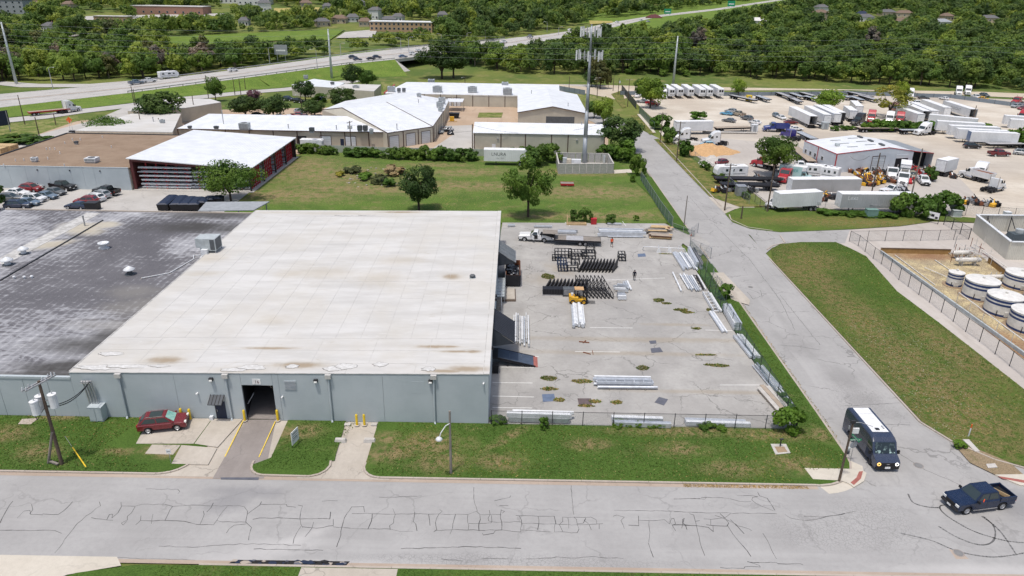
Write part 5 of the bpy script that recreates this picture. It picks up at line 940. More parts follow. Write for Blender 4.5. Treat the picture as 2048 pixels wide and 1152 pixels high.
def ppx(kit,paint,name,label,cat,tail,nose,group=None,z=0.0,scale=None):
 a=g(*tail,z);b=g(*nose,z);return place(kit,paint,name,label,cat,((a.x+b.x)/2,(a.y+b.y)/2),atan2(b.y-a.y,b.x-a.x),group,z,scale)
def lettering(t,body,size,loc,rot,mat='car_grey',nm='lettering'):return ob(nm,text_mesh(body,size),mat,t,loc,rot=rot)
def delivery_van():
 L,Wd,H=7.0,2.1,2.85;f=L/2;p=[]
 side=[(-f+.05,.42)]+arch(-1.95,.47,.4)+arch(2.35,.47,.4)+[(f-.1,.38),(f,.6),(f-.02,1.0),(f-.2,1.18),(f-.85,1.45)]
 top=[(f-1.35,2.45),(f-1.7,2.72),(f-2.3,H),(-f+.4,H),(-f+.08,H-.18),(-f,H-.6),(-f,.7)]
 body=MB()
 out=side+top;rings=[]
 for y,k in((-1.05,.0),(-1.03,.06),(-.93,.16),(.93,.16),(1.03,.06),(1.05,0)):
  rings.append([(x,y,z-(max(0,z-2.2)/(H-2.2))*(.22-k*1.375 if abs(y)>.95 else 0))for x,z in out])
 n=len(out);vs=[v for r_ in rings for v in r_];fs=[]
 for r_ in range(5):
  for i in range(n):j=(i+1)%n;fs.append((r_*n+i,(r_+1)*n+i,(r_+1)*n+j,r_*n+j))
 fs+=[tuple(range(n)),tuple(range(5*n,6*n))[::-1]]
 body.add(vs,fs)
 bm_=body.mesh('body');bmx=bmesh.new();bmx.from_mesh(bm_);bmesh.ops.recalc_face_normals(bmx,faces=bmx.faces);bmx.to_mesh(bm_);bmx.free()
 p.append(dict(n='body',m=bm_,mat='PAINT',loc=(0,0,0),sub=()))
 p.append(P_('roof_panel',MB().bx(-f+.45,f-2.35,-.72,.72,H-.01,H+.02),'white_paint',sub=[P_('roof_hatch',MB().bx(f-2.95,f-2.6,-.3,.05,H+.02,H+.07),'dark_steel'),P_('antenna_base',MB().bx(f-3.3,f-2.8,.42,.55,H+.02,H+.08),'siding_grey')]+[P_('roof_seam',MB().bx(x-.01,x+.01,-.72,.72,H+.02,H+.026),'roof_seam')for x in(-2,-.3,1.2)]))
 w=[(f-.84,-.93,1.47),(f-.84,.93,1.47),(f-1.35,.88,2.43),(f-1.35,-.88,2.43)]
 p.append(P_('windscreen',MB().ngon(panel_on(*w,.02,.98,.03,.95,.03)),'windscreen_van'))
 for s in(-1,1):
  q=[(f-1.0,s*1.056,1.45),(f-2.1,s*1.056,1.45),(f-2.1,s*1.056,2.2),(f-1.5,s*1.056,2.2)];p.append(P_('side_window',MB().ngon(q if s>0 else q[::-1]),'glass'))
  q=[(f-1.0,s*1.054,.6),(f-2.15,s*1.054,.6),(f-2.15,s*1.054,1.42),(f-1.0,s*1.054,1.42)];p.append(P_('door',MB().ngon(q if s>0 else q[::-1]),'navy'))
  p.append(P_('mirror',MB().box((f-1.05,s*1.25,1.5),(.16,.2,.34)),'plastic_black'));p.append(P_('sill_trim',MB().box((.2,s*1.06,.46),(3.3,.04,.1)),'plastic_black'))
  p.append(P_('headlight',MB().lathe([(.10,0),(.10,.06),(.165,.06),(.165,0)],(f-.03,s*.78,.86),14,'X'),'headlight_amber' if s<0 else 'headlight_on',sub=[P_('lens',MB().lathe([(0,.04),(.1,.04)],(f-.03,s*.78,.86),12,'X'),'dark_steel')]))
 p.append(P_('face_panel',MB().bx(f-.02,f+.012,-.62,.62,.72,1.0),'plastic_black'));p.append(P_('lower_bumper',MB().bx(f-.3,f+.05,-1.0,1.0,.34,.68),'plastic_black'));p.append(P_('licence_plate',MB().box((f+.065,0,.52),(.03,.46,.2)),'sign_white'))
 p.append(P_('badge',MB().box((f+.015,0,.86),(.01,.24,.05)),'chrome'))
 return p+wheels([(2.35,s*.9)for s in(-1,1)],.39,.26,'rim_dark')+wheels([(-1.95,s*.9)for s in(-1,1)],.39,.26,'rim_dark')
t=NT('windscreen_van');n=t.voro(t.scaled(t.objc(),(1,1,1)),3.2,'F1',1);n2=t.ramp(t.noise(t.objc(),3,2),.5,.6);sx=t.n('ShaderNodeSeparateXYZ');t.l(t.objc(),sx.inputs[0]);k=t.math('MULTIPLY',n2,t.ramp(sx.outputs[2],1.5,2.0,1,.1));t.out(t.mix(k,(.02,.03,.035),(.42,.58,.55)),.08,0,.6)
KITS['delivery_van']=delivery_van()
# VEHICLES NEAR
v=ppx('delivery_van','van_blue','delivery_van','dark blue delivery van with white roof panel turning at the corner','van',(1712,868),(1764,934),None,0,(1.0,1.1,1.03))
p=place('pickup','pickup_blue','pickup_truck','dark blue crew-cab pickup at the right edge of the crossroads','pickup truck',(xy(1953,1010)),heading(xy(2015,1000),xy(1905,1003))-R(-6))
MB().box((-1.9,.0,1.2),(.06,1.75,.32),R(24)).put('bed_board','wood_new',p)
p.rotation_euler.z=heading(xy(2020,1008),xy(1912,1022));pk_=p
ppx('suv','car_maroon','suv','dark red SUV with reflective windscreen shade on the front pad','car',(292,859),(366,851),None,.15)
for o in bpy.data.objects:
 if o.name.startswith('windscreen')and o.parent and o.parent.get('label','').startswith('dark red SUV'):o.material_slots[0].material=M['sunshade']
 if o.name.startswith('roof_rail')and o.parent and o.parent.get('label','').startswith('dark red SUV'):o.material_slots[0].material=M['chrome']
suvr=[o for o in bpy.data.objects if o.get('label','').startswith('dark red SUV')][0];MB().bx(-1.1,.1,-.5,.5,1.715,1.735).put('sunroof','glass',suvr)
wt=ppx('pickup_single','car_white','pickup_truck','white single-cab pickup with open door towing the gooseneck trailer','pickup truck',(1099,482),(1043,479),None,YZ)
MB().hexa([(.62,.97,.55),(.66,.97,.55),(.16,1.72,.55),(.12,1.72,.55)],[(.62,.95,1.3),(.66,.95,1.3),(.16,1.68,1.3),(.12,1.68,1.3)]).put('open_door','car_white',wt);MB().box((-.0,.985,.95),(.9,.02,.75)).put('door_opening','plastic_black',wt)
MB().bx(-2.7,-1.0,-.8,.8,1.02,1.2).put('bed_tools','hvac_dark',wt)
a,b=Vc((*xy(1200,490),YZ)),Vc((*xy(1104,486),YZ));gl=(a-b).length
gt=thing('gooseneck_trailer','long black gooseneck flatbed trailer behind the white pickup','trailer',tuple((a+b)/2),atan2((b-a).y,(b-a).x));f=gl/2
for k in range(8):MB().bx(-f,f-.4,-1.2+.3*k+.012,-1.2+.3*(k+1)-.012,.98,1.03).put('deck_plank','wood_grey',gt)
MB().bx(-f,f-.35,-1.28,-1.2,.75,1.05).bx(-f,f-.35,1.2,1.28,.75,1.05).bx(-f-.06,-f,-1.28,1.28,.6,1.05).bx(-f,f-.4,-.5,-.35,.55,.95).bx(-f,f-.4,.35,.5,.55,.95).put('frame','black_metal',gt)
MB().beam((f-.4,.5,1.2),(f+2.0,.2,1.75),.18,.3).beam((f-.4,-.5,1.2),(f+2.0,-.2,1.75),.18,.3).bx(f-.5,f-.3,-1.2,1.2,.9,1.9).cyl((f+1.9,0,1.75),(f+1.9,0,1.1),.09,.09,8).put('gooseneck','black_metal',gt)
MB().bx(f-.9,f+1.7,-1.1,1.15,2.0,2.06).put('front_deck','wood_grey',gt);MB().bx(-f+3,-f+6,-1.18,1.18,1.03,1.05).put('deck_mat','rail_grey',gt)
ty,rm,_=wheel(.4,.45)
for x in(-f+2.6,-f+3.55):
 for s in(-1,1):
  w_=ob('wheel',ty,'tyre',gt,(x,s*1.0,.4));ob('rim',rm,'rim',w_)
for k in range(9):MB().bx(-f+.5+k*1.2,-f+.75+k*1.2,-1.31,-1.28,.78,.86).put('reflector','lamp_red' if k%2 else 'sign_white',gt)
x,y=xy(1158,606);fk=thing('forklift','yellow forklift with cage roof carrying a driver in the yard','forklift',(x,y,YZ),R(0))
MB().extrude_y([(-1.35,.35),(-.5,.35),(.75,.35),(.9,.6),(.55,.75),(-.15,.75),(-.2,1.1),(-1.2,1.15),(-1.4,.9)],1.25,.08).put('body','yellow_machine',fk);MB().bx(-1.48,-1.2,-.62,.62,.4,1.2).put('counterweight','yellow_machine',fk)
for sx_ in(-.75,.6):
 for s in(-1,1):MB().beam((sx_,s*.52,.75),(sx_*.8-.05,s*.5,2.2),.08).put('cage_post','black_metal',fk)
MB().bx(-.75,.55,-.58,.58,2.2,2.28).put('cage_roof','sand_orange',fk);MB().bx(.95,1.1,-.5,-.38,.1,2.5).bx(.95,1.1,.38,.5,.1,2.5).bx(.97,1.08,-.38,.38,2.3,2.45).bx(.97,1.08,-.38,.38,.6,.75).put('mast','black_metal',fk)
for s in(-1,1):MB().bx(1.12,2.3,s*.3-.06,s*.3+.06,.12,.18).put('fork','dark_steel',fk);
MB().bx(1.1,1.16,-.5,.5,.1,.9).put('carriage','black_metal',fk);MB().bx(-.55,-.1,-.3,.3,.75,.9).bx(-.6,-.5,-.3,.3,.9,1.35).put('seat','plastic_black',fk);MB().cyl((-1.05,0,1.15),(-1.05,0,1.5),.2,.2,10).put('gas_bottle','white_metal',fk)
ty,rm,_=wheel(.36,.26)
for x in(-.95,.62):
 for s in(-1,1):w_=ob('wheel',ty,'tyre',fk,(x,s*.55,.36));ob('rim',rm,'yellow_machine',w_)
PK=[((2,403),(39,402),'suv','car_grey','dark grey SUV at the left photo edge'),((18,389),(55,391),'sedan','car_white','white sedan in front of the red SUV at left'),((42,381),(85,384),'suv','car_red','red SUV in the left parking row'),((60,371),(96,379),'hatch','car_silver','silver crossover behind the red SUV by the blue wall'),((102,376),(152,382),'pickup','car_black','black pickup parked by the blue-grey wall'),((94,386),(130,391),'sedan','car_grey','charcoal sedan below the black pickup'),((80,395),(110,398),'sedan','car_steelblue','pale blue sedan between charcoal and white cars'),((48,402),(92,404),'suv','car_white','white SUV beside the navy cars'),((38,409),(78,411),'sedan','car_steelblue','dark slate sedan behind the navy SUV'),((17,417),(57,416),'suv','car_navy','navy blue SUV nearest the dark roof at left'),((242,392),(187,386),'pickup','car_black','black crew pickup at the top of the right parking row'),((219,398),(184,393),'suv','car_silver','silver SUV below the black crew pickup'),((208,404),(171,400),'suv','car_white','white SUV next to the red SUV of the right row'),((196,408),(152,408),'suv','car_red','red SUV at the lower end of the right row'),((174,418),(138,416),'sedan','car_navy','navy sedan partly hidden behind the dark roof edge')]
for tl,ns,kt,pt,lab in PK:ppx(kt,pt,'parked_car',lab,'pickup truck' if kt.startswith('pickup')else 'car',tl,ns,'cars in the staff parking lot')
o=thing('dark_bin','dark steel bin beside the navy sedan in the parking lot','bin',xy(187,419));MB().hexa([(-1.1,-.8,0),(1.1,-.8,0),(1.1,.8,0),(-1.1,.8,0)],[(-1.2,-.9,1.5),(1.2,-.9,1.5),(1.2,.9,1.5),(-1.2,.9,1.5)]).put('bin_body','black_metal',o);MB().box((0,0,1.53),(2.4,1.8,.06)).put('lid','dark_steel',o)
HT=[((1090/4,676/4),(1180/4,662/4),'pickup','car_steelblue','grey car towing nothing at left on the highway'),((1195/4,660/4),(1280/4,650/4),'pickup','car_white','white pickup on the highway before the white camper'),((1865/4,573/4),(1930/4,568/4),'suv','car_white','white car alone on the highway right of the camper'),((706,117),(726,111),'suv','car_navy','dark blue SUV, upper of the highway pair'),((715,121),(733,117),'sedan','car_navy','dark car, lower of the first highway pair'),((742,120),(758,115),'sedan','car_black','black car leading the lower highway lane'),((754,117),(771,112),'suv','car_navy','navy car just before the bridge'),((806,115),(822,110),'sedan','car_blue','blue car on the bridge deck'),((826,110),(841,105),'suv','car_white','white car on the bridge deck'),((836,103),(849,99),'sedan','car_white','white car in the far lane on the bridge'),((1008,86),(1020,82),'suv','car_white','white car emerging beside the big tree on the highway'),((1003,90),(1021,85),'sedan','car_silver','silver car emerging beside the big tree on the highway'),((1060,76),(1074,72),'pickup','car_silver','silver pickup left of the antenna tower on the highway'),((1140,62),(1152,58),'suv','car_white','white car on the highway close to the antenna tower'),((1234,46),(1243,43),'sedan','car_white','white car, leftmost of three far highway cars'),((1282,43),(1292,40),'suv','car_white','white car, middle of three far highway cars'),((1296,45),(1306,42),'sedan','car_silver','silver car, rightmost of three far highway cars')]
def hz(px,py):
 for(a,b,c,d,z),(a2,b2,c2,d2,z2)in zip(HW,HW[1:]):
  if a<=px<=a2:return z+(z2-z)*(px-a)/(a2-a)
 return None
for tl,ns,kt,pt,lab in HT:
 z=hz(tl[0],tl[1])
 if z is None:z=g(*tl).z+1.6
 A,B=g(*tl,z),g(*ns,z);i=min(range(len(near)-1),key=lambda i:(near[i].lerp(far[i],.5)-A).length+(near[i+1].lerp(far[i+1],.5)-A).length);dd=near[i+1]-near[i]
 ang=atan2(dd.y,dd.x)
 place(kt,pt,'highway_car',lab,'car',(A.x,A.y),ang,'cars on the highway',z+.06)
z=hz(325,155);A=g(338,157,z);place('camper','car_white','towed_camper','white travel trailer towed along the highway','camper',(A.x,A.y),heading((near[2].x,near[2].y),(near[3].x,near[3].y)),None,z+.06)
fb=ppx('flatbed_red','car_white','flatbed_trailer','dark red flatbed trailer pulled along the left frontage road','trailer',(73,231),(126,226));ppx('semi','car_white','semi_truck','white day tractor pulling the red flatbed on the frontage road','truck',(122,227),(156,222))
# POLES, FENCES, YARD GOODS, PEOPLE
def height_to(base,py):
 lo,hi=0.0,60.0
 for _ in range(40):
  m=(lo+hi)/2
  if project(base+Vc((0,0,m)))[1]>py:lo=m
  else:hi=m
 return lo
def wpole(px,py,top,label,arm=0,arm_rz=0.0,r=.15,mat='wood_pole',group='utility poles',z=0.0,lean=(0,0),kit=()):
 b=g(px,py,z)if py>190 else g(px,py);h=height_to(b,top);t=thing('utility_pole',label,'pole',tuple(b),0,group)
 MB().cyl((0,0,-.1),(lean[0],lean[1],h),r,r*.7,10).put('shaft',mat,t)
 for k in range(arm):
  c=Vc((lean[0],lean[1],h-.35-.9*k));d=Vc((cos(arm_rz),sin(arm_rz),0));o=MB().beam(c-d*1.25,c+d*1.25,.12,.14).put('crossarm','wood_grey',t)
  for s in(-1.1,-.6,.6,1.1):MB().cyl(c+d*s+Vc((0,0,.07)),c+d*s+Vc((0,0,.28)),.05,.03,6).put('insulator','insulator',o)
 if 'can' in kit:
  for s in((1,-1)if 'can2' in kit else(1,)):tr=MB().cyl((s*.42,-.1,h-2.1),(s*.42,-.1,h-1.2),.25,.25,10).put('transformer','white_metal',t);MB().cyl((s*.42,-.1,h-1.2),(s*.42,-.1,h-1.0),.05,.03,6).put('bushing','insulator',tr)
 if 'lamp' in kit:MB().tube([(0,0,h-1),(-.6,-.4,h-.7),(-1.2,-.8,h-.8)],.04).put('lamp_arm','steel',t);MB().lathe([(0,.12),(.2,.06),(.22,-.04),(0,-.08)],(-1.35,-.9,h-.85),8).put('lamp_head','white_metal',t)
 t['h']=h;return t,h
b=g(124,928,LZ);t,h=wpole(124,928,762,'tall wooden pole with three transformers on the front lawn',0,0,.17,z=LZ)
for k,(dx,dy)in enumerate(((.75,.1),(-.62,.35),(-.55,-.55))):
 tr=MB().cyl((dx,dy,h-2.75-.35*(k>0)),(dx,dy,h-1.45-.35*(k>0)),.35,.35,14).put('transformer','white_metal',t);MB().lathe([(.37,0),(.37,.06),(0,.12)],(dx,dy,h-1.45-.35*(k>0)),14).put('transformer_lid','white_paint',tr);MB().cyl((dx,dy,h-1.4-.35*(k>0)),(dx+.1,dy,h-1.05-.35*(k>0)),.06,.03,6).put('bushing','insulator',tr);MB().beam((0,0,h-2.0),(dx,dy,h-2.0),.08).put('bracket','steel',tr)
for k in(-.16,.16):
 d=Vc((cos(1.25),sin(1.25),0));c=Vc((0,0,h-.2))+Vc((k,0,0));o=MB().beam(c-d*1.5,c+d*1.5,.1,.12).put('crossarm','rail_grey',t)
 for s in(-1.4,-.8,.5,1.1,1.4):MB().cyl(c+d*s+Vc((0,0,.06)),c+d*s+Vc((0,0,.32)),.07,.04,6).put('insulator','insulator',o)
j=height_to(b,862);q=g(97,926,LZ)-b;MB().cyl((q.x,q.y,0),(.02,-.1,j),.13,.12,8).put('prop_pole','wood_grey',t);q2=g(117,931,LZ)-b;MB().beam((q.x+.1,q.y,.25),(q2.x,q2.y,.15),.2,.16).put('foot_brace','wood_grey',t)
for k in range(2):
 P0=Vc((0,0,height_to(b,812)-.1*k));P1=Vc((fx(191,782),MY0-.5,4.6))-b;pts=[]
 for i in range(13):
  u=i/12;p=P0.lerp(P1,u);p.z-=(1.35+.3*k)*4*u*(1-u)*.5;pts.append(tuple(p))
 MB().tube(pts,.045,6).put('service_cable','wire',t)
MB().tube([(0,0,height_to(b,812)),(-.9,-.3,height_to(b,812)-1.3),(-.95,-.35,height_to(b,812)+.2),(-.62,-.5,h-3)],.03).put('drop_cable','wire',t)
p,q=g(141,898,LZ),g(172,934,LZ);o=thing('guy_guard','yellow guy wire guard slanting over the front lawn','guy guard',tuple(q));MB().cyl((0,0,0),tuple(Vc((p.x-q.x,p.y-q.y,.9))*.75),.06,.06,8).put('sleeve','yellow_paint',o);MB().cyl((0,0,-.05),tuple(Vc((p.x-q.x,p.y-q.y,.9))*1.2),.012,.012,5).put('guy_wire','wire_pale',o)
b=g(902,946,LZ);t,h=wpole(902,946,822,'weathered wooden pole with curved street lamp beside the kerb',0,0,.13,'wood_grey',z=LZ)
MB().tube([(0,0,h-1.3),(-.35,-.5,h-1.25),(-.75,-.9,h-1.75),(-.85,-1.0,h-2.1)],.045,8).put('lamp_arm','white_metal',t);MB().lathe([(0,.18),(.2,.12),(.33,-.05),(.28,-.12),(0,-.14)],(-.9,-1.05,h-2.25),12).put('lamp_head','white_metal',t,True)
t,h=wpole(1678,962,843,'dark slender pole with white sign box at the street corner',0,0,.12,z=LZ);MB().box((.35,-.1,h-.9),(.55,.12,.55)).put('sign_box','sign_white',t);MB().tube([(0,0,h-.1),(.9,.3,h-.3),(2.2,.6,h-.9)],.03).put('bracket_arm','rail_grey',t);MB().box((0,0,h-.05),(.4,.2,.3)).put('photocell','dark_steel',t);MB().box((-.25,0,h-.6),(.1,.1,.3)).put('bracket','steel',t)
b=g(1700,922,LZ);h=height_to(b,884);t=thing('street_sign','grey sign post with green street name blades and stop sign back','street sign',tuple(b));MB().cyl((0,0,0),(0,0,h+.35),.03,.03,6).put('post','steel',t)
for rz_,n_ in((0.05,'blade'),(1.7,'blade')):bl=MB().box((0,0,h+.25+.2*(rz_>1)),(1.25,.03,.22),rz_).put('name_blade','sign_green',t);MB().box((0,-.02*(rz_<1),h+.25+.2*(rz_>1)),(.95,.034,.05),rz_).put('lettering_line','sign_white',bl)
MB().prism([(.4*cos(R(22.5+45*k)),.4*sin(R(22.5+45*k)))for k in range(8)],-.01,.01).put('stop_plate','siding_grey',t,False,(0,.06,h-.35)).rotation_euler=(PI/2,0,.2)
x,y=xy(1695,905,LZ);o=thing('meter_cluster','grey meter cans on the grass behind the corner pole','meter',(x,y,LZ));MB().lathe([(.16,.3),(.2,.5),(.16,.62),(0,.64)],n=10).put('meter_can','hvac',o);MB().lathe([(.16,-.0),(.2,.2),(.16,.3)],n=10).put('lower_can','hvac_dark',o)
x,y=xy(1937,872,.1);o=thing('marker_post','white marker post with orange cap on the tank lawn','marker',(x,y,.1));MB().cyl((0,0,0),(0,0,1.0),.06,.06,8).put('post','white_paint',o);MB().cyl((0,0,1.0),(0,0,1.4),.065,.065,8).put('cap','orange',o)
for i,(pts,lab)in enumerate((([(1925,879),(1938,879),(1960,903),(1950,903)],'long pale broken slab in the grass below the marker post'),([(1972,928),(1990,927),(1995,935),(1976,936)],'square pale slab in the bare earth at the corner'))):
 tag(MB().prism(xyl(pts,.15),.05,.18).put('broken_slab','concrete_light'),lab,'slab','slabs at the corner')
hp=tag(MB().prism(xyl([(1541,888),(1572,888),(1581,906),(1551,909)],.15),.05,.17).put('hydrant_pad','concrete_light'),'sunken concrete box with a stub pipe on the front lawn','pad');MB().prism(xyl([(1549,893),(1568,893),(1575,903),(1556,905)],.19),.1,.19).put('earth_fill','mud',hp);c=xy(1560,893,.15);MB().cyl((*c,.15),(*c,1.0),.06,.06,8).cyl((c[0]-.15,c[1],1.0),(c[0]+.2,c[1],1.05),.09,.09,8).put('stub_pipe','dark_steel',hp)
x,y=xy(592,890,LZ);o=thing('yard_sign','white real-estate style board on dark legs in the small lawn','sign',(x,y,LZ),R(74));MB().bx(-.6,.6,-.03,.03,.35,1.75).put('board','sign_white',o)
for k,(z_,w_)in enumerate(((1.45,.8),(1.2,.9),(.95,.7),(.75,.85))):MB().bx(-w_/2,w_/2,-.04,.04,z_-.04,z_+.04).put('lettering_line','rail_grey' if k%2 else 'car_grey',o)
for s in(-.55,.55):MB().cyl((s,0,0),(s,0,1.75),.03,.03,6).put('leg','dark_steel',o)
x,y=xy(342,926,.14);o=thing('small_sign','small white notice on a thin post by the pad edge','sign',(x,y,.14));MB().cyl((0,0,0),(0,0,1.4),.03,.03,6).put('post','steel',o);MB().bx(-.22,.22,-.05,-.02,1.1,1.6).put('plate','sign_white',o);MB().bx(-.15,.15,-.06,-.05,1.3,1.36).put('lettering_line','car_grey',o)
def fence(pts,h,step,mesh_mat,post_mat,label,z=.05,r=.04,rail=True,tops=None,mid=False,name='chain_link_fence',cat='fence'):
 P=[Vc((*q,z))for q in pts];t=thing(name,label,cat,tuple(P[0]));o=P[0]
 for a,b in zip(P,P[1:]):
  L=(b-a).length;n=max(1,round(L/step));rz=atan2(b.y-a.y,b.x-a.x)
  pm=MB().quad((0,0,.03),(L/n,0,.03),(L/n,0,h),(0,0,h)).mesh('mesh_panel');po=MB().cyl((0,0,0),(0,0,h+.08),r,r,8).mesh('post')
  for i in range(n):
   c=a.lerp(b,i/n)-o;ob('post',po,post_mat,t,tuple(c));ob('mesh_panel',pm,mesh_mat,t,tuple(c),rz)
  if rail:MB().cyl(a-o+Vc((0,0,h)),b-o+Vc((0,0,h)),.025,.025,6).put('top_rail',post_mat,t)
  if mid:MB().cyl(a-o+Vc((0,0,h*.5)),b-o+Vc((0,0,h*.5)),.02,.02,6).put('mid_rail',post_mat,t)
 ob('post',po,post_mat,t,tuple(P[-1]-o));return t
fence([(-1.9,62.12),(29.62,62.12)],1.7,3.1,'chainlink_grey','dark_steel','low chain-link fence along the front of the yard')
fence([(29.7,62.12),(29.75,104.5)],2.1,3.0,'chainlink_green','dark_steel','green-screened chain-link fence between yard and side road')
fence(xyl([(1452,600),(1440,585),(1424,562)],YZ),1.8,2.2,'chainlink_grey','steel','bent broken section of chain-link fence in the yard gap')
fence(xyl([(1425,560),(1400,527),(1379,503)],YZ),2.2,3,'chainlink_green','steel','green-screened fence section beside the grass island')
fence(xyl([(1379,497),(1421,517)],YZ),1.9,2.6,'chainlink_grey','steel','open yard gate leaf swung over the grass island',YZ,.05,True,None,True,'fence_gate','gate')
fence(xyl([(1344,455),(1322,425),(1281,360)],YZ),2.1,3,'chainlink_screen','steel','slate-screened chain-link fence beside the back lawn')
fence(xyl([(1345,458),(1388,474)],YZ),1.2,2.6,'chainlink_green','steel','green mesh fence round the small verge by the gate')
fence(xyl([(1381,476),(1395,466)],.02),1.9,2.4,'chainlink_grey','steel','short gate leaf standing beside the bare pole',.02,.05,True,None,True,'fence_gate','gate')
wpole(1368,451,391,'bare leaning-free wooden pole beside the side road gate',0,0,.12,'wood_grey')
c=xy(1382,472);o=thing('traffic_cone','orange traffic cone by the yard gate','cone',(*c,.02));MB().lathe([(.16,.04),(.04,.62),(0,.64)],n=10).put('cone','orange',o);MB().box((0,0,.02),(.42,.42,.04)).put('base','orange',o)
gp=thing('pipe_gate','long low white pipe gate lying across the yard entrance','gate',(*xy(1285,497),YZ));G0=gp.location
pts=[g(1285,499,YZ),g(1288,493,.9),g(1368,497,.9),g(1374,507,YZ)];MB().tube([tuple(p-G0)for p in pts],.07,8).put('top_pipe','white_paint',gp)
for a in(1316,1337,1357):
 p=g(a,500,YZ)-G0;MB().cyl((p.x,p.y,0),(p.x,p.y,.85),.06,.06,8).put('upright','white_paint',gp)
for a in(1317,1339):
 p=g(a,505,YZ)-G0;MB().hexa([(p.x-.35,p.y-.1,0),(p.x+.35,p.y-.1,0),(p.x+.35,p.y+.1,0),(p.x-.35,p.y+.1,0)],[(p.x-.15,p.y-.05,.7),(p.x+.2,p.y-.05,.7),(p.x+.2,p.y+.05,.7),(p.x-.15,p.y+.05,.7)]).put('foot_bracket','white_paint',gp)
random.seed(31)
def bundle(a,b,label,items,wdt,name='pole_stack',cat='pole stack',group='stacks of steel sections in the yard',base=True,jitter=.25,levels=1,zb=YZ):
 A,B=g(*a,zb),g(*b,zb);L=(B-A).length;t=thing(name,label,cat,tuple((A+B)/2),atan2(B.y-A.y,B.x-A.x),group);f=L/2;n=len(items)
 per=math.ceil(n/levels)
 if base:
  for x in(-f*.6,0,f*.6):MB().bx(x-.06,x+.06,-wdt/2,wdt/2,0,.12).put('timber_bearer','wood_grey',t)
 for i,(k,s,mt)in enumerate(items):
  lv=i//per;c=i%per;y=-wdt/2+wdt*(c+.5)/per;z=.12*base+s/2+lv*(s+.02);e=ru(-jitter,jitter);ll=f-abs(ru(0,jitter))
  if k=='o':mb=MB().cyl((-ll+e,y,z),(ll+e,y,z),s/2,s/2,12,False);mb.cyl((-ll+e+.02,y,z),(ll+e-.02,y,z),s/2-.02,s/2-.02,10);
  elif k=='s':mb=MB().box((e,y,z),(2*ll,s,s))
  elif k=='u':mb=MB().bx(-ll+e,ll+e,y-s*.5,y+s*.5,z-s/2,z-s/2+.04).bx(-ll+e,ll+e,y-s*.5,y-s*.5+.04,z-s/2+.04,z+s/2).bx(-ll+e,ll+e,y+s*.5-.04,y+s*.5,z-s/2+.04,z+s/2)
  elif k=='p':mb=MB().box((e,y,z),(2*ll,wdt/per*.92,.06))
  elif k=='l':
   mb=MB().bx(-ll+e,ll+e,y-s,y-s+.1,z-s/2,z+s/2).bx(-ll+e,ll+e,y+s-.1,y+s,z-s/2,z+s/2)
   m_=int(2*ll/1.0)
   for q in range(m_+1):mb.bx(-ll+e+q*2*ll/m_-.06,-ll+e+q*2*ll/m_+.06,y-s+.1,y+s-.1,z-.04,z+.04)
  mb.put({'o':'tube','s':'box_section','u':'channel','p':'plank','l':'ladder_frame'}[k],mt,t)
 return t
wm,gv,al,st_='white_metal','galvanised','alu','steel'
bundle((1042,690),(1042,632),'jumbled rack of white poles nearest the ramp awning',[('o',.22,wm),('o',.16,gv),('s',.22,wm),('o',.18,wm),('s',.14,st_),('o',.2,wm),('s',.2,wm),('o',.14,st_),('o',.2,wm),('o',.12,wm),('o',.16,gv),('s',.2,wm),('o',.14,wm),('o',.12,st_),('o',.18,wm),('s',.12,wm)],2.2,jitter=.9,levels=2)
bundle((1158,656),(1154,612),'pair of thick white tubes and boxes in front of the forklift',[('s',.25,wm),('o',.5,wm),('o',.5,wm),('u',.35,al),('s',.3,wm),('o',.45,wm),('o',.4,gv)],1.7,levels=1,jitter=.5)
bundle((1186,767),(1303,769),'long galvanised truss beam stack in the middle of the yard',[('o',.3,gv),('u',.4,gv),('s',.35,wm),('l',.3,gv),('s',.3,gv),('s',.3,wm)],1.5,levels=2,jitter=.2)
bundle((1194,778),(1314,779),'single long tube lying in front of the truss stack',[('o',.32,gv)],.5,jitter=.1)
bundle((1016,838),(1146,842),'white box sections stacked behind the fence next to the warehouse',[('s',.55,gv),('s',.5,wm),('s',.5,wm),('o',.4,wm)],1.6,levels=2,jitter=.3)
bundle((1218,846),(1333,850),'white sections behind the middle of the front fence',[('s',.5,gv),('u',.45,gv),('s',.45,wm)],1.5,levels=1,jitter=.4)
bundle((1369,848),(1498,852),'long pale section behind the right of the front fence',[('s',.45,wm),('s',.4,gv)],1.0,levels=1,jitter=.2)
bundle((1380,541),(1358,507),'silver pole stack at the top of the fence row',[('o',.3,wm),('s',.28,gv),('o',.28,gv),('s',.3,wm),('o',.3,gv),('s',.35,al),('s',.35,gv)],2.6,levels=1,jitter=.5)
bundle((1398,540),(1380,507),'tall dark-ended silver stack against the fence screen',[('s',.4,gv),('s',.4,al),('s',.4,gv),('s',.4,wm),('u',.4,st_),('s',.4,gv)],1.3,levels=3,jitter=.3)
bundle((1362,584),(1345,547),'single thin white rail left of the fence row stacks',[('s',.2,wm)],.4,jitter=.1)
bundle((1390,583),(1370,551),'pale blue and white tubes in the second fence row stack',[('s',.28,wm),('o',.26,gv),('o',.26,gv),('o',.26,wm),('o',.26,gv),('o',.26,wm)],2.0,jitter=.5)
bundle((1408,583),(1392,553),'rusty ladder frame and white rail in the second row',[('s',.2,wm),('l',.3,'dark_steel')],1.2,jitter=.3)
bundle((1437,626),(1415,589),'long white ladder frames in the third fence row',[('s',.25,wm),('l',.45,wm)],1.5,jitter=.2)
bundle((1449,667),(1421,625),'bundle of thin parallel white tubes beside the pallet timber',[('s',.2,wm),('s',.2,gv),('s',.2,wm),('s',.2,gv)],.8,jitter=.2)
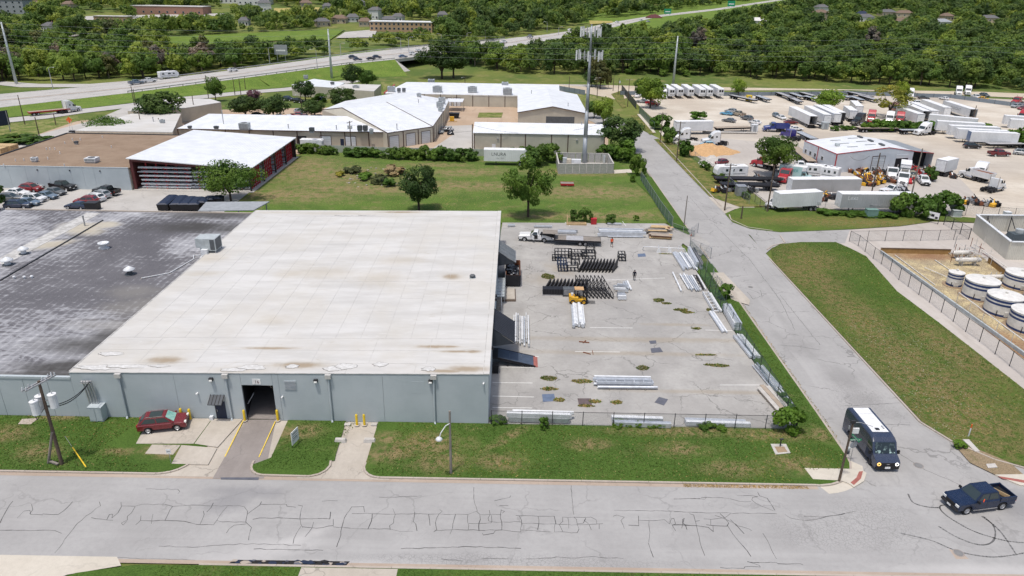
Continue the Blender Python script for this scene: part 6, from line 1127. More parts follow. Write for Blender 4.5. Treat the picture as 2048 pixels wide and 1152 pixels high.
bundle((1474,662),(1451,622),'high block of banded galvanised channels against the fence',[('s',.35,gv),('s',.35,wm),('s',.35,al),('s',.35,gv),('s',.35,gv),('s',.35,wm),('s',.35,gv),('s',.35,gv),('s',.35,wm)],1.05,levels=3,jitter=.1)
bundle((1510,719),(1473,673),'white and blue-grey beams in the fifth fence row',[('s',.35,wm),('s',.3,wm),('u',.3,gv),('s',.3,gv)],1.3,jitter=.3)
bundle((1556,783),(1509,727),'thin silver tubes along the lower fence',[('s',.14,gv),('s',.14,wm),('s',.14,gv),('o',.14,al),('s',.14,gv),('o',.14,st_),('s',.12,gv)],1.4,jitter=.8)
bundle((1572,830),(1524,776),'weathered pale planks stacked by the corner bush',[('p',.12,'wood_plank'),('p',.12,'concrete_light'),('p',.12,'wood_plank'),('p',.12,'concrete_light'),('p',.12,'wood_plank'),('p',.12,'concrete_light')],1.7,levels=2,jitter=.5)
bundle((1585,815),(1538,757),'long thin rail lying outside the plank stack',[('s',.16,gv),('s',.12,wm)],.6,jitter=.2)
bundle((1195,470),(1288,472),'wide silver beam stack along the rear of the yard',[('s',.45,gv),('s',.45,wm),('s',.45,al),('s',.45,gv),('s',.45,wm),('s',.45,gv)],2.6,levels=2,jitter=.4)
bundle((1215,474),(1287,475),'flat galvanised sheet laid before the rear beam stack',[('p',.1,gv)],.8,jitter=.1)
bundle((1115,466),(1155,467),'short grey beam stack behind the flatbed trailer',[('s',.4,gv),('s',.4,al),('s',.4,st_)],1.3,jitter=.2)
bundle((1066,455),(1104,456),'single grey beam at the rear edge near the white pickup',[('s',.35,gv)],.5,jitter=.1)
bundle((1016,453),(1031,453),'short trailer-like beam beside the warehouse rear corner',[('s',.35,gv),('s',.3,st_)],.8,jitter=.1)
bundle((1216,449),(1244,450),'pale pipe frame at the grass edge behind the beams',[('s',.25,gv),('o',.25,st_)],.7,jitter=.2)
for i,(a,b,lab)in enumerate((((1288,465),(1330,466),'rusty brown pallet stack at the rear corner of the yard'),((1297,474),(1344,477),'front timber pallet stack with rust bundles at the yard corner'),((1300,460),(1343,462),'rear timber stack beside the fence at the yard corner'))):
 bundle(a,b,lab,[('p',.14,random.choice(['rust','wood_plank','wood_new','wood_grey']))for k in range(12)],2.0,'timber_stack','timber stack','timber stacks in the yard corner',True,.5,4)
bundle((1228,580),(1256,581),'bright aluminium channel bundles right of the lattice frames',[('u',.3,al),('s',.28,wm),('u',.3,gv),('s',.3,wm),('u',.3,al),('s',.28,gv)],2.4,levels=2,jitter=.3)
bundle((1234,597),(1252,597),'small silver block of channels before the bright bundle',[('s',.3,wm),('s',.3,gv),('u',.3,al),('s',.3,wm),('s',.3,gv),('u',.3,al)],1.6,levels=2,jitter=.1)
bundle((1258,583),(1250,566),'short slanted silver offcuts at the bundle edge',[('s',.25,wm),('s',.25,gv),('o',.25,al)],1.0,jitter=.3)
c=xy(1187,448,YZ);o=thing('red_bin','small red bin on the grass edge','bin',(*c,YZ));MB().hexa([(-.5,-.4,0),(.5,-.4,0),(.5,.4,0),(-.5,.4,0)],[(-.55,-.45,1.1),(.55,-.45,1.1),(.55,.45,1.1),(-.55,.45,1.1)]).put('bin_body','red_paint',o);MB().box((0,0,1.14),(1.1,.9,.08)).put('lid','red_steel',o)
c=xy(1153,449,YZ);o=thing('timber_bundle','pale yellow timber frame lying at the grass edge','timber',(*c,YZ));MB().bx(-1.9,1.9,-.5,-.3,0,.35).bx(-1.9,1.9,.3,.5,0,.35).bx(-1.9,-1.7,-.3,.3,0,.3).bx(1.6,1.8,-.3,.3,0,.3).put('rails','wood_new',o);MB().beam((-1.8,.2,.2),(-1.75,.5,1.7),.2,.3).put('upright_board','wood_new',o)
fr=[(0,0),(3.0,0),(3.0,1.25),(2.75,1.45),(.15,.72),(0,.62)]
def plate_frame():
 k=MB();n=len(fr);k.add([(-.04,y,z)for y,z in fr]+[(.04,y,z)for y,z in fr],[tuple(range(n))[::-1],tuple(range(n,2*n))]+[(i,(i+1)%n,n+(i+1)%n,n+i)for i in range(n)]);return k.mesh('web_plate')
fp=plate_frame();fe=MB().beam((-.0,.0,.05),(0,3.0,.05),.16,.1).beam((0,0,.66),(0,2.8,1.46),.16,.06).mesh('flange')
def frames_row(a,b,n,lab,names='black plate frame'):
 A,B=Vc(xy(*a,YZ)),Vc(xy(*b,YZ))
 for i in range(n):
  c=A.lerp(B,i/(n-1));t=thing('plate_truss',lab,'truss',(c.x,c.y,YZ),R(-24),'rows of black plate frames');ob('web_plate',fp,'black_metal',t);ob('flange',fe,'dark_steel',t)
frames_row((1087,588),(1162,589),11,'black plate frame in the front row behind the forklift');frames_row((1158,545),(1224,546),11,'black plate frame in the rear row of the yard')
def lattice():
 k=MB();pr=[(0,.06),(4.6,.06),(4.6,1.9),(0,.75)]
 for i in range(4):k.beam((0,*pr[i]),(0,*pr[(i+1)%4]),.09)
 n=5
 for i in range(n):
  y0,y1=4.6*i/n,4.6*(i+1)/n;zt0=.75+1.15*y0/4.6;zt1=.75+1.15*y1/4.6
  k.beam((0,y1,.06),(0,y1,zt1),.06);k.beam((0,y0,.06),(0,y1,zt1),.05)if i%2 else k.beam((0,y0,zt0),(0,y1,.06),.05)
 return k
lm=lattice().mesh('lattice_web');lb=MB().bx(-.1,.1,0,4.6,0,.05).mesh('bottom_chord')
A,B=Vc(xy(1172,597,YZ)),Vc(xy(1226,598,YZ))
for i in range(8):
 c=A.lerp(B,i/7);t=thing('lattice_truss','open black lattice frame beside the forklift','truss',(c.x,c.y,YZ),R(16),'black lattice frames');ob('lattice_web',lm,'black_metal',t);ob('bottom_chord',lb,'dark_steel',t)
def rack(px,py,lx,ly,h,lab,rz=0,shelves=2,mat='black_metal',fill=.6):
 c=xy(px,py,YZ);t=thing('steel_rack',lab,'rack',(*c,YZ),rz)
 for sx_ in(-1,1):
  for sy_ in(-1,1):MB().box((sx_*(lx/2-.06),sy_*(ly/2-.06),h/2),(.12,.12,h)).put('post',mat,t)
 for k in range(shelves):
  z=.12+(h-.2)*k/max(1,shelves-1);mb=MB();mb.bx(-lx/2,lx/2,-ly/2,-ly/2+.08,z,z+.1).bx(-lx/2,lx/2,ly/2-.08,ly/2,z,z+.1).bx(-lx/2,-lx/2+.08,-ly/2+.08,ly/2-.08,z,z+.1).bx(lx/2-.08,lx/2,-ly/2+.08,ly/2-.08,z,z+.1);mb.put('shelf_frame',mat,t)
  n=int(lx/.5)
  for q in range(1,n):MB().bx(-lx/2+lx*q/n-.12*fill,-lx/2+lx*q/n+.12*fill,-ly/2+.08,ly/2-.08,z+.02,z+.08).put('slat',mat,t)
 return t
rack(1126,514,2.9,1.6,1.3,'black rack at the left end of the upper rack group',0,3);rack(1155,511,3.2,1.4,.9,'long low black rack joining the upper group',0,2);rack(1180,504,1.5,1.6,1.2,'black rack raised at the upper right of the group',0,2);rack(1177,516,2.3,1.5,1.2,'wide open black rack above the rear frame row',0,2);rack(1124,536,1.5,3.4,1.2,'navy-tinted slatted rack standing end-on',0,3,'navy');rack(1113,520,1.5,1.2,.8,'smallest black rack poking out at the left',0,2);rack(1145,540,1.8,1.6,1.1,'black cradle rack beside the navy rack',0,2);rack(1150,525,1.4,2.2,1.1,'black rack between cradle and rear frames',0,2);rack(1243,519,1.2,1.8,1.2,'lone black crate rack right of the frames',0,3)
c=xy(1108,588,YZ);o=thing('steel_box','flat black ribbed steel box in front of the frame row','steel box',(*c,YZ));MB().bx(-1.7,1.7,-.6,.6,.12,1.0).put('box_body','black_metal',o);MB().bx(-1.75,1.75,-.65,.65,0,.12).put('skid','rail_grey',o)
for k in range(9):MB().bx(-1.6+.4*k-.03,-1.6+.4*k+.03,-.63,-.6,.15,.98).put('rib','dark_steel',o)
c=xy(1146,590,YZ);o=thing('steel_box','grey louvred steel box partly behind the forklift','steel box',(*c,YZ));MB().bx(-1.5,1.5,-.6,.6,.12,1.1).put('box_body','hvac_dark',o);MB().bx(-1.55,1.55,-.65,.65,0,.12).put('skid','dark_steel',o)
for k in range(5):MB().bx(-1.4,1.4,-.63,-.6,.25+.17*k,.32+.17*k).put('rib','rail_grey',o)
o=tag(MB().beam((0,0,.06),(1.3,-.25,.06),.12).beam((.5,-.35,.08),(.9,.3,.08),.1).put('rusty_bracket','rust',None,False,(*xy(1158,684,YZ),YZ)),'small rusty steel bracket dropped in the open yard','bracket')
o=tag(MB().beam((0,0,.05),(.9,-.5,.05),.1).beam((1.2,.5,.05),(1.2,-.6,.05),.06).put('rusty_scrap','rust',None,False,(*xy(1166,705,YZ),YZ)),'thin rusty scrap bars below the bracket','scrap')
def person(loc,rz,label,top,bottom,skin_legs=False,step=.28,z=YZ,seat=False):
 t=thing('person',label,'person',(loc[0],loc[1],z),rz)
 J={'pel':(0,0,.95,.15),'wa':(0,0,1.1,.135),'ch':(.01,0,1.33,.17),'nk':(.01,0,1.5,.06),'hd':(.03,0,1.62,.095),'tp':(.03,0,1.74,.07),'ls':(.0,.2,1.42,.07),'le':(-.06,.26,1.14,.05),'lw':(.06,.27,.9,.038),'lh':(.09,.27,.8,.035),'rs':(0,-.2,1.42,.07),'re':(-.04,-.26,1.14,.05),'rw':(.1,-.26,.91,.038),'rh':(.13,-.25,.81,.035),'lp':(0,.1,.88,.095),'lk':(step*.45,.1,.5,.06),'la':(step*.6,.1,.09,.042),'lf':(step*.6+.2,.11,.04,.04),'rp':(0,-.1,.88,.095),'rk':(-step*.15,-.1,.5,.06),'ra':(-step*.9,-.1,.11,.042),'rf':(-step*.9+.19,-.11,.04,.04)}
 if seat:
  for k_,y_ in(('l',1),('r',-1)):J[k_+'k']=(.42,y_*.12,.92,.07);J[k_+'a']=(.48,y_*.12,.5,.045);J[k_+'f']=(.66,y_*.12,.45,.04);J[k_+'e']=(.1,y_*.27,1.18,.05);J[k_+'w']=(.34,y_*.2,1.2,.04);J[k_+'h']=(.42,y_*.18,1.22,.035)
 names=list(J);E_=[('pel','wa'),('wa','ch'),('ch','nk'),('nk','hd'),('hd','tp'),('ch','ls'),('ls','le'),('le','lw'),('lw','lh'),('ch','rs'),('rs','re'),('re','rw'),('rw','rh'),('pel','lp'),('lp','lk'),('lk','la'),('la','lf'),('pel','rp'),('rp','rk'),('rk','ra'),('ra','rf')]
 m=bpy.data.meshes.new('body');m.from_pydata([J[n][:3]for n in names],[(names.index(a),names.index(b))for a,b in E_],[]);o=bpy.data.objects.new('body',m);COL.objects.link(o);o.parent=t
 sk=o.modifiers.new('skin','SKIN');sv=m.skin_vertices[0].data
 for i,n in enumerate(names):sv[i].radius=(J[n][3],)*2;sv[i].use_root=(n=='pel')
 o.modifiers.new('sub','SUBSURF').levels=2;o.modifiers['sub'].render_levels=2
 dg=bpy.context.evaluated_depsgraph_get();m2=bpy.data.meshes.new_from_object(o.evaluated_get(dg));o.modifiers.clear();o.data=m2;m2.materials.clear()
 for k in(top,bottom,'skin','cloth_black','hair_dark'):m2.materials.append(M[k])
 for p in m2.polygons:
  z_=p.center.z;y_=abs(p.center.y);p.use_smooth=True
  if z_>1.67 or(z_>1.58 and p.center.x<-.01):p.material_index=4
  elif z_>1.5:p.material_index=2
  elif y_>.2 and z_<(1.12 if skin_legs else .88):p.material_index=2
  elif z_>.97:p.material_index=0
  elif skin_legs and .1<z_<.48:p.material_index=2
  elif z_<.1:p.material_index=3
  else:p.material_index=1
 hair=MB().lathe([(0,1.78),(.08,1.755),(.105,1.69),(.1,1.63)],(.02,0,0),10).put('hair','hair_dark',t,True)
 MB().box((.135,0,1.63),(.03,.03,.04)).put('nose','skin',t)
 return t
person(xy(1223,494,YZ),R(-80),'person in orange shirt and black shorts walking across the yard','shirt_orange','cloth_black',True)
person(xy(1268,561,YZ),R(-95),'person in dark work clothes walking in the middle of the yard','cloth_navy','cloth_black',False,.2)
person((fk.location.x-.3,fk.location.y),0,'person in dark clothes driving the yellow forklift','cloth_navy','cloth_black',False,0,YZ+.08,True)
c=pk_.location+Matrix.Rotation(pk_.rotation_euler.z,3,'Z')@Vc((.42,.68,0));person((c.x,c.y),pk_.rotation_euler.z,'person in orange shirt at the wheel of the blue pickup','shirt_orange','cloth_black',False,0,-.02,True)
# BUILDINGS BEHIND
def prism_px(name,roof_px,h,mat_wall,mat_roof,label,cat='building',z0=0,cap=None,over=.0):
 hs=h if isinstance(h,(list,tuple))else[h]*len(roof_px);P=[xy(a,b,k)for(a,b),k in zip(roof_px,hs)]
 return prism_w(name,P,hs,mat_wall,mat_roof,label,cat,z0)
def prism_w(name,P,hs,mat_wall,mat_roof,label,cat='building',z0=0):
 n=len(P);hs=hs if isinstance(hs,(list,tuple))else[hs]*n;t=thing(name,label,cat,(P[0][0],P[0][1],z0))
 a=sum(P[i][0]*P[(i+1)%n][1]-P[(i+1)%n][0]*P[i][1]for i in range(n));I=list(range(n))if a>0 else list(range(n))[::-1]
 for i in range(n):
  p,q=I[i],I[(i+1)%n];mb=MB().quad((*P[p],z0),(*P[q],z0),(*P[q],hs[q]-.05),(*P[p],hs[p]-.05))
  mt=mat_wall+'_y' if abs(P[p][0]-P[q][0])<abs(P[p][1]-P[q][1])and mat_wall+'_y' in M else mat_wall
  wb(mb,'wall',mt,t)
 if mat_roof:wb(MB().prism(P,[k-.05 for k in hs],[k+.1 for k in hs]),'roof',mat_roof,t)
 return t
def wallpos(p,q,u,off=0.02):
 p,q=Vc(p),Vc(q);d=(q-p).normalized();n=Vc((d.y,-d.x));c=p.lerp(q,u)+n*off;return c,atan2(d.y,d.x)
def wall_item(t,p,q,u,z0,z1,w,name,mat,off=.03,th=.06,sub=None):
 c,rz=wallpos(p,q,u,off);c=c-Vc(t.location[:2]);o=MB().bx(-w/2,w/2,-th/2,th/2,z0,z1).put(name,mat,t,False,(c.x,c.y,0),rz)
 return o
def roller_door(t,p,q,u,w,h):
 o=wall_item(t,p,q,u,.05,h,w,'roller_door','metal_door');n=int(h/.45)
 for k in range(1,n):MB().bx(-w/2,w/2,-.05,-.03,.05+k*h/n-.015,.05+k*h/n+.015).put('door_slat','siding_grey',o)
 MB().bx(-w/2-.12,-w/2,-.06,.0,.05,h+.1).bx(w/2,w/2+.12,-.06,0,.05,h+.1).bx(-w/2,w/2,-.06,0,h,h+.14).put('door_frame','brown_trim',o);return o
def rooftop(px,py,z,label,s=(1.8,1.8,1.3),mat='hvac',name='rooftop_unit',group='rooftop units on the white metal roofs'):
 c=xy(px,py,z);t=thing(name,label,'rooftop unit',(*c,z),0,group);MB().bx(-s[0]/2,s[0]/2,-s[1]/2,s[1]/2,.25,s[2]).put('casing',mat,t);MB().bx(-s[0]/2+.1,s[0]/2-.1,-s[1]/2+.1,s[1]/2-.1,-.2,.25).put('curb','rail_grey',t)
 MB().lathe([(0,s[2]+.06),(s[0]*.3,s[2]+.06),(s[0]*.32,s[2])],n=12).put('fan_grille','hvac_dark',t)
 for k in range(3):MB().bx(-s[0]/2+.1+k*(s[0]-.2)/3+.03,-s[0]/2+.1+(k+1)*(s[0]-.2)/3-.03,-s[1]/2-.02,-s[1]/2,.4,s[2]-.15).put('side_grille','hvac_dark' if mat=='hvac_dark' else 'siding_grey',t)
 return t
def roof_pipe(px,py,z,label,h=1.2):c=xy(px,py,z);t=thing('roof_pipe',label,'pipe',(*c,z),0,'roof flues');MB().cyl((0,0,-.3),(0,0,h),.12,.12,8).put('flue','steel',t);MB().lathe([(.2,h),(.2,h+.12),(0,h+.2)],n=8).put('cap','rail_grey',t)
B0,B1,BF,BB,BZ=-116.0,-82.3,148.6,184.5,4.85
bb=thing('office_building','long grey-blue walled building with flat brown gravel roof','building',(B0,BF,0))
js=[B0,-108,xy(57,378)[0],xy(103,378)[0],xy(125,378)[0],xy(150,378)[0],xy(175,378)[0],xy(198,378)[0],B1]
for a,b in zip(js,js[1:]):wb(MB().bx(a+.015,b-.015,BF,BF+.2,0,BZ-.02),'wall_panel','wall_blue_grey',bb)
wb(MB().bx(B0,B1,BF+.2,BB,BZ-.35,BZ-.1),'roof','roof_gravel_brown',bb);wb(MB().bx(B0-.1,B1,BF-.04,BF+.25,BZ-.02,BZ+.06),'parapet_cap','wall_blue_grey',bb);wb(MB().bx(B0-.2,B0+.2,BF+.25,BB,BZ-.4,BZ+.12),'west_edge','dark_steel',bb);wb(MB().bx(B0,B1,BB-.2,BB+.1,BZ-.4,BZ+.1),'north_edge','dark_steel',bb);wb(MB().bx(B0,B0+.2,BF+.2,BB,0,BZ-.4),'wall_west','tan_wall',bb);wb(MB().bx(B0,B1,BB-.15,BB,0,BZ-.4),'wall_north','tan_wall',bb);wb(MB().bx(B1-.15,B1,BF+.2,BB,0,BZ-.35),'wall_east','tan_wall',bb)
for px in(54,123,187):x_=xy(px,340,BZ)[0];wb(MB().cyl((x_,BF-.12,BZ-.75),(x_,BF,BZ-.75),.16,.16,8),'scupper','dark_steel',bb)
rooftop(185,324,BZ,'grey square rooftop unit on the brown roof',(2.4,2.0,1.0),'white_metal',group=None);rooftop(70,323,BZ,'small pale box vent on the brown roof',(1.2,1.0,.95),'white_metal',group=None);rooftop(153,288,BZ,'small dark vent at the rear of the brown roof',(.8,.8,.7),'hvac_dark',group=None)
random.seed(8)
for i,(px,py)in enumerate(((31,322),(48,321),(93,299),(100,299),(110,299),(96,318),(120,307),(130,287),(145,280),(161,280),(223,295),(8,332),(205,275),(129,332))):
 c=xy(px,py,BZ);t=thing('vent_pipe','short white vent pipe on the brown roof','pipe',(*c,BZ-.12),0,'vent pipes on the brown roof');MB().cyl((0,0,0),(0,0,.5),.09,.09,7).put('stub','white_paint',t);MB().lathe([(.13,.5),(.13,.56),(0,.6)],n=7).put('cap','white_paint',t)
for i,(px,py,w_)in enumerate(((10,308,9),(30,302,8))):
 c=xy(px,py,1.0);t=thing('timber_pile','stack of fresh yellow timber behind the brown-roofed building, '+('front' if i==0 else 'rear')+' one','timber stack',(c[0]-3,c[1],0),0,'fresh timber stacks')
 for k in range(5):
  for j in range(3):MB().bx(-3.2,3.2,-1.5+1.0*j,-.55+1.0*j,.15+.5*k,.6+.5*k).put('timber_pack','wood_new',t)
sh=thing('canopy_shed','open-sided storage shed with white sloping roof and red posts','shed',(-82,149.2,0));SX0,SX1,SY0,SY1=-82.0,-56.6,149.3,182.5;zs0,zs1=6.9,5.05
wb(MB().hexa([(SX0-.4,SY0-.6,zs0-.12),(SX1+.4,SY0-.6,zs1-.12),(SX1+.4,SY1+.4,zs1-.12),(SX0-.4,SY1+.4,zs0-.5)],[(SX0-.4,SY0-.6,zs0+.05),(SX1+.4,SY0-.6,zs1+.05),(SX1+.4,SY1+.4,zs1+.05),(SX0-.4,SY1+.4,zs0-.33)]),'roof','roof_white',sh)
wb(MB().hexa([(SX0,SY0-.1,zs0-.75),(SX1,SY0-.1,zs1-.75),(SX1,SY0+.1,zs1-.75),(SX0,SY0+.1,zs0-.75)],[(SX0,SY0-.1,zs0-.13),(SX1,SY0-.1,zs1-.13),(SX1,SY0+.1,zs1-.13),(SX0,SY0+.1,zs0-.13)]),'front_beam','maroon_trim',sh)
for x_,w_,m_ in((SX0+.25,.6,'maroon_trim'),(SX1-.2,.3,'dark_steel')):wb(MB().bx(x_-w_/2,x_+w_/2,SY0-.15,SY0+.2,0,(zs0 if x_<-70 else zs1)-.7),'corner_post',m_,sh)
for k in range(5):
 y_=SY0+.3+(SY1-SY0-.4)*k/4
 if k:wb(MB().bx(SX1-.25,SX1+.05,y_-.15,y_+.15,0,zs1-.12),'side_post','dark_steel',sh)
 wb(MB().bx(SX1-.12,SX1-.02,y_-.5,y_+.5,2.2,zs1-.15),'bay_screen','brown_trim',sh)
wb(MB().bx(SX0,SX0+.15,SY0+.3,SY1,0,6.0),'back_wall','maroon_trim',sh);wb(MB().bx(SX0,SX1,SY1-.1,SY1,0,4.6),'rear_wall','brown_trim',sh)
wb(MB().bx(SX0,SX1+.5,SY0-1.0,SY1+.6,0,.06),'floor_slab','lot_concrete',sh)
def redrack(x,y,lab,ln,h,rz,levels,n):
 t=thing('cantilever_rack',lab,'rack',(x,y,.06),rz,'red racks in the shed')
 for k in range(n):
  xx=-ln/2+ln*(k+.5)/n;MB().bx(xx-.12,xx+.12,-.12,.12,0,h).bx(xx-.12,xx+.12,-1.2,-.12,0,.2).put('rack_column','red_steel',t)
  for L_ in range(levels):MB().beam((xx,-.1,.7+L_*(h-.8)/levels),(xx,-1.25,.8+L_*(h-.8)/levels),.26,.2).put('rack_arm','red_steel',t)
 for L_ in range(levels+1):
  z_=(.85+(L_-1)*(h-.8)/levels)if L_ else .25
  for j in range(3):MB().bx(-ln/2-ru(-.3,.5),ln/2-ru(-.4,.4),-1.2+.36*j,-.9+.36*j,z_,z_+ru(.12,.3)).put('stored_section',random.choice(['white_metal','galvanised','white_paint']),t)
 return t
redrack(-75.3,151.2,'red rack with white sections at the left front of the shed',11,5.3,0,5,5);redrack(-63.8,151.6,'red rack with white sections at the right front of the shed',11.5,4.3,0,4,5)
for k in range(4):
 y_=SY0+.3+(SY1-SY0-.4)*(k+.5)/4;redrack(-57.2,y_,'red rack seen end-on in bay %s of the shed side'%('one','two','three','four')[k],6.2,4.4,R(-90),4,5)
for i,(a,b)in enumerate((((326,424),(348,405)),((352,424),(368,406)),((370,424),(386,408)),((388,424),(402,409)),((402,420),(412,411)),((418,414),(424,407)),((434,412),(440,406)))):
 A,B=g(*a,0),g(*b,0);L_=min((B-A).length,8.5);t=thing('covered_skip','black tarpaulin-covered skip, number %s from the left behind the dark roof'%('one','two','three','four','five','six','seven')[i],'skip',tuple((A+B)/2),atan2(B.y-A.y,B.x-A.x),'black covered skips');f=L_/2
 MB().hexa([(-f+.3,-.95,.2),(f-.3,-.95,.2),(f-.3,.95,.2),(-f+.3,.95,.2)],[(-f,-1.05,1.5),(f,-1.05,1.5),(f,1.05,1.5),(-f,1.05,1.5)]).put('skip_body','black_metal',t);MB().hexa([(-f-.03,-1.08,1.5),(f+.03,-1.08,1.5),(f+.03,1.08,1.5),(-f-.03,1.08,1.5)],[(-f+.2,-.6,1.75),(f-.2,-.6,1.75),(f-.2,.6,1.75),(-f+.2,.6,1.75)]).put('tarpaulin','navy',t)
 MB().bx(-f+.4,f-.4,-.7,-.5,0,.2).bx(-f+.4,f-.4,.5,.7,0,.2).put('skids','dark_steel',t)
AX0,AX1,AY0=-11.0,24.4,193.3
t=thing('industrial_building','beige corrugated building with white roof behind the cell tower','building',(AX0,AY0,0));ab=t
posts=[AX0,xy(1002,300)[0],xy(1050,300)[0],xy(1101,300)[0],xy(1133,300)[0],AX1]
for a,b in zip(posts,posts[1:]):wb(MB().bx(a+.02,b-.02,AY0,AY0+.12,0,4.95),'wall_bay','wall_beige',t);wb(MB().bx(a-.12,a+.12,AY0-.08,AY0,0,4.9),'corner_trim','brown_trim',t)
wb(MB().bx(AX1-.12,AX1+.12,AY0-.08,AY0,0,4.9),'corner_trim','brown_trim',t);wb(MB().bx(AX0-.2,AX1+.2,AY0-.12,AY0+.05,4.92,5.08),'eave_trim','brown_trim',t)
for x_ in(AX0,AX1):wb(MB().ngon([(x_,AY0+.12,0),(x_,AY0+15,0),(x_,AY0+15,5),(x_,AY0+7.5,6.3),(x_,AY0+.12,4.9)]),'gable_wall','wall_beige_y',t)
wb(MB().hexa([(AX0-.3,AY0-.2,4.98),(AX1+.3,AY0-.2,4.98),(AX1+.3,AY0+8,6.45),(AX0-.3,AY0+8,6.45)],[(AX0-.3,AY0-.2,5.1),(AX1+.3,AY0-.2,5.1),(AX1+.3,AY0+8,6.57),(AX0-.3,AY0+8,6.57)]).hexa([(AX0-.3,AY0+8,6.45),(AX1+.3,AY0+8,6.45),(AX1+.3,AY0+15.5,5.0),(AX0-.3,AY0+15.5,5.0)],[(AX0-.3,AY0+8,6.57),(AX1+.3,AY0+8,6.57),(AX1+.3,AY0+15.5,5.12),(AX0-.3,AY0+15.5,5.12)]),'roof','roof_white',t)
for px in(996,1152):x_=xy(px,280,3)[0];wb(MB().box((x_,AY0-.15,3.6),(.6,.2,.3)),'wall_lamp','rail_grey',t)
x_=xy(988,300)[0];d_=wb(MB().bx(x_-.5,x_+.5,AY0-.06,AY0-.02,0,2.1),'door','white_paint',t)
roof_pipe(1163,253,5.9,'flue near the right end of the beige building roof')
BX0,BX1,BY0,BY1=xy(1037,226,5.2)[0],xy(1173,226,5.2)[0],xy(1037,224,5.2)[1],xy(1037,187,5.2)[1];bm_=(BX0+BX1)/2
t=thing('industrial_building','beige gable-ended hall with white roof behind the long beige building','building',(BX0,BY0,0))
wb(MB().ngon([(BX0,BY0,0),(BX1,BY0,0),(BX1,BY0,5.1),(bm_,BY0,7.0),(BX0,BY0,5.1)]),'gable_wall','wall_beige',t);wb(MB().ngon([(BX0,BY1,0),(BX0,BY1,5.1),(bm_,BY1,7.0),(BX1,BY1,5.1),(BX1,BY1,0)]),'gable_wall','wall_beige',t)
for x_ in(BX0,BX1):wb(MB().bx(x_-.06,x_+.06,BY0+.05,BY1-.05,0,5.1),'side_wall','wall_beige_y',t)
for s,x_ in((-1,BX0-.3),(1,BX1+.3)):wb(MB().hexa([(x_,BY0-.3,5.05),(bm_,BY0-.3,7.05),(bm_,BY1+.3,7.05),(x_,BY1+.3,5.05)]if s<0 else[(bm_,BY0-.3,7.05),(x_,BY0-.3,5.05),(x_,BY1+.3,5.05),(bm_,BY1+.3,7.05)],[(x_,BY0-.3,5.2),(bm_,BY0-.3,7.2),(bm_,BY1+.3,7.2),(x_,BY1+.3,5.2)]if s<0 else[(bm_,BY0-.3,7.2),(x_,BY0-.3,5.2),(x_,BY1+.3,5.2),(bm_,BY1+.3,7.2)]),'roof_slope','roof_white_y',t)
for s,x_ in((-1,BX0-.3),(1,BX1+.3)):wb(MB().beam((x_,BY0-.35,5.05),(bm_,BY0-.35,7.05),.12,.22),'gable_trim','brown_trim',t)
wb(MB().bx(bm_-2,bm_+7,BY0-.06,BY0-.01,0,4.0),'roller_door','hvac_dark',t);roof_pipe(1063,188,6,'flue at the rear left of the gable hall roof');roof_pipe(1136,214,6,'flue on the right slope of the gable hall')
P=[xy(768,188,4.0),xy(1135,196,4.0)];CY=P[0][1];C0,C1=P[0][0],xy(1118,190,4)[0]
t=prism_w('industrial_building',[(C0,CY),(C1,CY),(C1+1,CY+24),(C0+5,CY+24)],[4.2,4.2,5.4,5.4],'wall_beige','roof_white','long low beige building with white roof and rooftop units at the rear of the estate')
for k in range(12):wb(MB().bx(C0+3+6*k-.12,C0+3+6*k+.12,CY-.08,CY,0,4.2),'corner_trim','brown_trim',t)
for px in(780,900,918):roller_door(t,(C0,CY),(C1,CY),(xy(px,205)[0]-C0)/(C1-C0),2.6,3.0)
wb(MB().bx(C0-.1,C0+.4,CY-.2,CY+24,4.2,4.5),'edge_trim','red_paint',t)
for px,py,lab in((783,182,'grey unit at the left end of the rear long roof'),(875,183,'second large unit on the rear long roof'),(945,184,'third large unit on the rear long roof'),(1015,187,'right large unit on the rear long roof'),(863,167,'small white unit on the ridge of the rear long roof'),(1010,173,'pale vent box on the rear long roof edge')):rooftop(px,py,4.7,lab,(3.4,2.6,2.0)if 'large' in lab else(2.6,2.2,1.7))
for px in(798,808):rooftop(px,184,4.7,'dark condenser %s of the rear roof pair'%('left' if px<800 else 'right'),(1.2,1.2,1.4),'hvac_dark')
cx0,cx1=xy(940,198,3)[0],xy(1037,198,3)[0];cy=xy(980,212)[1]
t=thing('estate_canopy','white lean-to canopy sheltering crates and a grey container','canopy',(cx0,cy,0));wb(MB().hexa([(cx0,cy,3.4),(cx1,cy,3.4),(cx1,CY-.1,3.9),(cx0,CY-.1,3.9)],[(cx0,cy,3.5),(cx1,cy,3.5),(cx1,CY-.1,4.0),(cx0,CY-.1,4.0)]),'canopy_roof','roof_white',t)
for k in range(4):wb(MB().bx(cx0+.2+(cx1-cx0-.4)*k/3-.08,cx0+.2+(cx1-cx0-.4)*k/3+.08,cy+.1,cy+.26,0,3.4),'post','tan_wall',t)
o=thing('container','grey container under the estate canopy','container',(cx0+5,cy+3,0));MB().bx(-4,4,-1.2,1.2,.1,2.3).put('shell','hvac',o);MB().bx(-4.05,4.05,-1.25,1.25,2.3,2.4).put('top_rail','dark_steel',o)
for k in range(7):o=thing('crate','%s of the white crates stored under the estate canopy'%('first','second','third','fourth','fifth','sixth','seventh')[k],'crate',(cx0+11+2.0*k,cy+2.5+.4*(k%2),0),0,'crates under the canopy');MB().bx(-.8,.8,-.8,.8,0,1.7).put('crate_body',['concrete_light','white_metal','dark_steel'][k%3],o);MB().bx(-.5,.5,-.83,-.8,.3,1.3).put('dark_panel','black_metal',o)
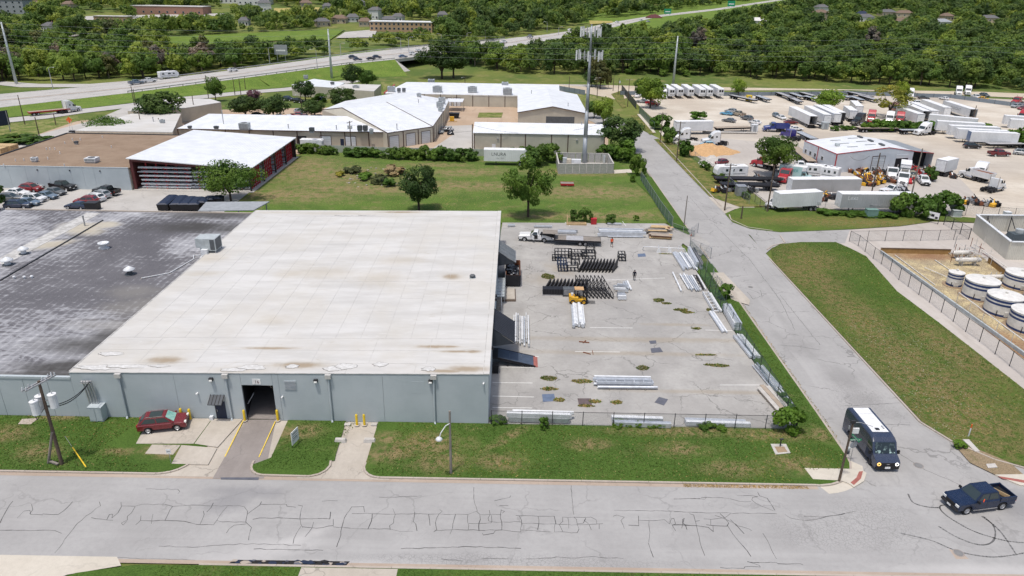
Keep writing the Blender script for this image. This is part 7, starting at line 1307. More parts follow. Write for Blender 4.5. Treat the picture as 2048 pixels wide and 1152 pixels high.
A_,B_,C_=xy(644,220,5.2),xy(775,267,4.3),xy(866,254,4.3);R1=xy(684,216,7.2);R2=xy(773,205,7.0);E_=xy(888,222,4.3);F_=xy(898,200,4.3);T_=xy(835,189,7.0)
t=thing('industrial_building','angled beige workshop with two white roof slopes and white roller doors','building',(B_[0],B_[1],0))
def wq(p,q,hp,hq,m='wall_beige'):wb(MB().quad((*p,0),(*q,0),(*q,hq),(*p,hp)),'wall',m,t)
wq(A_,B_,5.2,4.25);wq(B_,C_,4.25,4.25);wq(C_,E_,4.25,4.25,'wall_beige_y');wq(E_,F_,4.25,4.25,'wall_beige_y')
wb(MB().ngon([(*A_,5.2),(*B_,4.3),(*R1,7.2)]),'gable_wall','wall_beige',t)
wb(MB().add([(*B_,4.35),(*C_,4.35),(*R2,7.1),(*R1,7.25)],[(0,1,2,3)]),'roof_slope','roof_white',t);wb(MB().add([(*C_,4.33),(*E_,4.33),(*F_,4.33),(*T_,7.0),(*R2,7.08)],[(0,1,2,3,4)]),'roof_slope','roof_white_y',t);wb(MB().add([(*R1,7.2),(*R2,7.0),(*T_,6.9),(xy(820,182,4.3)[0],xy(820,182,4.3)[1],4.3),(*xy(690,202,4.3),4.3),(*A_,5.2)],[(0,1,2,3,4,5)]),'roof_slope','roof_white',t)
for p_,q_,h1,h2 in((B_,C_,4.4,4.4),(C_,R2,4.4,7.1),(A_,R1,5.25,7.28),(R1,B_,7.3,4.4),(C_,E_,4.4,4.4)):wb(MB().beam((*p_,h1),(*q_,h2),.12,.2),'edge_trim','brown_trim',t)
for u in(.13,.49,.83):roller_door(t,B_,C_,u,3.0,3.4)
for u in(.0,.33,.66,1.0):wall_item(t,B_,C_,u,0,4.2,.25,'corner_trim','brown_trim',.05)
for k in range(6):wall_item(t,C_,E_,(k+.5)/6,0,4.2,.25,'corner_trim','brown_trim',.05)
for px,py,z_,lab in((838,193,6.8,'rooftop unit on the top ridge of the angled workshop'),(884,205,5,'upper pale unit on the right slope of the workshop'),(880,214,5,'middle pale unit on the right slope of the workshop'),(881,222,4.6,'small grey unit at the right eave of the workshop')):rooftop(px,py,z_,lab,(2.2,1.8,1.7)if 'pale' in lab else(1.4,1.2,1.1))
roof_pipe(794,257,4.9,'flue on the front slope of the angled workshop');roof_pipe(837,204,6.5,'short flue on the right slope of the workshop',.7)
c0=xy(893,222);c1=xy(926,222);t=thing('lean_to','small white lean-to roof with skip beneath beside the workshop','canopy',(c0[0],c0[1],0));wb(MB().bx(c0[0],c1[0],c0[1]-1,c0[1]+7,3.3,3.42),'canopy_roof','roof_white',t)
for x_ in(c0[0]+.2,c1[0]-.2):
 for y_ in(c0[1]-.8,c0[1]+6.8):wb(MB().bx(x_-.08,x_+.08,y_-.08,y_+.08,0,3.3),'post','tan_wall',t)
o=thing('open_skip','black open skip under the small lean-to','skip',(*xy(909,236),0));MB().hexa([(-1.4,-1,0),(1.4,-1,0),(1.4,1,0),(-1.4,1,0)],[(-1.7,-1.1,1.7),(1.7,-1.1,1.7),(1.7,1.1,1.7),(-1.7,1.1,1.7)]).put('skip_body','black_metal',o);MB().bx(-1.75,1.75,-1.15,1.15,1.66,1.74).put('rim','dark_steel',o)
o=thing('yellow_tank','yellow-green tank on a pallet before the lean-to','tank',(*xy(904,243),0));MB().bx(-.7,.7,-.6,.6,.3,1.6).put('tank_body','yellow_machine',o);MB().bx(-1.2,1.6,-.8,.8,0,.2).put('pallet','wood_new',o)
random.seed(77)
for k in range(22):
 c=xy(872+34*random.random(),256+14*random.random());o=thing('scrap_item','piece of the scrap row along the workshop side','scrap',(*c,0),random.random()*3,'scrap beside the workshop');w_=.4+random.random()*.7;MB().bx(-w_,w_,-.4,.4,0,.3+.5*random.random()).put('scrap_body',random.choice(['dark_steel','black_metal','rust','rail_grey','hvac']),o);MB().cyl((-.3,0,.3),(.4,.1,.8),.15,.1,7).put('scrap_part',random.choice(['steel','dark_steel']),o)
EZ=4.2;e0,e1=xy(360,262,EZ),xy(775,268,EZ);ey=xy(590,292)[1]
t=thing('industrial_building','long low beige workshop with white roof right behind the canopy shed','building',(xy(330,268,EZ)[0],ey,0));ex0,ex1=xy(330,268,EZ)[0],xy(782,268,EZ)[0]
px_=list(np.linspace(ex0,ex1,10))
for a,b in zip(px_,px_[1:]):wb(MB().bx(a+.02,b-.02,ey,ey+.12,0,EZ),'wall_bay','wall_tan_far',t);wb(MB().bx(a-.12,a+.12,ey-.1,ey,0,EZ),'corner_trim','brown_trim',t)
wb(MB().hexa([(ex0,ey-.3,EZ),(ex1,ey-.3,EZ),(ex1-6,ey+17,EZ+1.2),(ex0+2,ey+17,EZ+1.2)],[(ex0,ey-.3,EZ+.12),(ex1,ey-.3,EZ+.12),(ex1-6,ey+17,EZ+1.32),(ex0+2,ey+17,EZ+1.32)]),'roof','roof_white',t);wb(MB().bx(ex0,ex1,ey-.36,ey-.3,EZ-.1,EZ+.12),'eave_trim','brown_trim',t);wb(MB().bx(ex0+2,ex1-6,ey+16.8,ey+17,0,EZ+1.2),'wall_north','wall_tan_far',t)
for px in(605,654,704):roller_door(t,(ex0,ey),(ex1,ey),(xy(px,292)[0]-ex0)/(ex1-ex0),2.9,2.9)if px!=605 else wall_item(t,(ex0,ey),(ex1,ey),(xy(px,292)[0]-ex0)/(ex1-ex0),0,2.8,2.8,'open_bay','black_metal')
wall_item(t,(ex0,ey),(ex1,ey),(xy(687,292)[0]-ex0)/(ex1-ex0),0,2.2,1.0,'door','navy');wall_item(t,(ex0,ey),(ex1,ey),(xy(589,292)[0]-ex0)/(ex1-ex0),0,2.2,.8,'door','navy')
for px,py,lab,m_,s_ in((490,258,'large grey unit on the white roof behind the shed','hvac',(2.6,2.0,1.7)),(624,264,'dark condenser on a stand on the long workshop roof','hvac_dark',(1.2,1.2,1.2)),(720,262,'left twin condenser on the long workshop roof','hvac_dark',(1.2,1.2,1.5)),(731,262,'right twin condenser on the long workshop roof','hvac_dark',(1.2,1.2,1.5)),(743,266,'small grey condenser right of the twins','hvac',(1,1,1.1)),(380,257,'small dark vent left on the white roof','hvac_dark',(.9,.9,.7)),(433,258,'pair of dark roof vents beside the power pole','hvac_dark',(1.2,.8,.8))):rooftop(px,py,EZ+.4,lab,s_,m_)
roof_pipe(447,246,EZ+.8,'tall grey flue on the white roof behind the shed',3.4);roof_pipe(577,256,EZ+.4,'short flue left on the long workshop roof',.9);roof_pipe(673,258,EZ+.4,'short flue in the middle of the long workshop roof',.9)
ppx('cargo_trailer','car_white','cargo_trailer','white enclosed cargo trailer before the open workshop bay','trailer',(609,296),(642,297))
o=thing('wooden_stand','brown wooden stand against the long workshop wall','stand',(*xy(739,294),0));MB().bx(-.6,.6,-.3,.3,.0,.15).bx(-.6,-.45,-.3,.3,.15,2.4).bx(.45,.6,-.3,.3,.15,2.4).bx(-.45,.45,-.3,.3,1.2,1.35).bx(-.45,.45,-.3,.3,2.2,2.4).put('stand_frame','wood_pole',o);MB().bx(.8,1.6,-.4,.4,0,.9).put('side_box','wood_grey',o)
P=xyl([(596,302),(780,309),(950,312),(1113,316)],.0);t=thing('boundary_wall','long pale grey-green wall between estate and back lawn','wall',(*P[0],0))
for a,b in zip(P,P[1:]):
 n=max(1,int((Vc(b)-Vc(a)).length/3))
 for k in range(n):p_,q_=Vc(a).lerp(Vc(b),k/n),Vc(a).lerp(Vc(b),(k+1)/n-.004);wb(MB().beam((p_.x,p_.y,.95),(q_.x,q_.y,.95),.15,1.9),'wall_panel','green_wall',t)
prism_px('tan_building',[(150,262),(345,265),(362,228),(262,228)],4.0,'tan_wall','roof_membrane','tan flat-roofed building behind the brown roof','building')
prism_px('tan_building',[(255,222),(310,226),(442,205),(420,198),(300,200)],4.2,'wall_beige','roof_membrane','cream panelled building behind the big left tree','building')
t=prism_px('white_roof_office',[(583,170),(672,176),(690,166),(628,158)],4.2,'wall_beige','roof_white','cream office with sloping white roof near the highway','building');
t=prism_px('white_roof_office',[(664,177),(748,183),(762,170),(690,168)],4.4,'wall_beige','roof_membrane','cream office with grey flat roof and rooftop clutter','building')
rooftop(712,176,4.5,'low grey unit on the flat cream office',(2.4,1.4,1.0));rooftop(665,169,4.4,'dark condenser pair on the cream office',(1.4,1.0,1.0),'hvac_dark');rooftop(612,157,4.4,'grey unit standing on the sloping office roof',(1.6,1.4,1.4));rooftop(325,246,4.1,'vent box on the tan flat roof',(1.2,1,1));roof_pipe(307,243,4.1,'grey pipe on the tan flat roof')
EP=[((567,200),(587,202),'suv','car_navy','navy car left under the estate tree'),((588,204),(606,206),'suv','car_black','black car beside the estate lamp post'),((637,201),(650,203),'hatch','car_steelblue','blue-grey car by the estate office hedge'),((596,227),(608,226),'suv','car_silver','silver car in the middle of the estate parking'),((588,236),(608,236),'pickup','car_red','dark red pickup in the estate parking'),((574,238),(588,237),'sedan','car_white','white sedan left of the dark red pickup'),((552,237),(568,237),'sedan','car_grey','grey sedan at the near edge of the estate parking'),((625,238),(634,238),'sedan','car_black','left black car before the angled workshop'),((636,238),(645,238),'sedan','car_navy','right dark car before the angled workshop'),((512,235),(522,234),'suv','car_navy','dark blue car half under the big estate tree')]
for tl,ns,kt,pt,lab in EP:ppx(kt,pt,'estate_car',lab,'pickup truck' if kt=='pickup' else 'car',tl,ns,'cars in the estate parking')
cmp_=thing('block_enclosure','open-topped grey concrete block enclosure round the tower foot','enclosure',(*xy(1113,325),0));
Q=[xy(1112,324),xy(1215,326),xy(1226,347),xy(1117,348)]
for(a,b)in zip(Q,Q[1:]+Q[:1]):
 L_=(Vc(b)-Vc(a)).length;n=max(2,int(L_/1.6))
 for r_ in range(4):
  for k in range(n):
   u0,u1=k/n,(k+1)/n-.008/1;p_=Vc(a).lerp(Vc(b),u0);q_=Vc(a).lerp(Vc(b),u1);wb(MB().beam((p_.x,p_.y,.3+.6*r_),(q_.x,q_.y,.3+.6*r_),.25,.58),'block_course','block_grey',cmp_)
 p_,q_=Vc(a),Vc(b);wb(MB().beam((*a,2.45),(*b,2.45),.3,.1),'coping','concrete_light',cmp_)
wb(MB().sheet(Q,.06),'compound_floor','lot_concrete',cmp_)
sheet('compound_path',[(1226,340),(1262,338),(1264,345),(1228,347)],.08,'path_concrete')
def cab(px,py,s,m_,lab):o=thing('equipment_cabinet',lab,'cabinet',(*xy(px,py,.06),.06),0,'cabinets in the tower compound');MB().bx(-s[0]/2,s[0]/2,-s[1]/2,s[1]/2,.1,s[2]).put('cabinet_body',m_,o);MB().bx(-s[0]/2-.05,s[0]/2+.05,-s[1]/2-.05,s[1]/2+.05,0,.1).put('plinth','concrete_light',o);MB().bx(-s[0]/2+.1,s[0]/2-.1,-s[1]/2-.02,-s[1]/2,.2,s[2]-.15).put('cabinet_door',m_,o)
cab(1129,330,(1.0,1.2,1.9),'hvac','tall grey cabinet left in the tower compound');cab(1137,331,(1.1,1.2,1.7),'tan_wall','cream generator cabinet in the tower compound');cab(1152,331,(2.4,1.2,1.6),'white_metal','long white cabinet next to the tower foot');cab(1208,326,(.5,.5,1.9),'hvac','slim grey cabinet in the right of the tower compound')
tw=thing('cell_tower','tall grey monopole cell tower with two antenna tiers','tower',(*xy(1168,326),0));TH=33.6
for k in range(5):z0,z1=TH*k/5,TH*(k+1)/5;r0=.62-.09*k;MB().cyl((0,0,z0),(0,0,z1+.02),r0,r0-.08,12).put('tower_section','galv_tower',tw,True);MB().cyl((0,0,z1-.12),(0,0,z1+.05),r0-.04,r0-.05,12).put('joint_ring','steel',tw)
MB().bx(-.5,.5,-.5,.5,0,.3).put('base_plate','steel',tw);MB().cyl((.45,-.3,0),(.3,-.2,TH*.9),.05,.05,6).put('cable_run','dark_steel',tw)
for zt,rr,n,tilt in((31.8,1.75,3,.0),(26.4,2.35,3,.5)):
 pl=MB().lathe([(rr*.55,zt-.1),(rr*.55,zt+.0),(rr*.5,zt),(rr*.5,zt-.1),(rr*.55,zt-.1)],n=6).put('platform_ring','rail_grey',tw)
 for s in range(3):
  a0=R(90+120*s+10);c0=Vc((cos(a0),sin(a0),0));tn=Vc((-c0.y,c0.x,0))
  MB().beam(Vc((0,0,zt)),c0*rr+Vc((0,0,zt)),.1).beam(c0*rr-tn*rr*.85+Vc((0,0,zt-.3)),c0*rr+tn*rr*.85+Vc((0,0,zt-.3)),.08).beam(c0*rr-tn*rr*.85+Vc((0,0,zt+.5)),c0*rr+tn*rr*.85+Vc((0,0,zt+.5)),.08).put('sector_frame','rail_grey',tw)
  for u in(-.85,-.28,.3,.85):
   c=c0*(rr+.12)+tn*u*rr+Vc((0,0,zt));pp=MB().cyl(c-Vc((0,0,1.1)),c+Vc((0,0,1.4)),.04,.04,6).put('mount_pipe','steel',tw)
   w_=.42 if u in(-.85,.85)else .26;hh=1.15 if abs(u)>.5 else .8;rz=a0;o=MB().box(c+c0*.16+Vc((0,0,.15)),(.18,w_,hh*2),rz).put('antenna_panel','white_paint',pp)if u!=.3 or s!=1 else MB().box(c+c0*.14+Vc((0,0,-.2)),(.25,.3,.6),rz).put('radio_unit','rail_grey',pp)
o=ppx('van_trailer','car_white','parked_trailer','white box trailer with faded dark lettering on the back lawn','trailer',(1062,328),(964,331));o.rotation_euler.z=PI
lettering(o,'LNURA',1.15,(2.0,1.29,2.9),(PI/2,0,PI),'car_grey');lettering(o,'No. 1850',.5,(1.6,1.29,1.9),(PI/2,0,PI),'car_silver')
o=thing('small_trailer','little red flat trailer on the back lawn','trailer',(*xy(1134,371,.03),.03));MB().bx(-1.5,1.5,-.9,.9,.5,.62).put('deck','wood_grey',o);MB().bx(-1.55,1.55,-.98,-.9,.25,.66).bx(-1.55,1.55,.9,.98,.25,.66).put('side_rail','red_paint',o)
for s in(-1,1):
 w_=ob('wheel',wheel(.3,.2)[0],'tyre',o,(0,s*.85,.3));ob('rim',wheel(.3,.2)[1],'rim',w_)
c=xy(148,266);o=thing('road_sign','orange diamond road-works sign on a wheeled frame','sign',(*c,0));a=height_to(Vc((*c,0)),240);MB().box((-.6,0,a),(1.3,.06,1.3),0,0,R(45)).put('sign_board','orange',o);MB().cyl((-.9,0,.3),(-.9,0,a),.05,.05,6).cyl((-.2,0,.3),(-.2,0,a),.05,.05,6).put('frame_leg','white_metal',o);MB().bx(-1.2,.6,-.5,.5,.3,.7).put('frame_base','dark_steel',o)
for s in(-1,1):ob('wheel',wheel(.3,.2)[0],'tyre',o,(.3,s*.6,.3))
t=thing('billboard','dark framed billboard seen edge-on at the left photo border','billboard',(*xy(8,265),0));MB().bx(-2.2,2.2,-.1,.1,2.0,6.0).put('board','navy',t);MB().bx(-2.3,2.3,.1,.25,1.9,6.1).put('board_frame','dark_steel',t)
for s in(-1.8,1.8):MB().cyl((s,0,0),(s,0,6),.15,.15,8).put('leg','steel',t)
t.rotation_euler.z=R(60)
# TANK SITE
tp=[(720,50),(775,95),(840,150),(905,195),(975,250),(1045,320),(1120,375),(1205,440),(1290,500),(1385,580),(1480,655),(1580,735),(1690,815),(1815,915),(1930,1010),(2080,1135)]
fence([xy(1698,483,.02)]+[xy(1536+a/4,480+b/4,.02)for a,b in tp],2.0,30,'chainlink_grey','black_metal','dark post chain-link fence along the tank yard lawn',.02,.045)
fence(xyl([(1698,483),(1876,481),(1937,479)],.02),2.0,3.3,'chainlink_grey','black_metal','dark post chain-link fence across the gravel above the tank yard',.02)
fence(xyl([(1937,479),(1887,449)],.02),2.1,2.6,'chainlink_grey','black_metal','tall dark gate standing open in the gravel yard',.02,.07,True,None,True,'fence_gate','gate')
fence(xyl([(1856,442),(1870,432),(1885,429),(1930,431),(2060,440)],.1),2.2,3.4,'chainlink_grey','black_metal','dark fence behind the gravel yard at right',.1)
fence(xyl([(1545,417),(1860,432)],.1),1.8,3.6,'chainlink_grey','steel','thin chain-link fence in front of the old trailers',.1)
fence(xyl([(1498,408),(1440,355),(1340,283)],.08),1.9,4,'chainlink_grey','steel','chain-link fence along the scrap yard beside the side road',.08)
fence(xyl([(1545,417),(1530,421),(1500,396)],.08),1.9,3,'chainlink_grey','dark_steel','fence corner by the overgrown scrap yard gate',.08)
def panel_fence(pts,h,mat,lab,step=3):
 P=xyl(pts);t=thing('panel_fence',lab,'fence',(*P[0],0))
 for a,b in zip(P,P[1:]):
  n=max(1,int((Vc(b)-Vc(a)).length/step));rz=heading(a,b);m=MB().bx(.03,(Vc(b)-Vc(a)).length/n-.03,-.03,.03,.05,h).mesh('fence_panel');po=MB().bx(-.06,.06,-.06,.06,0,h+.1).mesh('post')
  for k in range(n):c=Vc(a).lerp(Vc(b),k/n)-Vc(P[0]);ob('fence_panel',m,mat,t,(c.x,c.y,0),rz);ob('post',po,'dark_steel',t,(c.x,c.y,0))
panel_fence([(1243,182),(1272,218)],2.6,'fence_dark','dark metal panel fence at the truck lot corner');panel_fence([(1278,226),(1308,260)],2.4,'fence_green_metal','green metal panel fence by the truck lot lane');panel_fence([(1240,190),(1275,190),(1460,192),(1700,190),(1900,196),(2020,212),(2200,225)],1.6,'fence_blue_grey','low blue-grey panel fence behind the truck lot',6);panel_fence([(1118,181),(1170,190)],2.0,'fence_blue_grey','grey panel fence beside the gable hall',3)
tankm={}
def tank(cx,cy,r,h,lab):
 x,y=xy(cx,cy,.05);t=thing('storage_tank',lab,'tank',(x,y,.1),0,'white storage tanks with blue bands')
 for z0,z1,m_ in((0,.34,'blue_stripe'),(.34,h*.60,'tank_white'),(h*.60,h*.72,'blue_stripe'),(h*.72,h*.8,'tank_white'),(h*.8,h*.93,'blue_stripe'),(h*.93,h,'tank_white')):MB().lathe([(r,z0),(r,z1)],n=40).put('shell_band',m_,t,True)
 MB().lathe([(r+.03,h),(r+.03,h+.04),(0,h+.28)],n=40).put('roof','tank_white',t);MB().lathe([(r+.5,-.05),(r+.45,.02),(r,.02)],n=24).put('ring_base','mud',t);MB().cyl((0,0,h+.2),(0,0,h+.5),.18,.18,8).put('roof_vent','pipe_white',t);MB().cyl((-r*.8,-r*.72,0),(-r*.8,-r*.72,h*.35),.06,.06,6).put('drain_pipe','dark_steel',t);MB().box((-r*.3,-r*.95,.5),(.7,.12,.7)).put('manway','tank_white',t)
tank(1957,592,2.3,2.6,'white tank with blue bands nearest the small tank');tank(2002,624,2.3,2.6,'white tank with blue bands in the middle of the row');tank(2052,657,2.35,2.6,'white tank with blue bands cut by the right photo edge');tank(1907,570,1.12,2.1,'smallest white tank with one blue band');tank(2036,572,2.2,2.2,'white tank behind the row near the pipe racks');tank(2085,600,2.5,2.2,'white tank barely showing at the right edge behind')
cw_=thing('containment_wall','tan steel containment wall round the tank yard','wall',(*xy(1760,503),0))
P=xyl([(2060,722),(1760,506),(1900,509)],.0);P2=xyl([(1975,525),(2120,640)],.0)
for(a,b),m_ in zip(((P[0],P[1]),(P[1],P[2]),P2),('plate_grey_w','containment_tan','containment_tan')):
 n=max(1,int((Vc(b)-Vc(a)).length/3))
 for k in range(n):p_,q_=Vc(a).lerp(Vc(b),k/n),Vc(a).lerp(Vc(b),(k+1)/n-.003);hh=.25 if m_=='plate_grey_w' else .45;wb(MB().beam((*p_,hh),(*q_,hh),.1,2*hh),'wall_sheet','hvac' if hh<.4 else m_,cw_);wb(MB().beam((*p_,2*hh+.03),(*q_,2*hh+.03),.24,.08),'top_rail','hvac' if m_=='plate_grey_w' else 'wood_pole',cw_)
def vessel(a,b,r,lab):
 A,B=g(*a,.9),g(*b,.9);t=thing('pressure_vessel',lab,'vessel',(A.x,A.y,0));d=(B-A).normalized();D=B-A
 MB().cyl((0,0,1.0),(D.x,D.y,1.0),r,r,14).cyl((0,0,1.0),tuple(-d*.35+Vc((0,0,1.0))),r,r*.5,14).cyl((D.x,D.y,1.0),tuple(D+d*.35+Vc((0,0,1.0))),r,r*.5,14).put('vessel_shell','pipe_white',t,True)
 for u in(.2,.8):MB().box((D.x*u,D.y*u,.3),(.25,r*1.8,.7)).put('saddle','steel',t)
 for u in(.15,.4,.6,.85):MB().cyl((D.x*u,D.y*u,1.0),(D.x*u,D.y*u,1.0+r+.4),.06,.06,6).put('nozzle','pipe_white',t)
vessel((1908,507),(1942,506),.42,'upper white horizontal vessel in the tank yard');vessel((1915,521),(1958,521),.42,'lower white horizontal vessel in the tank yard');vessel((1974,555),(2016,554),.35,'white horizontal vessel behind the banded tanks')
random.seed(12)
pr_=thing('pipe_rack','tangle of white pipes and valves round the vessels','pipework',(*xy(1950,515),0));o_=pr_.location
for k in range(46):
 c=Vc(xy(1895+85*random.random(),500+34*random.random()));c=Vc((c.x-o_.x,c.y-o_.y,.2+1.2*random.random()));d=random.choice([Vc((1,0,0)),Vc((0,1,0)),Vc((0,0,1))])*ru(.5,2.4);MB().cyl(c,c+d if(c+d).z>0 else c,.05,.05,6).put('pipe',random.choice(['pipe_white','pipe_white','steel','rust']),pr_)
for i,(a,b,z)in enumerate((((1918,585),(2060,690),1.6),((1965,500),(2080,580),1.5),((1980,555),(2080,640),1.8),((1900,560),(1985,558),.9),((1850,535),(1908,560),.3),((1790,510),(1870,570),.15),((1870,520),(1930,560),.15))):
 A,B=g(*a,z),g(*b,z);t=thing('pipeline','white pipe crossing the tank yard, line %s'%('along the fence side','along the far wall','over the rear tank','to the small tank','on the liner','beside the left wall','through the liner middle')[i],'pipe',tuple(A));MB().cyl((0,0,0),tuple(B-A),.07,.07,8).put('pipe','pipe_white',t);n=5
 for k in range(n+1):q=(B-A)*k/n;MB().cyl((q.x,q.y,-z),(q.x,q.y,0),.04,.04,5).put('pipe_stand','pipe_white',t)
Q=xyl([(1945,462),(2012,519),(2150,522)],.0);t=thing('plant_screen','beige ribbed screen wall round machinery at the right edge','enclosure',(*Q[0],0));q3=(Q[0][0]+28,Q[0][1]+.5)
for a,b in((Q[0],Q[1]),(Q[1],Q[2]),(Q[0],q3)):
 L_=(Vc(b)-Vc(a)).length;n=max(1,int(L_/3))
 for k in range(n):p_,q_=Vc(a).lerp(Vc(b),k/n),Vc(a).lerp(Vc(b),(k+1)/n-.002);wb(MB().beam((*p_,1.6),(*q_,1.6),.16,3.2),'screen_panel','screen_wall_y' if abs(a[0]-b[0])<6 else 'screen_wall',t);wb(MB().beam((*p_,3.25),(*q_,3.25),.5,.12),'cap','white_metal',t)
for k in range(6):x_=Q[0][0]+2+4.5*k;wb(MB().beam((x_,Q[0][1]-.2,3.0),(x_,Q[0][1]-2,1.2),.1).cyl((x_,Q[0][1]-.3,0),(x_,Q[0][1]-.3,3.1),.07,.07,6),'steel_bracket','black_metal',t)
c=xy(2040,482);o=thing('compressor','dark slate compressor with round blower inside the screen wall','machine',(*c,0));MB().hexa([(-2.5,-1.2,0),(4,-1.2,0),(4,1.2,0),(-2.5,1.2,0)],[(-2,-1,1.5),(4,-1,1.8),(4,1,1.8),(-2,1,1.5)]).put('housing','siding_slate',o);MB().cyl((-.6,0,1.6),(-.6,0,2.3),.7,.7,14).cyl((.8,0,1.7),(.8,0,2.5),.5,.6,14).put('blower','hvac',o);MB().tube([(-2.5,.6,.9),(-4.2,.6,.9),(-4.2,.6,2.0)],.12,8).put('pipework','dark_steel',o)
for px,py,s,m_,lab in((2010,442,(1.1,1.1,1.9),'white_metal','white cabinet on a pallet behind the screen wall'),(1911,433,(1.8,1.0,1.3),'hvac','grey cabinet at the fence near the old pole'),(1741,434,(2.2,1.3,1.6),'green_box','green transformer box in the tall grass')):
 o=thing('utility_cabinet',lab,'cabinet',(*xy(px,py,.1),.1));MB().bx(-s[0]/2,s[0]/2,-s[1]/2,s[1]/2,.1,s[2]).put('cabinet_body',m_,o);MB().bx(-s[0]/2-.1,s[0]/2+.1,-s[1]/2-.1,s[1]/2+.1,-.05,.1).put('plinth','concrete_light',o);MB().bx(-s[0]/2-.04,s[0]/2+.04,-s[1]/2-.06,s[1]/2,s[2],s[2]+.08).put('lid',m_,o)
o=thing('notice_board','white notice panel between dark posts at the gravel gate','sign',(*xy(1864,446,.02),.02),R(-50));MB().bx(-1.0,1.0,-.04,.04,.9,2.2).put('panel','sign_white',o);MB().bx(-.5,.1,-.06,-.04,1.3,1.8).bx(.3,.8,-.06,-.04,1.0,1.4).put('lettering_block','black_metal',o)
for s in(-1.05,1.05):MB().cyl((s,0,0),(s,0,2.6),.06,.06,6).put('post','black_metal',o)
# WORKSHOP in the truck lot
w0=xy(1609,282,4.6);w1=xy(1674,309,4.6);w2=xy(1828,303,4.6);w3=xy(1735,271,4.6);wr_=xy(1783,302,5.9);wr2=xy(1712,268,5.9);wk=thing('truck_workshop','white metal truck workshop with low gable roof and red trim','workshop',(*w1,0))
def wseg(p,q,h1,h2,m_,nm='wall'):wb(MB().quad((*p,0),(*q,0),(*q,h2),(*p,h1)),nm,m_,wk)
mid=Vc(w0).lerp(Vc(w1),.46);wseg(w0,mid,4.6,4.6,'wall_white_rib_y');wseg(mid,w1,4.6,4.6,'wall_white_rib_y');pk=Vc(w1).lerp(Vc(w2),.66)
wb(MB().ngon([(*w1,0),(*w2,0),(*w2,4.6),(*pk,5.7),(*w1,4.6)]),'gable_wall','wall_white_rib',wk);bk=Vc(w0)+(Vc(w2)-Vc(w1));pb_=Vc(w0).lerp(bk,.66)
wb(MB().add([(*w1,4.66),(*pk,5.78),(*pb_,5.78),(*w0,4.66)],[(0,1,2,3)]),'roof_slope','roof_white',wk);wb(MB().add([(*pk,5.78),(*w2,4.66),(*bk,4.66),(*pb_,5.78)],[(0,1,2,3)]),'roof_slope','roof_white',wk);wb(MB().quad((*w2,0),(*bk,0),(*bk,4.6),(*w2,4.6)),'wall','wall_white_rib_y',wk);wb(MB().ngon([(*bk,0),(*w0,0),(*w0,4.6),(*pb_,5.7),(*bk,4.6)]),'rear_wall','wall_white_rib',wk)
ann=Vc(w2)+(Vc(w2)-Vc(w1)).normalized()*6.2;ab_=ann+(Vc(w0)-Vc(w1));wb(MB().add([(*w2,4.6),(*ann,3.9),(*ab_,3.9),(*bk,4.6)],[(0,1,2,3)]),'annex_roof','roof_grey',wk);wb(MB().quad((*ann,0),(*ab_,0),(*ab_,3.9),(*ann,3.9)),'annex_wall','wall_white_rib_y',wk)
for p_,q_,h1,h2 in((w1,pk,4.7,5.82),(pk,w2,5.82,4.7),(w2,ann,4.65,3.95),(w0,w1,4.68,4.68)):wb(MB().beam((*p_,h1),(*q_,h2),.12,.18),'red_trim','red_paint',wk)
for u in(0,.46):p_=Vc(w0).lerp(Vc(w1),u)if u else Vc(w1);wb(MB().bx(p_.x-.12,p_.x+.12,p_.y-.14,p_.y,0,4.6),'corner_trim','red_paint',wk)
for u in(.1,.25,.4,.62):o=wall_item(wk,w0,w1,u,1.7,2.8,1.1,'window','white_paint',.04);MB().bx(-.45,.45,-.05,-.03,1.8,2.7).put('pane','house_window',o)
roller_door(wk,w1,w2,.55,3.6,3.7);wall_item(wk,w1,w2,.86,0,3.0,3.6,'open_bay','black_metal');wall_item(wk,w1,w2,.86,3.0,3.9,3.6,'raised_door','metal_door',.05);wb(MB().bx(w2[0]+.4,ann.x-.5,w2[1]+4,w2[1]+4.1,0,3.8),'annex_back','black_metal',wk)
for u,v in((.5,.3),(.5,.55),(.5,.8),(.85,.3),(.85,.55),(.85,.8),(.2,.3),(.2,.6)):
 for s in(0,):c=Vc(w1).lerp(pk,u).lerp(Vc(w0).lerp(pb_,u),v);z_=4.72+1.1*u;wb(MB().box((*c,z_),(2.6,.5,.06),0,0,-.07),'skylight','roof_grey',wk)if u>.4 else None
for v in(.2,.5,.8):c=pk.lerp(pb_,v);wb(MB().box((*c,5.95),(.7,2.2,.35)),'ridge_vent','hvac_dark',wk)
c=Vc(w1).lerp(pk,.3).lerp(Vc(w0).lerp(pb_,.3),.45);wb(MB().box((*c,5.4),(1.0,.9,.6)),'roof_unit','hvac',wk)
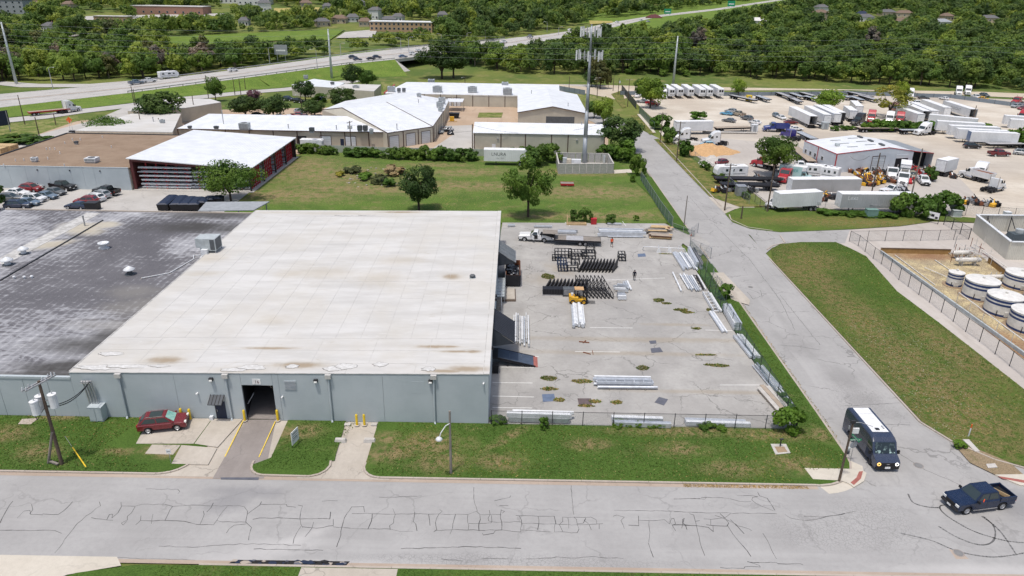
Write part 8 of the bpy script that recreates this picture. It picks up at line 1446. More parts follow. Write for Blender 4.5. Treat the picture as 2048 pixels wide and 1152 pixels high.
# VEHICLES of the truck lot : kit, paint, name, category, tail, nose, label
G1,G2,G3,G4='trailers in the truck lot','trucks in the truck lot','cars in the truck lot','flatbed trailers in the truck lot'
T1,T2,T3,T4=[('car_white',a,b)for a,b in(('box_trailer','trailer'),('flatbed_trailer','trailer'),('',''),('semi_truck','truck'))];T3=('parked_car','car');RV=[]
for i,(a,b)in enumerate((((1326,187),(1344,199)),((1343,186),(1362,199)),((1364,186),(1383,199)),((1385,186),(1407,200)),((1400,186),(1422,200)),((1420,186),(1443,199)))):RV.append(('reefer','car_white','reefer_trailer','trailer',a,b,'%s refrigerated trailer from the left in the back row'%('first','second','third','fourth','fifth','sixth')[i],'refrigerated trailers in a row'))
RV+=[('trailer_open',*T1,(1624,257),(1582,236),'white trailer with open rear door left of its group',G1),('trailer',*T1,(1652,254),(1612,234),'white trailer second in the middle group',G1),('trailer',*T1,(1672,252),(1630,232),'white trailer third in the middle group',G1),('trailer_black_rear',*T1,(1680,249),(1648,232),'white trailer with black lettered rear door',G1),('trailer_short',*T1,(1704,245),(1690,234),'short white trailer behind the yellow-green tree',G1),('van_trailer',*T1,(1716,236),(1703,222),'small white box trailer alone in the open lot',G1),('trailer',*T1,(1838,252),(1795,236),'white trailer joined to the red sleeper tractor',G1),('trailer_open',*T1,(1850,246),(1805,226),'white trailer with dark open rear, left of pair',G1),('trailer',*T1,(1868,246),(1820,225),'white trailer with grey rear, right of pair',G1),('trailer',*T1,(1896,240),(1840,218),'white trailer with scuffed rear doors further right',G1),('trailer_open',*T1,(1948,243),(1884,221),'white trailer with faint lettering at the lot pole',G1),('trailer',*T1,(1950,262),(1854,252),'rearmost of the five long parallel trailers',G1),('trailer',*T1,(1962,272),(1868,266),'long trailer coupled to the white sleeper tractor',G1),('trailer',*T1,(1990,280),(1893,276),'third long parallel trailer from the back',G1),('trailer',*T1,(2008,288),(1908,283),'fourth long parallel trailer from the back',G1),('trailer_blue',*T1,(2028,293),(1933,289),'nearest long parallel trailer with blue front wall',G1),('trailer',*T1,(2120,262),(2003,254),'white trailer at the right edge behind the hedge',G1),('trailer',*T1,(2130,270),(2014,262),'second white trailer at the right edge behind the hedge',G1),('trailer',*T1,(1348,268),(1421,267),'white trailer parked along the lot lane',G1),('trailer_dirty',*T1,(1820,424),(1672,423),'grimy grey trailer behind the fence and bushes',G1),('trailer_slats',*T1,(1711,391),(1575,392),'weathered slatted trailer in the scrap yard',G1),('van_trailer',*T1,(1632,418),(1548,423),'white container trailer with three roof vents by the fence',G1),('van_trailer',*T1,(1876,352),(1900,346),'white lettered trailer behind the workshop annex',G1),('semi',*T4,(1318,190),(1333,202),'white tractor beside the first refrigerated trailer',G2),('semi',*T4,(1392,283),(1346,282),'white sleeper tractor nearest the side road',G2),('semi',*T4,(1455,290),(1402,289),'white sleeper tractor beside the sand heap',G2),('dump_truck','truck_blue','dump_truck','truck',(1575,264),(1518,262),'blue dump truck at the end of the lane',G2),('semi_low','truck_purple','semi_truck','truck',(1600,285),(1560,272),'purple tractor left of the workshop',G2),('semi','cab_black','semi_truck','truck',(1728,248),(1708,251),'black sleeper tractor in the hedge row',G2),('semi','truck_red','semi_truck','truck',(1742,236),(1740,250),'bright red tractor beside the black one',G2),('semi',*T4,(1780,240),(1775,252),'white tractor beside the red sleeper tractor',G2),('semi','truck_red','semi_truck','truck',(1799,240),(1797,254),'red sleeper tractor coupled to a white trailer',G2),('semi','cab_brown','semi_truck','truck',(1795,224),(1779,229),'brown tractor behind the trailers',G2),('semi',*T4,(1868,268),(1828,271),'white sleeper tractor coupled to a long trailer',G2),('semi',*T4,(1812,188),(1826,203),'white tractor behind the pale tree',G2),('semi',*T4,(1910,184),(1921,197),'left of two white tractors by the back fence',G2),('semi',*T4,(1928,182),(1940,196),'right of two white tractors by the back fence',G2),('semi_low','truck_red','semi_truck','truck',(2052,205),(2014,212),'red tractor at the right edge of the lot',G2),('semi','truck_red','semi_truck','truck',(2060,240),(2030,244),'red tractor roof just above the right edge trailers',G2),('flat_truck','truck_red','flatbed_truck','truck',(1545,340),(1509,332),'red flatbed truck by the scrap yard tree',G2),('semi_low','truck_red','semi_truck','truck',(1582,352),(1558,370),'crimson tractor with raised hood in the scrap yard',G2),('box_truck','truck_teal','box_truck','truck',(1570,357),(1608,362),'white box truck with teal lettered side',G2),('daycab',*T4,(1778,350),(1784,366),'white tractor in front of the workshop doors',G2),('box_truck','car_white','box_truck','truck',(1808,344),(1806,362),'white service truck beside the workshop bay',G2),('daycab',*T4,(1806,360),(1802,378),'white truck cab seen from behind in the scrap',G2),('dump_loaded','car_white','dump_truck','truck',(1972,366),(1918,352),'white dump truck filled with brown load',G2),('semi',*T4,(1965,352),(1950,360),'white sleeper cab with green stripe behind the dump truck',G2),('daycab',*T4,(1965,386),(2004,378),'bare white tractor chassis in the open gravel',G2)]
for i,(a,b)in enumerate((((1460,196),(1512,207)),((1510,196),(1540,207)),((1552,190),(1585,202)),((1575,190),(1610,202)),((1578,200),(1600,210)),((1608,198),(1640,206)),((1600,190),(1628,198)),((1670,192),(1702,203)),((1690,188),(1742,200)),((1700,198),(1725,207)),((1718,196),(1752,206)),((1640,192),(1662,200)))):RV.append((('flatbed_steel','flatbed_short')[i%2],*T2,a,b,'empty flatbed trailer in the rear rank, place %s from the left'%('one','two','three','four','five','six','seven','eight','nine','ten','eleven','twelve')[i],G4))
RV+=[('flatbed',*T2,(1715,264),(1792,264),'long tan flatbed trailer behind the workshop',G4),('flatbed_short',*T2,(1798,268),(1838,268),'short pale flatbed trailer behind the workshop',G4),('flatbed_steel',*T2,(2060,296),(1972,296),'low flatbed trailer below the blue-nosed trailer',G4),('flatbed',*T2,(1430,264),(1498,262),'stripped flatbed frame along the lane',G4),('flatbed',*T2,(1624,334),(1585,302),'flatbed trailer along the workshop side wall',G4),('flatbed_short',*T2,(1630,288),(1592,270),'empty trailer behind the purple tractor',G4),('flatbed_burnt',*T2,(1428,366),(1560,368),'burnt dark trailer chassis in the scrap yard',G4),('flatbed_burnt',*T2,(1440,378),(1555,381),'rusty low trailer chassis at the scrap yard fence',G4),('flatbed_steel',*T2,(1650,258),(1612,250),'car ramp trailer before the open-door trailer',G4),('camper_long','car_white','camper','camper',(1490,355),(1428,356),'pale blue-grey site caravan in the scrap yard',None),('camper','car_white','camper','camper',(1650,356),(1604,352),'rear white travel trailer left of the workshop',None),('camper','car_white','camper','camper',(1676,362),(1640,356),'front white travel trailer at the workshop corner',None),('coupe','car_skyblue',*T3,(1461,231),(1444,229),'bright blue coupe in the open lot',G3),('suv','car_silver',*T3,(1468,227),(1455,225),'pale silver car behind the blue coupe',G3),('pickup','car_tan',*T3,(1485,234),(1467,230),'tan pickup in the open lot row',G3),('suv','car_grey',*T3,(1503,242),(1484,238),'charcoal SUV in the open lot row',G3),('sedan','car_white',*T3,(1519,250),(1500,246),'white sedan at the end of the open lot row',G3),('sedan','car_grey',*T3,(1465,245),(1450,243),'dark sedan alone below the row',G3),('hatch','car_steelblue',*T3,(1546,231),(1558,237),'slate car under the car carrier',G3),('sedan','car_white',*T3,(1554,235),(1572,242),'white sedan beside the blue dump truck',G3),('sedan','car_maroon',*T3,(1574,248),(1589,248),'maroon sedan near the open-door trailer',G3),('sedan','car_white',*T3,(1582,261),(1600,261),'pale sedan above the purple tractor',G3),('suv','car_black',*T3,(1928,296),(1958,297),'black SUV with spare wheel before the trailers',G3),('pickup','car_maroon','parked_car','pickup truck',(1977,312),(2016,312),'dark maroon pickup in the lower right lot',G3),('suv','car_silver',*T3,(2026,308),(2062,312),'pale van at the right edge of the lot',G3),('pickup','car_white','parked_car','pickup truck',(1846,211),(1819,210),'white crew pickup below the white tractors',G3),('sedan','car_black',*T3,(1838,198),(1855,199),'black sedan beside the tree tractors',G3),('sedan','car_white',*T3,(1895,201),(1880,198),'white sedan alone on the dry grass',G3),('pickup','car_white','parked_car','pickup truck',(1943,195),(1960,200),'white pickup right of the two tractors',G3),('suv','car_grey',*T3,(1960,192),(1976,195),'grey SUV at the back fence right',G3),('hatch','orange_mach',*T3,(1962,200),(1970,201),'small orange vehicle on the grass',G3),('suv','car_silver',*T3,(2040,215),(2024,216),'silver SUV beside the red tractor',G3),('sedan','car_red',*T3,(2054,219),(2036,220),'red sedan at the right photo edge',G3),('suv','car_white',*T3,(1270,198),(1280,192),'pale car behind the dark panel fence',G3),('sedan','car_silver',*T3,(1292,206),(1276,205),'silver sedan under the green lot tree',G3),('pickup','truck_red','parked_car','pickup truck',(1298,210),(1312,212),'red pickup under the green lot tree',G3),('hatch','car_cyan',*T3,(1424,293),(1404,293),'pale blue small car beneath the white sleeper tractor',G3),('hatch','car_maroon',*T3,(1448,328),(1434,330),'maroon van with raised tailgate at the grey heap',G3),('pickup','car_white','parked_car','pickup truck',(1603,342),(1595,332),'white pickup left of the travel trailers',G3),('pickup','car_white','parked_car','pickup truck',(1836,358),(1855,376),'white pickup at the workshop front',G3),('suv','car_tan',*T3,(1818,352),(1828,360),'cream old pickup behind the white pickup',G3),('pickup_single','car_white','parked_car','pickup truck',(1795,385),(1770,388),'white tow truck cab in front of the scrap',G3),('sedan','car_white',*T3,(1650,366),(1630,364),'white wreck beside the slatted trailer',G3),('pickup','car_white','parked_car','pickup truck',(1555,412),(1545,416),'white car behind the container trailer',G3),('sedan','car_steelblue',*T3,(2010,272),(2040,276),'slate car under tarps at the right hedge',G3)]
M['cab_black']=M['car_black'];M['orange_mach']=M['yellow_machine']
for kt,pt,nm,ct,tl,ns,lab,gr in RV:
 A,B=g(*tl,0),g(*ns,0);Ld=(B-A).length;t=ppx(kt,pt,nm,lab,ct,tl,ns,gr)
 L0=max(p['m'].vertices[i].co.x for p in KITS[kt][:3]for i in range(len(p['m'].vertices)))*2
 if nm in('box_trailer','flatbed_trailer','camper'):k=min(1.3,max(.45,Ld/L0));t.scale=(k,1,1)
for o in list(bpy.data.objects):
 lb_=o.get('label','')
 if lb_.startswith('white box truck with teal'):lettering(o,'FEATHER',.95,(-1.2,-1.22,2.4),(PI/2,0,0),'teal')
 if lb_.startswith('white lettered trailer'):lettering(o,'CALL ABLE',1.0,(0,1.3,3.0),(PI/2,0,PI),'car_grey')
 if lb_.startswith('white trailer with faint'):lettering(o,'KNIGHT',1.6,(0,1.3,2.6),(PI/2,0,PI),'car_silver')
 if lb_.startswith('grimy grey trailer'):lettering(o,'Lexa',1.2,(5.6,1.3,3.2),(PI/2,0,PI),'white_paint')
def heap(px,py,rx,ry_,h,mat,lab,seed=0):
 x,y=xy(px,py);rnd=random.Random(seed);mb=MB();n,m=26,8;vs=[(0,0,h*.97)]
 for j in range(1,m+1):
  for i in range(n):a=6.2832*i/n;q=j/m;k=1+.16*sin(3*a+seed)+.1*sin(7*a);vs.append((rx*q*k*cos(a),ry_*q*k*sin(a),max(0,h*(1-q)**.85*(1+rnd.uniform(-.16,.16)))-.04*(j==m)))
 fs=[(0,1+i,1+(i+1)%n)for i in range(n)]+[(1+j*n+i,1+(j+1)*n+i,1+(j+1)*n+(i+1)%n,1+j*n+(i+1)%n)for j in range(m-1)for i in range(n)]
 o=mb.add(vs,fs).put('heap',mat,None,True,(x,y,0));o.name='sand_heap';tag(o,lab,'heap')
heap(1415,305,8,5,2.6,'sand_orange','large heap of orange sand in the lot',1);heap(1422,327,3.6,3,2.2,'sand_grey','small pale gravel heap before the orange sand',2);heap(1375,283,4.5,2.5,.9,'sand_grey','low pale heap by the lot fence',4)
random.seed(55)
SC=[(1440,380),(1455,383),(1470,378),(1520,362),(1530,365),(1545,372),(1535,380),(1500,384),(1515,360),(1700,345),(1708,335),(1716,352),(1722,345),(1730,352),(1738,340),(1735,365),(1742,372),(1750,368),(1728,370),(1760,360),(1756,348),(1820,342),(1830,338),(1836,345),(1846,350),(1850,342),(1872,350),(1880,345),(1888,352),(1895,348),(1905,356),(1860,346),(1780,392),(1795,390),(1810,385),(1655,396),(1645,402),(1640,395),(1930,408),(1945,407),(1958,410),(1970,412),(1985,414)]
for i,(px,py)in enumerate(SC+[(a+ru(-12,12),b+ru(-5,5))for a,b in SC]+[(ru(1690,1860),ru(346,374))for a in range(26)]):
 o=thing('machine_part','heap of dark machine scrap in the scrap yard','scrap',(*xy(px,py),0),random.random()*3,'machine scrap heaps');cm=random.choice(['dark_steel','black_metal','rust','yellow_machine','steel','dark_steel'])if not 1815<px<1850 else 'red_paint'
 if 1690<px<1765:cm=random.choice(['yellow_machine','dark_steel','yellow_machine','rust'])
 w_=ru(.5,1.3);MB().box((0,0,.45),(2*w_,.9,.7),0,ru(-.2,.2),ru(-.3,.3)).put('engine_block',cm,o);MB().beam((-w_,-.5,.2),(w_,.4,ru(.6,1.9)),.16).beam((-.3,-.7,.1),(.2,.6,ru(.5,1.4)),.12).put('frame_bar',random.choice(['dark_steel',cm]),o);ty_=ob('wheel',wheel(.5,.52)[0],random.choice(['tyre','tyre','black_metal']),o,(ru(-.9,.9),-.6,.5),ru(0,3));MB().cyl((.2,.2,.6),(.7,.5,1.2),.2,.15,8).put('cylinder',random.choice(['steel','rust','hvac']),o)
for px,py,lab,m_ in((1648,258,'grey portable toilet cabin by the lane','hvac'),(1507,263,'pale portable toilet cabin at the blue dump truck','white_metal'),(1480,391,'grey steel drum lying in the scrap yard','steel'),(1497,202,'yellow bin at the back of the truck lot','yellow_paint')):
 o=thing('steel_container',lab,'container',(*xy(px,py),0));MB().bx(-1,1,-1,1,.1,2.2).put('container_body',m_,o);MB().bx(-1.05,1.05,-1.05,1.05,2.2,2.3).put('lid',m_,o);MB().bx(-.5,.5,-1.03,-1.0,.2,1.9).put('door_panel','siding_grey',o)
o=thing('storage_pipe','long pale pipe lying along the truck lane','pipe',(*xy(1450,267),0));MB().cyl((-7,0,.35),(10,0,.35),.3,.3,10).put('pipe_body','concrete_light',o)
# WIRES AND REMAINING POLES
PL=[(1449,421,327,'wooden pole with crossarm at the scrap yard driveway',1,0,('can',)),(1534,424,331,'tall wooden pole beside the container trailer',0,0,()),(1353,323,243,'dark wooden pole by the sand heap fence',1,0,()),(1320,286,225,'wooden pole with crossarm at the truck lane',1,0,()),(1255,213,158,'wooden pole with crossarm at the dark panel fence',1,0,()),(1194,195,154,'wooden pole beside the bend of the side road',1,0,('lamp',)),(1226,182,153,'left of two thin poles by the far bend',0,0,()),(1236,190,156,'right of two thin poles by the far bend',0,0,('can',)),(1138,178,153,'lone thin pole on the gravel track',0,0,()),(703,299,242,'wooden pole with transformers before the long workshop',1,1.2,('can','can2')),(945,306,248,'dark pole at the corner of the long beige building',0,0,()),(1205,298,243,'pole with transformer at the beige building corner',0,0,('can','can2')),(1257,293,248,'grey pole in the roadside tree',0,0,('can',)),(1813,430,297,'leaning weathered pole among the scrap yard bushes',0,0,()),(1886,428,401,'short pale pole by the gravel gate',0,0,()),(1482,438,412,'black marker pole in the right lawn',0,0,()),(1739,404,306,'thin pole in front of the workshop wall',0,0,()),(1945,242,211,'brown lot pole behind the lettered trailer',0,0,()),(50,249,190,'wooden pole behind the billboard',0,0,()),(81,281,234,'wooden pole beside the left frontage road',0,0,()),(112,250,227,'thin short pole on the left grass',0,0,()),(285,267,222,'pole between brown roof and tan building',0,0,()),(322,267,236,'shorter pole right of the brown roof rear edge',0,0,()),(269,211,172,'left pole of the pair by the big left tree',0,0,()),(272,210,178,'right pole of the pair by the big left tree',0,0,()),(391,236,191,'dark pole in front of the cream panelled building',0,0,()),(418,202,150,'dark pole at the small round tree',0,0,()),(470,190,160,'first thin pole on the embankment side',0,0,()),(482,190,157,'second thin pole on the embankment side',0,0,()),(491,178,157,'third thin pole on the embankment side',0,0,()),(605,232,184,'lamp post in the estate parking',0,0,('lamp',)),(930,172,151,'lamp post on the far meadow',0,0,('lamp',))]
for px,py,tp_,lab,ar,arz,kt in PL:wpole(px,py,tp_,lab,ar,arz,.16,'wood_pole' if 'pale' not in lab and 'weathered' not in lab and 'grey' not in lab else 'wood_grey',kit=kt)
tops=[]
for px,py,tp_,lab in((33,168,44,'tall pale steel transmission pole at the left edge'),(664,160,58,'tall steel transmission pole beside the cream offices'),(1346,170,72,'tall steel transmission pole behind the truck lot')):
 b=g(px,py,0);h=height_to(b,tp_);t=thing('transmission_pole',lab,'pole',tuple(b));MB().cyl((0,0,-.1),(0,0,h),.62,.28,12).put('shaft','hvac',t,True);MB().cyl((0,0,0),(0,0,.4),.8,.8,12).put('footing','concrete_light',t)
 for k in range(5):MB().beam((0,0,h-.3-2.4*k),(.0,-.9,h-.1-2.4*k),.12).put('line_bracket','steel',t)
 tops.append((b,h))
ends=[(g(-420,190,0),23.0)]+tops+[(Vc((190,372,0)),21.5),(Vc((330,385,0)),21.0)]
for k in range(5):
 for i in range(len(ends)-1):
  a,b=ends[i],ends[i+1];P0=a[0]+Vc((0,-.9,a[1]-.2-2.4*k));P1=b[0]+Vc((0,-.9,b[1]-.2-2.4*k));pts=[]
  for q in range(17):u=q/16;v_=P0.lerp(P1,u);v_.z-=3.2*4*u*(1-u)*.5;pts.append(tuple(v_-P0))
  t=MB().tube(pts,.035,4).put('power_line','wire_pale',None,False,tuple(P0));tag(t,'long power line strung between the tall steel poles','power line','transmission lines')
def wire(a,b,sag,lab,r=.02,m_='wire'):
 P0,P1=Vc(a),Vc(b);pts=[]
 for q in range(13):u=q/12;v_=P0.lerp(P1,u);v_.z-=sag*4*u*(1-u);pts.append(tuple(v_-P0))
 tag(MB().tube(pts,r,4).put('overhead_wire',m_,None,False,tuple(P0)),lab,'wire')
wire(g(945,250,7.5),g(1207,246,7.5),2.6,'black cable sagging across the long beige building',.03);wire(g(1207,250,7),g(1257,252,7),1.0,'cable between the two roadside poles by the tree',.03);wire(g(703,250,7),g(945,262,6),1.2,'cable crossing the estate yard',.025);wire(g(1739,312,8.5),g(1700,312,4.2),1.0,'cable looping from the thin pole to the workshop wall',.03)
for i,(px,py,tp_)in enumerate(((540,129,97),(635,139,101),(682,113,88),(802,100,77),(818,109,76),(883,88,69),(934,87,67),(971,80,61),(107,181,137),(1094,66,45),(1117,70,55))):
 z=hz(px,py)or 0;b=g(px,py,z)if px>150 else g(px,py,0);h=height_to(b,tp_);t=thing('highway_lamp','lamp post of the highway, place %s from the left'%('two','four','five','six','seven','eight','nine','ten','one','eleven','twelve')[i],'lamp post',tuple(b),0,'highway lamp posts');MB().cyl((0,0,0),(0,0,h),.16,.1,8).put('shaft','rail_grey',t);MB().tube([(0,0,h),(-.8 if i%2 else .8,-.3,h+.5),(-2.2 if i%2 else 2.2,-.6,h+.6)],.06,6).put('arm','rail_grey',t);MB().box((-2.4 if i%2 else 2.4,-.65,h+.58),(.7,.3,.14)).put('lantern','white_metal',t)
def gantry(px,py,w_,h_,m_,lab):b=g(px,py);t=thing('road_sign_board',lab,'sign',tuple(b));MB().bx(-w_/2,w_/2,-.1,.1,4,4+h_).put('sign_panel',m_,t);MB().cyl((-w_*.3,0,0),(-w_*.3,0,4),.15,.15,6).cyl((w_*.3,0,0),(w_*.3,0,4),.15,.15,6).put('legs','steel',t);MB().bx(-w_*.35,w_*.35,-.13,-.1,4+h_*.35,4+h_*.5).put('lettering_line','sign_white',t)
gantry(564,126,7,5,'siding_grey','grey-backed highway sign among the roadside trees');gantry(1334,38,6,4,'sign_green','green highway sign above the far road');gantry(1461,22,7,5,'sign_green','green highway sign near the upper right road')
# TREES
def fastmesh(name,V,Q,mats=1,mi=None):
 m=bpy.data.meshes.new(name);n=len(Q);m.vertices.add(len(V));m.vertices.foreach_set('co',np.asarray(V,np.float32).ravel());m.loops.add(4*n);m.loops.foreach_set('vertex_index',np.asarray(Q,np.int32).ravel());m.polygons.add(n);m.polygons.foreach_set('loop_start',np.arange(0,4*n,4,dtype=np.int32))
 for k in range(mats):m.materials.append(None)
 if mi is not None:m.polygons.foreach_set('material_index',np.asarray(mi,np.int32))
 m.update(calc_edges=True);return m
def leaves(P,N,size,rng):
 n=len(P);N=N+rng.normal(0,.55,(n,3));N/=np.linalg.norm(N,axis=1)[:,None]+1e-9
 a=np.cross(N,rng.normal(0,1,(n,3)));a/=np.linalg.norm(a,axis=1)[:,None]+1e-9;b=np.cross(N,a);s=(size*rng.uniform(.55,1.35,n))[:,None];w=s*rng.uniform(.55,.9,(n,1))
 V=np.stack([P-a*s-b*w*.35,P+a*s*.15-b*w,P+a*s+b*w*.35,P-a*s*.15+b*w],1).reshape(-1,3);return V,np.arange(4*n).reshape(-1,4)
def crown(rx,rz,zc,ncl,nl,leaf,seed,cl=.34,low=-.75,hollow=.55):
 rng=np.random.default_rng(seed);C=[]
 while len(C)<ncl:
  p=rng.normal(0,1,3);p/=np.linalg.norm(p);r=rng.uniform(hollow,.92)
  if p[2]*r<low:continue
  k=1+.22*sin(2*atan2(p[1],p[0])+seed)+.12*sin(5*atan2(p[1],p[0])+2*seed);C.append(p*r*np.array([rx*k,rx*k,rz]))
 C=np.array(C);per=nl//ncl;P=[];N=[]
 for c in C:
  d=rng.normal(0,1,(per,3));d/=np.linalg.norm(d,axis=1)[:,None];R_=rx*cl*rng.uniform(.7,1.25);q=c+d*(R_*rng.uniform(.55,1.0,per)**.5)[:,None]*np.array([1,1,.72]);P.append(q);nn=d*.8+c/np.linalg.norm(c)*.5+np.array([0,0,.45]);N.append(nn)
 P=np.concatenate(P);N=np.concatenate(N);P[:,2]+=zc;return leaves(P,N,leaf,rng)
def trunk(h,r,seed,rx,zc,lean=0):
 rnd=random.Random(seed);mb=MB().cyl((0,0,-.2),(lean*.4,0,h*.55),r*1.15,r*.8,9,False)
 for k in range(6):a=6.283*k/6+rnd.random();e=Vc((lean+cos(a)*rx*rnd.uniform(.35,.7),sin(a)*rx*rnd.uniform(.35,.7),zc+rnd.uniform(-.2,.5)*rx*.5));s=Vc((lean*.3,0,h*rnd.uniform(.3,.5)));m=s.lerp(e,.5)+Vc((0,0,rx*.12));mb.cyl(s,m,r*.55,r*.36,6,False).cyl(m,e,r*.36,r*.1,6,False)
 return mb
TV={}
def tree_kind(k,rx,rz,zc,ncl,nl,leaf,h,r,seed,**kw):
 V,Q=crown(rx,rz,zc,ncl,nl,leaf,seed,**kw);TV[k]=(trunk(h,r,seed,rx,zc).mesh('trunk'),fastmesh('crown',V,Q))
for s in range(3):tree_kind('hero%d'%s,4.2,3.8,6.2,46,9000,.20,5,.26,10+s);tree_kind('round%d'%s,4.6,3.6,5.6,40,4200,.28,4.6,.26,20+s);tree_kind('wood%d'%s,4.8,4.4,6.4,30,1500,.46,5.4,.28,30+s,low=-.6)
tree_kind('hero_open',4.4,4.4,6.4,34,6500,.20,6,.26,41,cl=.30,low=-.9);tree_kind('sparse',4.2,4.2,6.2,22,1500,.24,6,.22,42,cl=.26);tree_kind('tall0',3.4,5.4,6.8,34,1800,.42,6,.26,43);tree_kind('thorn',5.2,2.6,4.6,40,7500,.19,4,.2,44)
for s in range(3):
 V,Q=crown(1.0,1.0,.75,18,1500,.13,60+s,low=-.7);TV['bush%d'%s]=(None,fastmesh('foliage',V,Q));V,Q=crown(1.0,.9,.7,12,420,.22,70+s,low=-.7);TV['shrub%d'%s]=(None,fastmesh('foliage',V,Q))
LEAF={'d':'leaf_dark','m':'leaf_mid','l':'leaf_light','y':'leaf_yellow','o':'leaf_olive','w':'leaf_weed','p':'leaf_purple','g':'leaf_grey','A':'leaf_wood_a','B':'leaf_wood_b','C':'leaf_wood_c','t':'leaf_dryweed'}
def tree(kind,px,py,wpx,hpx,lf,label,group=None,name='tree',cat='tree',z=None,zoff=0,pos=None,rz=None):
 b=pos or(g(px,py,z)if z is not None else(g(px,py,0)if py>190 else g(px,py)));k=px_per_m(b);tr,cr=TV[kind];bb=np.array([v.co[:]for v in cr.vertices])if(kind not in BB)else None
 if bb is not None:BB[kind]=(bb[:,0].max()-bb[:,0].min(),bb[:,2].max())
 w0,h0=BB[kind];sx_=wpx/k/w0;sz_=hpx/k/h0*1.0
 t=thing(name,label,cat,(b.x,b.y,b.z+zoff),ru(0,6.28)if rz is None else rz,group,(sx_,sx_,sz_))
 if tr:ob('trunk',tr,'bark',t)
 ob('crown' if tr else 'foliage',cr,LEAF[lf],t);return t
BB={};random.seed(99)
for a in[('hero0',838,424,86,100,'d','dark round tree standing right behind the warehouse roof'),('hero_open',1056,434,98,126,'m','tall open-crowned tree on the back lawn by the yard'),('thorn',462,402,132,86,'m','leaning spreading tree in front of the canopy shed'),('round0',1240,302,96,70,'d','dense broad tree beside the side road'),('round1',1206,249,58,54,'l','yellow-green tree behind the dense roadside tree'),('round2',1188,236,40,36,'m','small mid green tree left of the yellow-green one'),('hero1',1546,352,78,80,'m','light green tree in the scrap yard'),('round0',1300,216,58,60,'l','bright green tree at the truck lot entrance'),('round2',1285,205,40,52,'m','darker tree left of the bright truck lot tree'),('round1',1476,194,34,36,'l','small bright tree among the refrigerated trailers'),('round2',1652,222,66,44,'l','yellow-green tree before the middle trailers'),('sparse',1776,236,74,66,'y','thin yellowing tree with bare twigs in the truck lot'),('round1',1798,214,36,52,'l','green crown above the thin yellowing tree'),('round0',492,236,74,44,'d','left wide dark oak in the estate parking'),('round1',548,238,74,48,'d','right wide dark oak in the estate parking'),('round2',508,208,32,30,'p','purple flowering small tree behind the estate oaks'),('round0',611,201,44,40,'d','dark oak beside the estate lamp post'),('round2',688,218,64,44,'d','dark oak in front of the flat cream office'),('round1',630,236,60,36,'d','low dark oak before the angled workshop'),('round2',705,175,44,48,'d','left tree of the pair behind the cream offices'),('round0',734,176,42,36,'m','right tree of the pair behind the cream offices'),('hero2',884,158,76,78,'d','left of the two big oaks on the far meadow'),('hero0',907,156,66,66,'d','right of the two big oaks on the far meadow'),('round0',326,250,96,66,'d','big dark tree behind the brown roof'),('thorn',218,276,88,46,'m','low tree peeking over the brown roof edge'),('round1',432,202,42,48,'m','small round tree at the cream panelled building'),('round1',1192,172,48,58,'o','olive tree left of the cell tower at the track'),('tall0',1200,178,32,52,'o','slim dark tree beside the track, right of the tower'),('round2',1216,178,18,40,'o','thin small tree at the far bend'),('round0',1182,174,36,30,'d','low dark tree behind the tower'),('tall0',1513,159,22,34,'d','lone conical shrub tree on the far meadow'),('round0',1325,150,28,36,'m','small tree before the right forest edge'),('tall0',0,420,30,64,'d','dark tree cut by the left photo edge')]:tree(*a,rz=2.6 if a[0]=='thorn' else None)
BU=[('bush0',1571,862,64,58,'w','big green bush at the front corner of the yard'),('bush1',1088,858,22,26,'w','small bush by the front fence next to the white sections'),('bush2',1450,598,30,34,'w','yellow-green bush at the broken fence gap'),('bush0',1799,432,52,52,'m','left dense bush in front of the grimy trailer'),('bush1',1840,434,48,46,'m','middle dense bush hiding the grimy trailer end'),('bush2',1890,428,54,48,'w','right loose bush by the gravel gate'),('bush0',1865,430,40,40,'m','dark bush between the middle and right bushes'),('bush1',1072,330,50,44,'m','bush to the left of the tower enclosure'),('bush2',1102,322,46,36,'m','bush touching the tower enclosure'),('bush0',1250,322,60,44,'w','roadside bush below the dense tree'),('bush1',1277,352,32,46,'m','bush at the end of the slate-screened fence'),('bush2',1215,318,50,30,'w','bush behind the tower enclosure wall'),('bush0',1147,444,20,26,'m','left small shrub at the rear yard edge'),('bush1',1172,444,26,30,'m','right small shrub at the rear yard edge'),('bush2',1222,446,26,18,'m','low shrub behind the silver beams'),('bush0',1370,313,34,34,'w','bush at the sand heap fence'),('bush1',1338,287,30,34,'m','bush at the truck lane corner'),('bush2',1322,258,40,30,'w','bush behind the green panel fence'),('shrub0',1310,252,30,20,'w','low weeds behind the green panel fence'),('bush1',1397,241,38,18,'w','feathery bush above the lane trailer'),('bush0',1860,362,28,30,'m','small bush at the workshop annex corner'),('bush1',1272,442,10,12,'w','tiny shrub on the back lawn near the fence'),('bush2',1266,364,14,16,'w','small sapling on the back lawn near the tower'),('shrub1',760,366,46,16,'o','olive weeds on the rubble mound'),('shrub2',790,350,46,18,'t','reddish dry weeds on the rubble mound'),('shrub0',730,358,44,13,'w','green weeds on the left of the rubble mound'),('shrub1',778,372,34,16,'w','green weeds at the front of the rubble mound'),('shrub2',705,345,40,12,'o','olive weeds behind the rubble mound'),('shrub0',680,352,28,9,'y','yellow weeds left of the rubble mound'),('bush0',20,285,110,14,'m','clipped hedge beside the brown roof at left'),('bush1',80,287,50,14,'m','clipped hedge near the brown roof edge'),('bush2',640,204,28,18,'m','dark round shrub at the cream office wall'),('bush2',1917,895,26,16,'w','grass clump at the tank lawn corner'),('bush0',1260,149,22,14,'m','round shrub on the far meadow, left'),('bush1',1326,152,20,14,'m','round shrub on the far meadow, middle'),('bush2',1372,153,16,13,'m','round shrub on the far meadow, right')]
for a in BU:tree(*a,name='bush',cat='bush',zoff=.05)
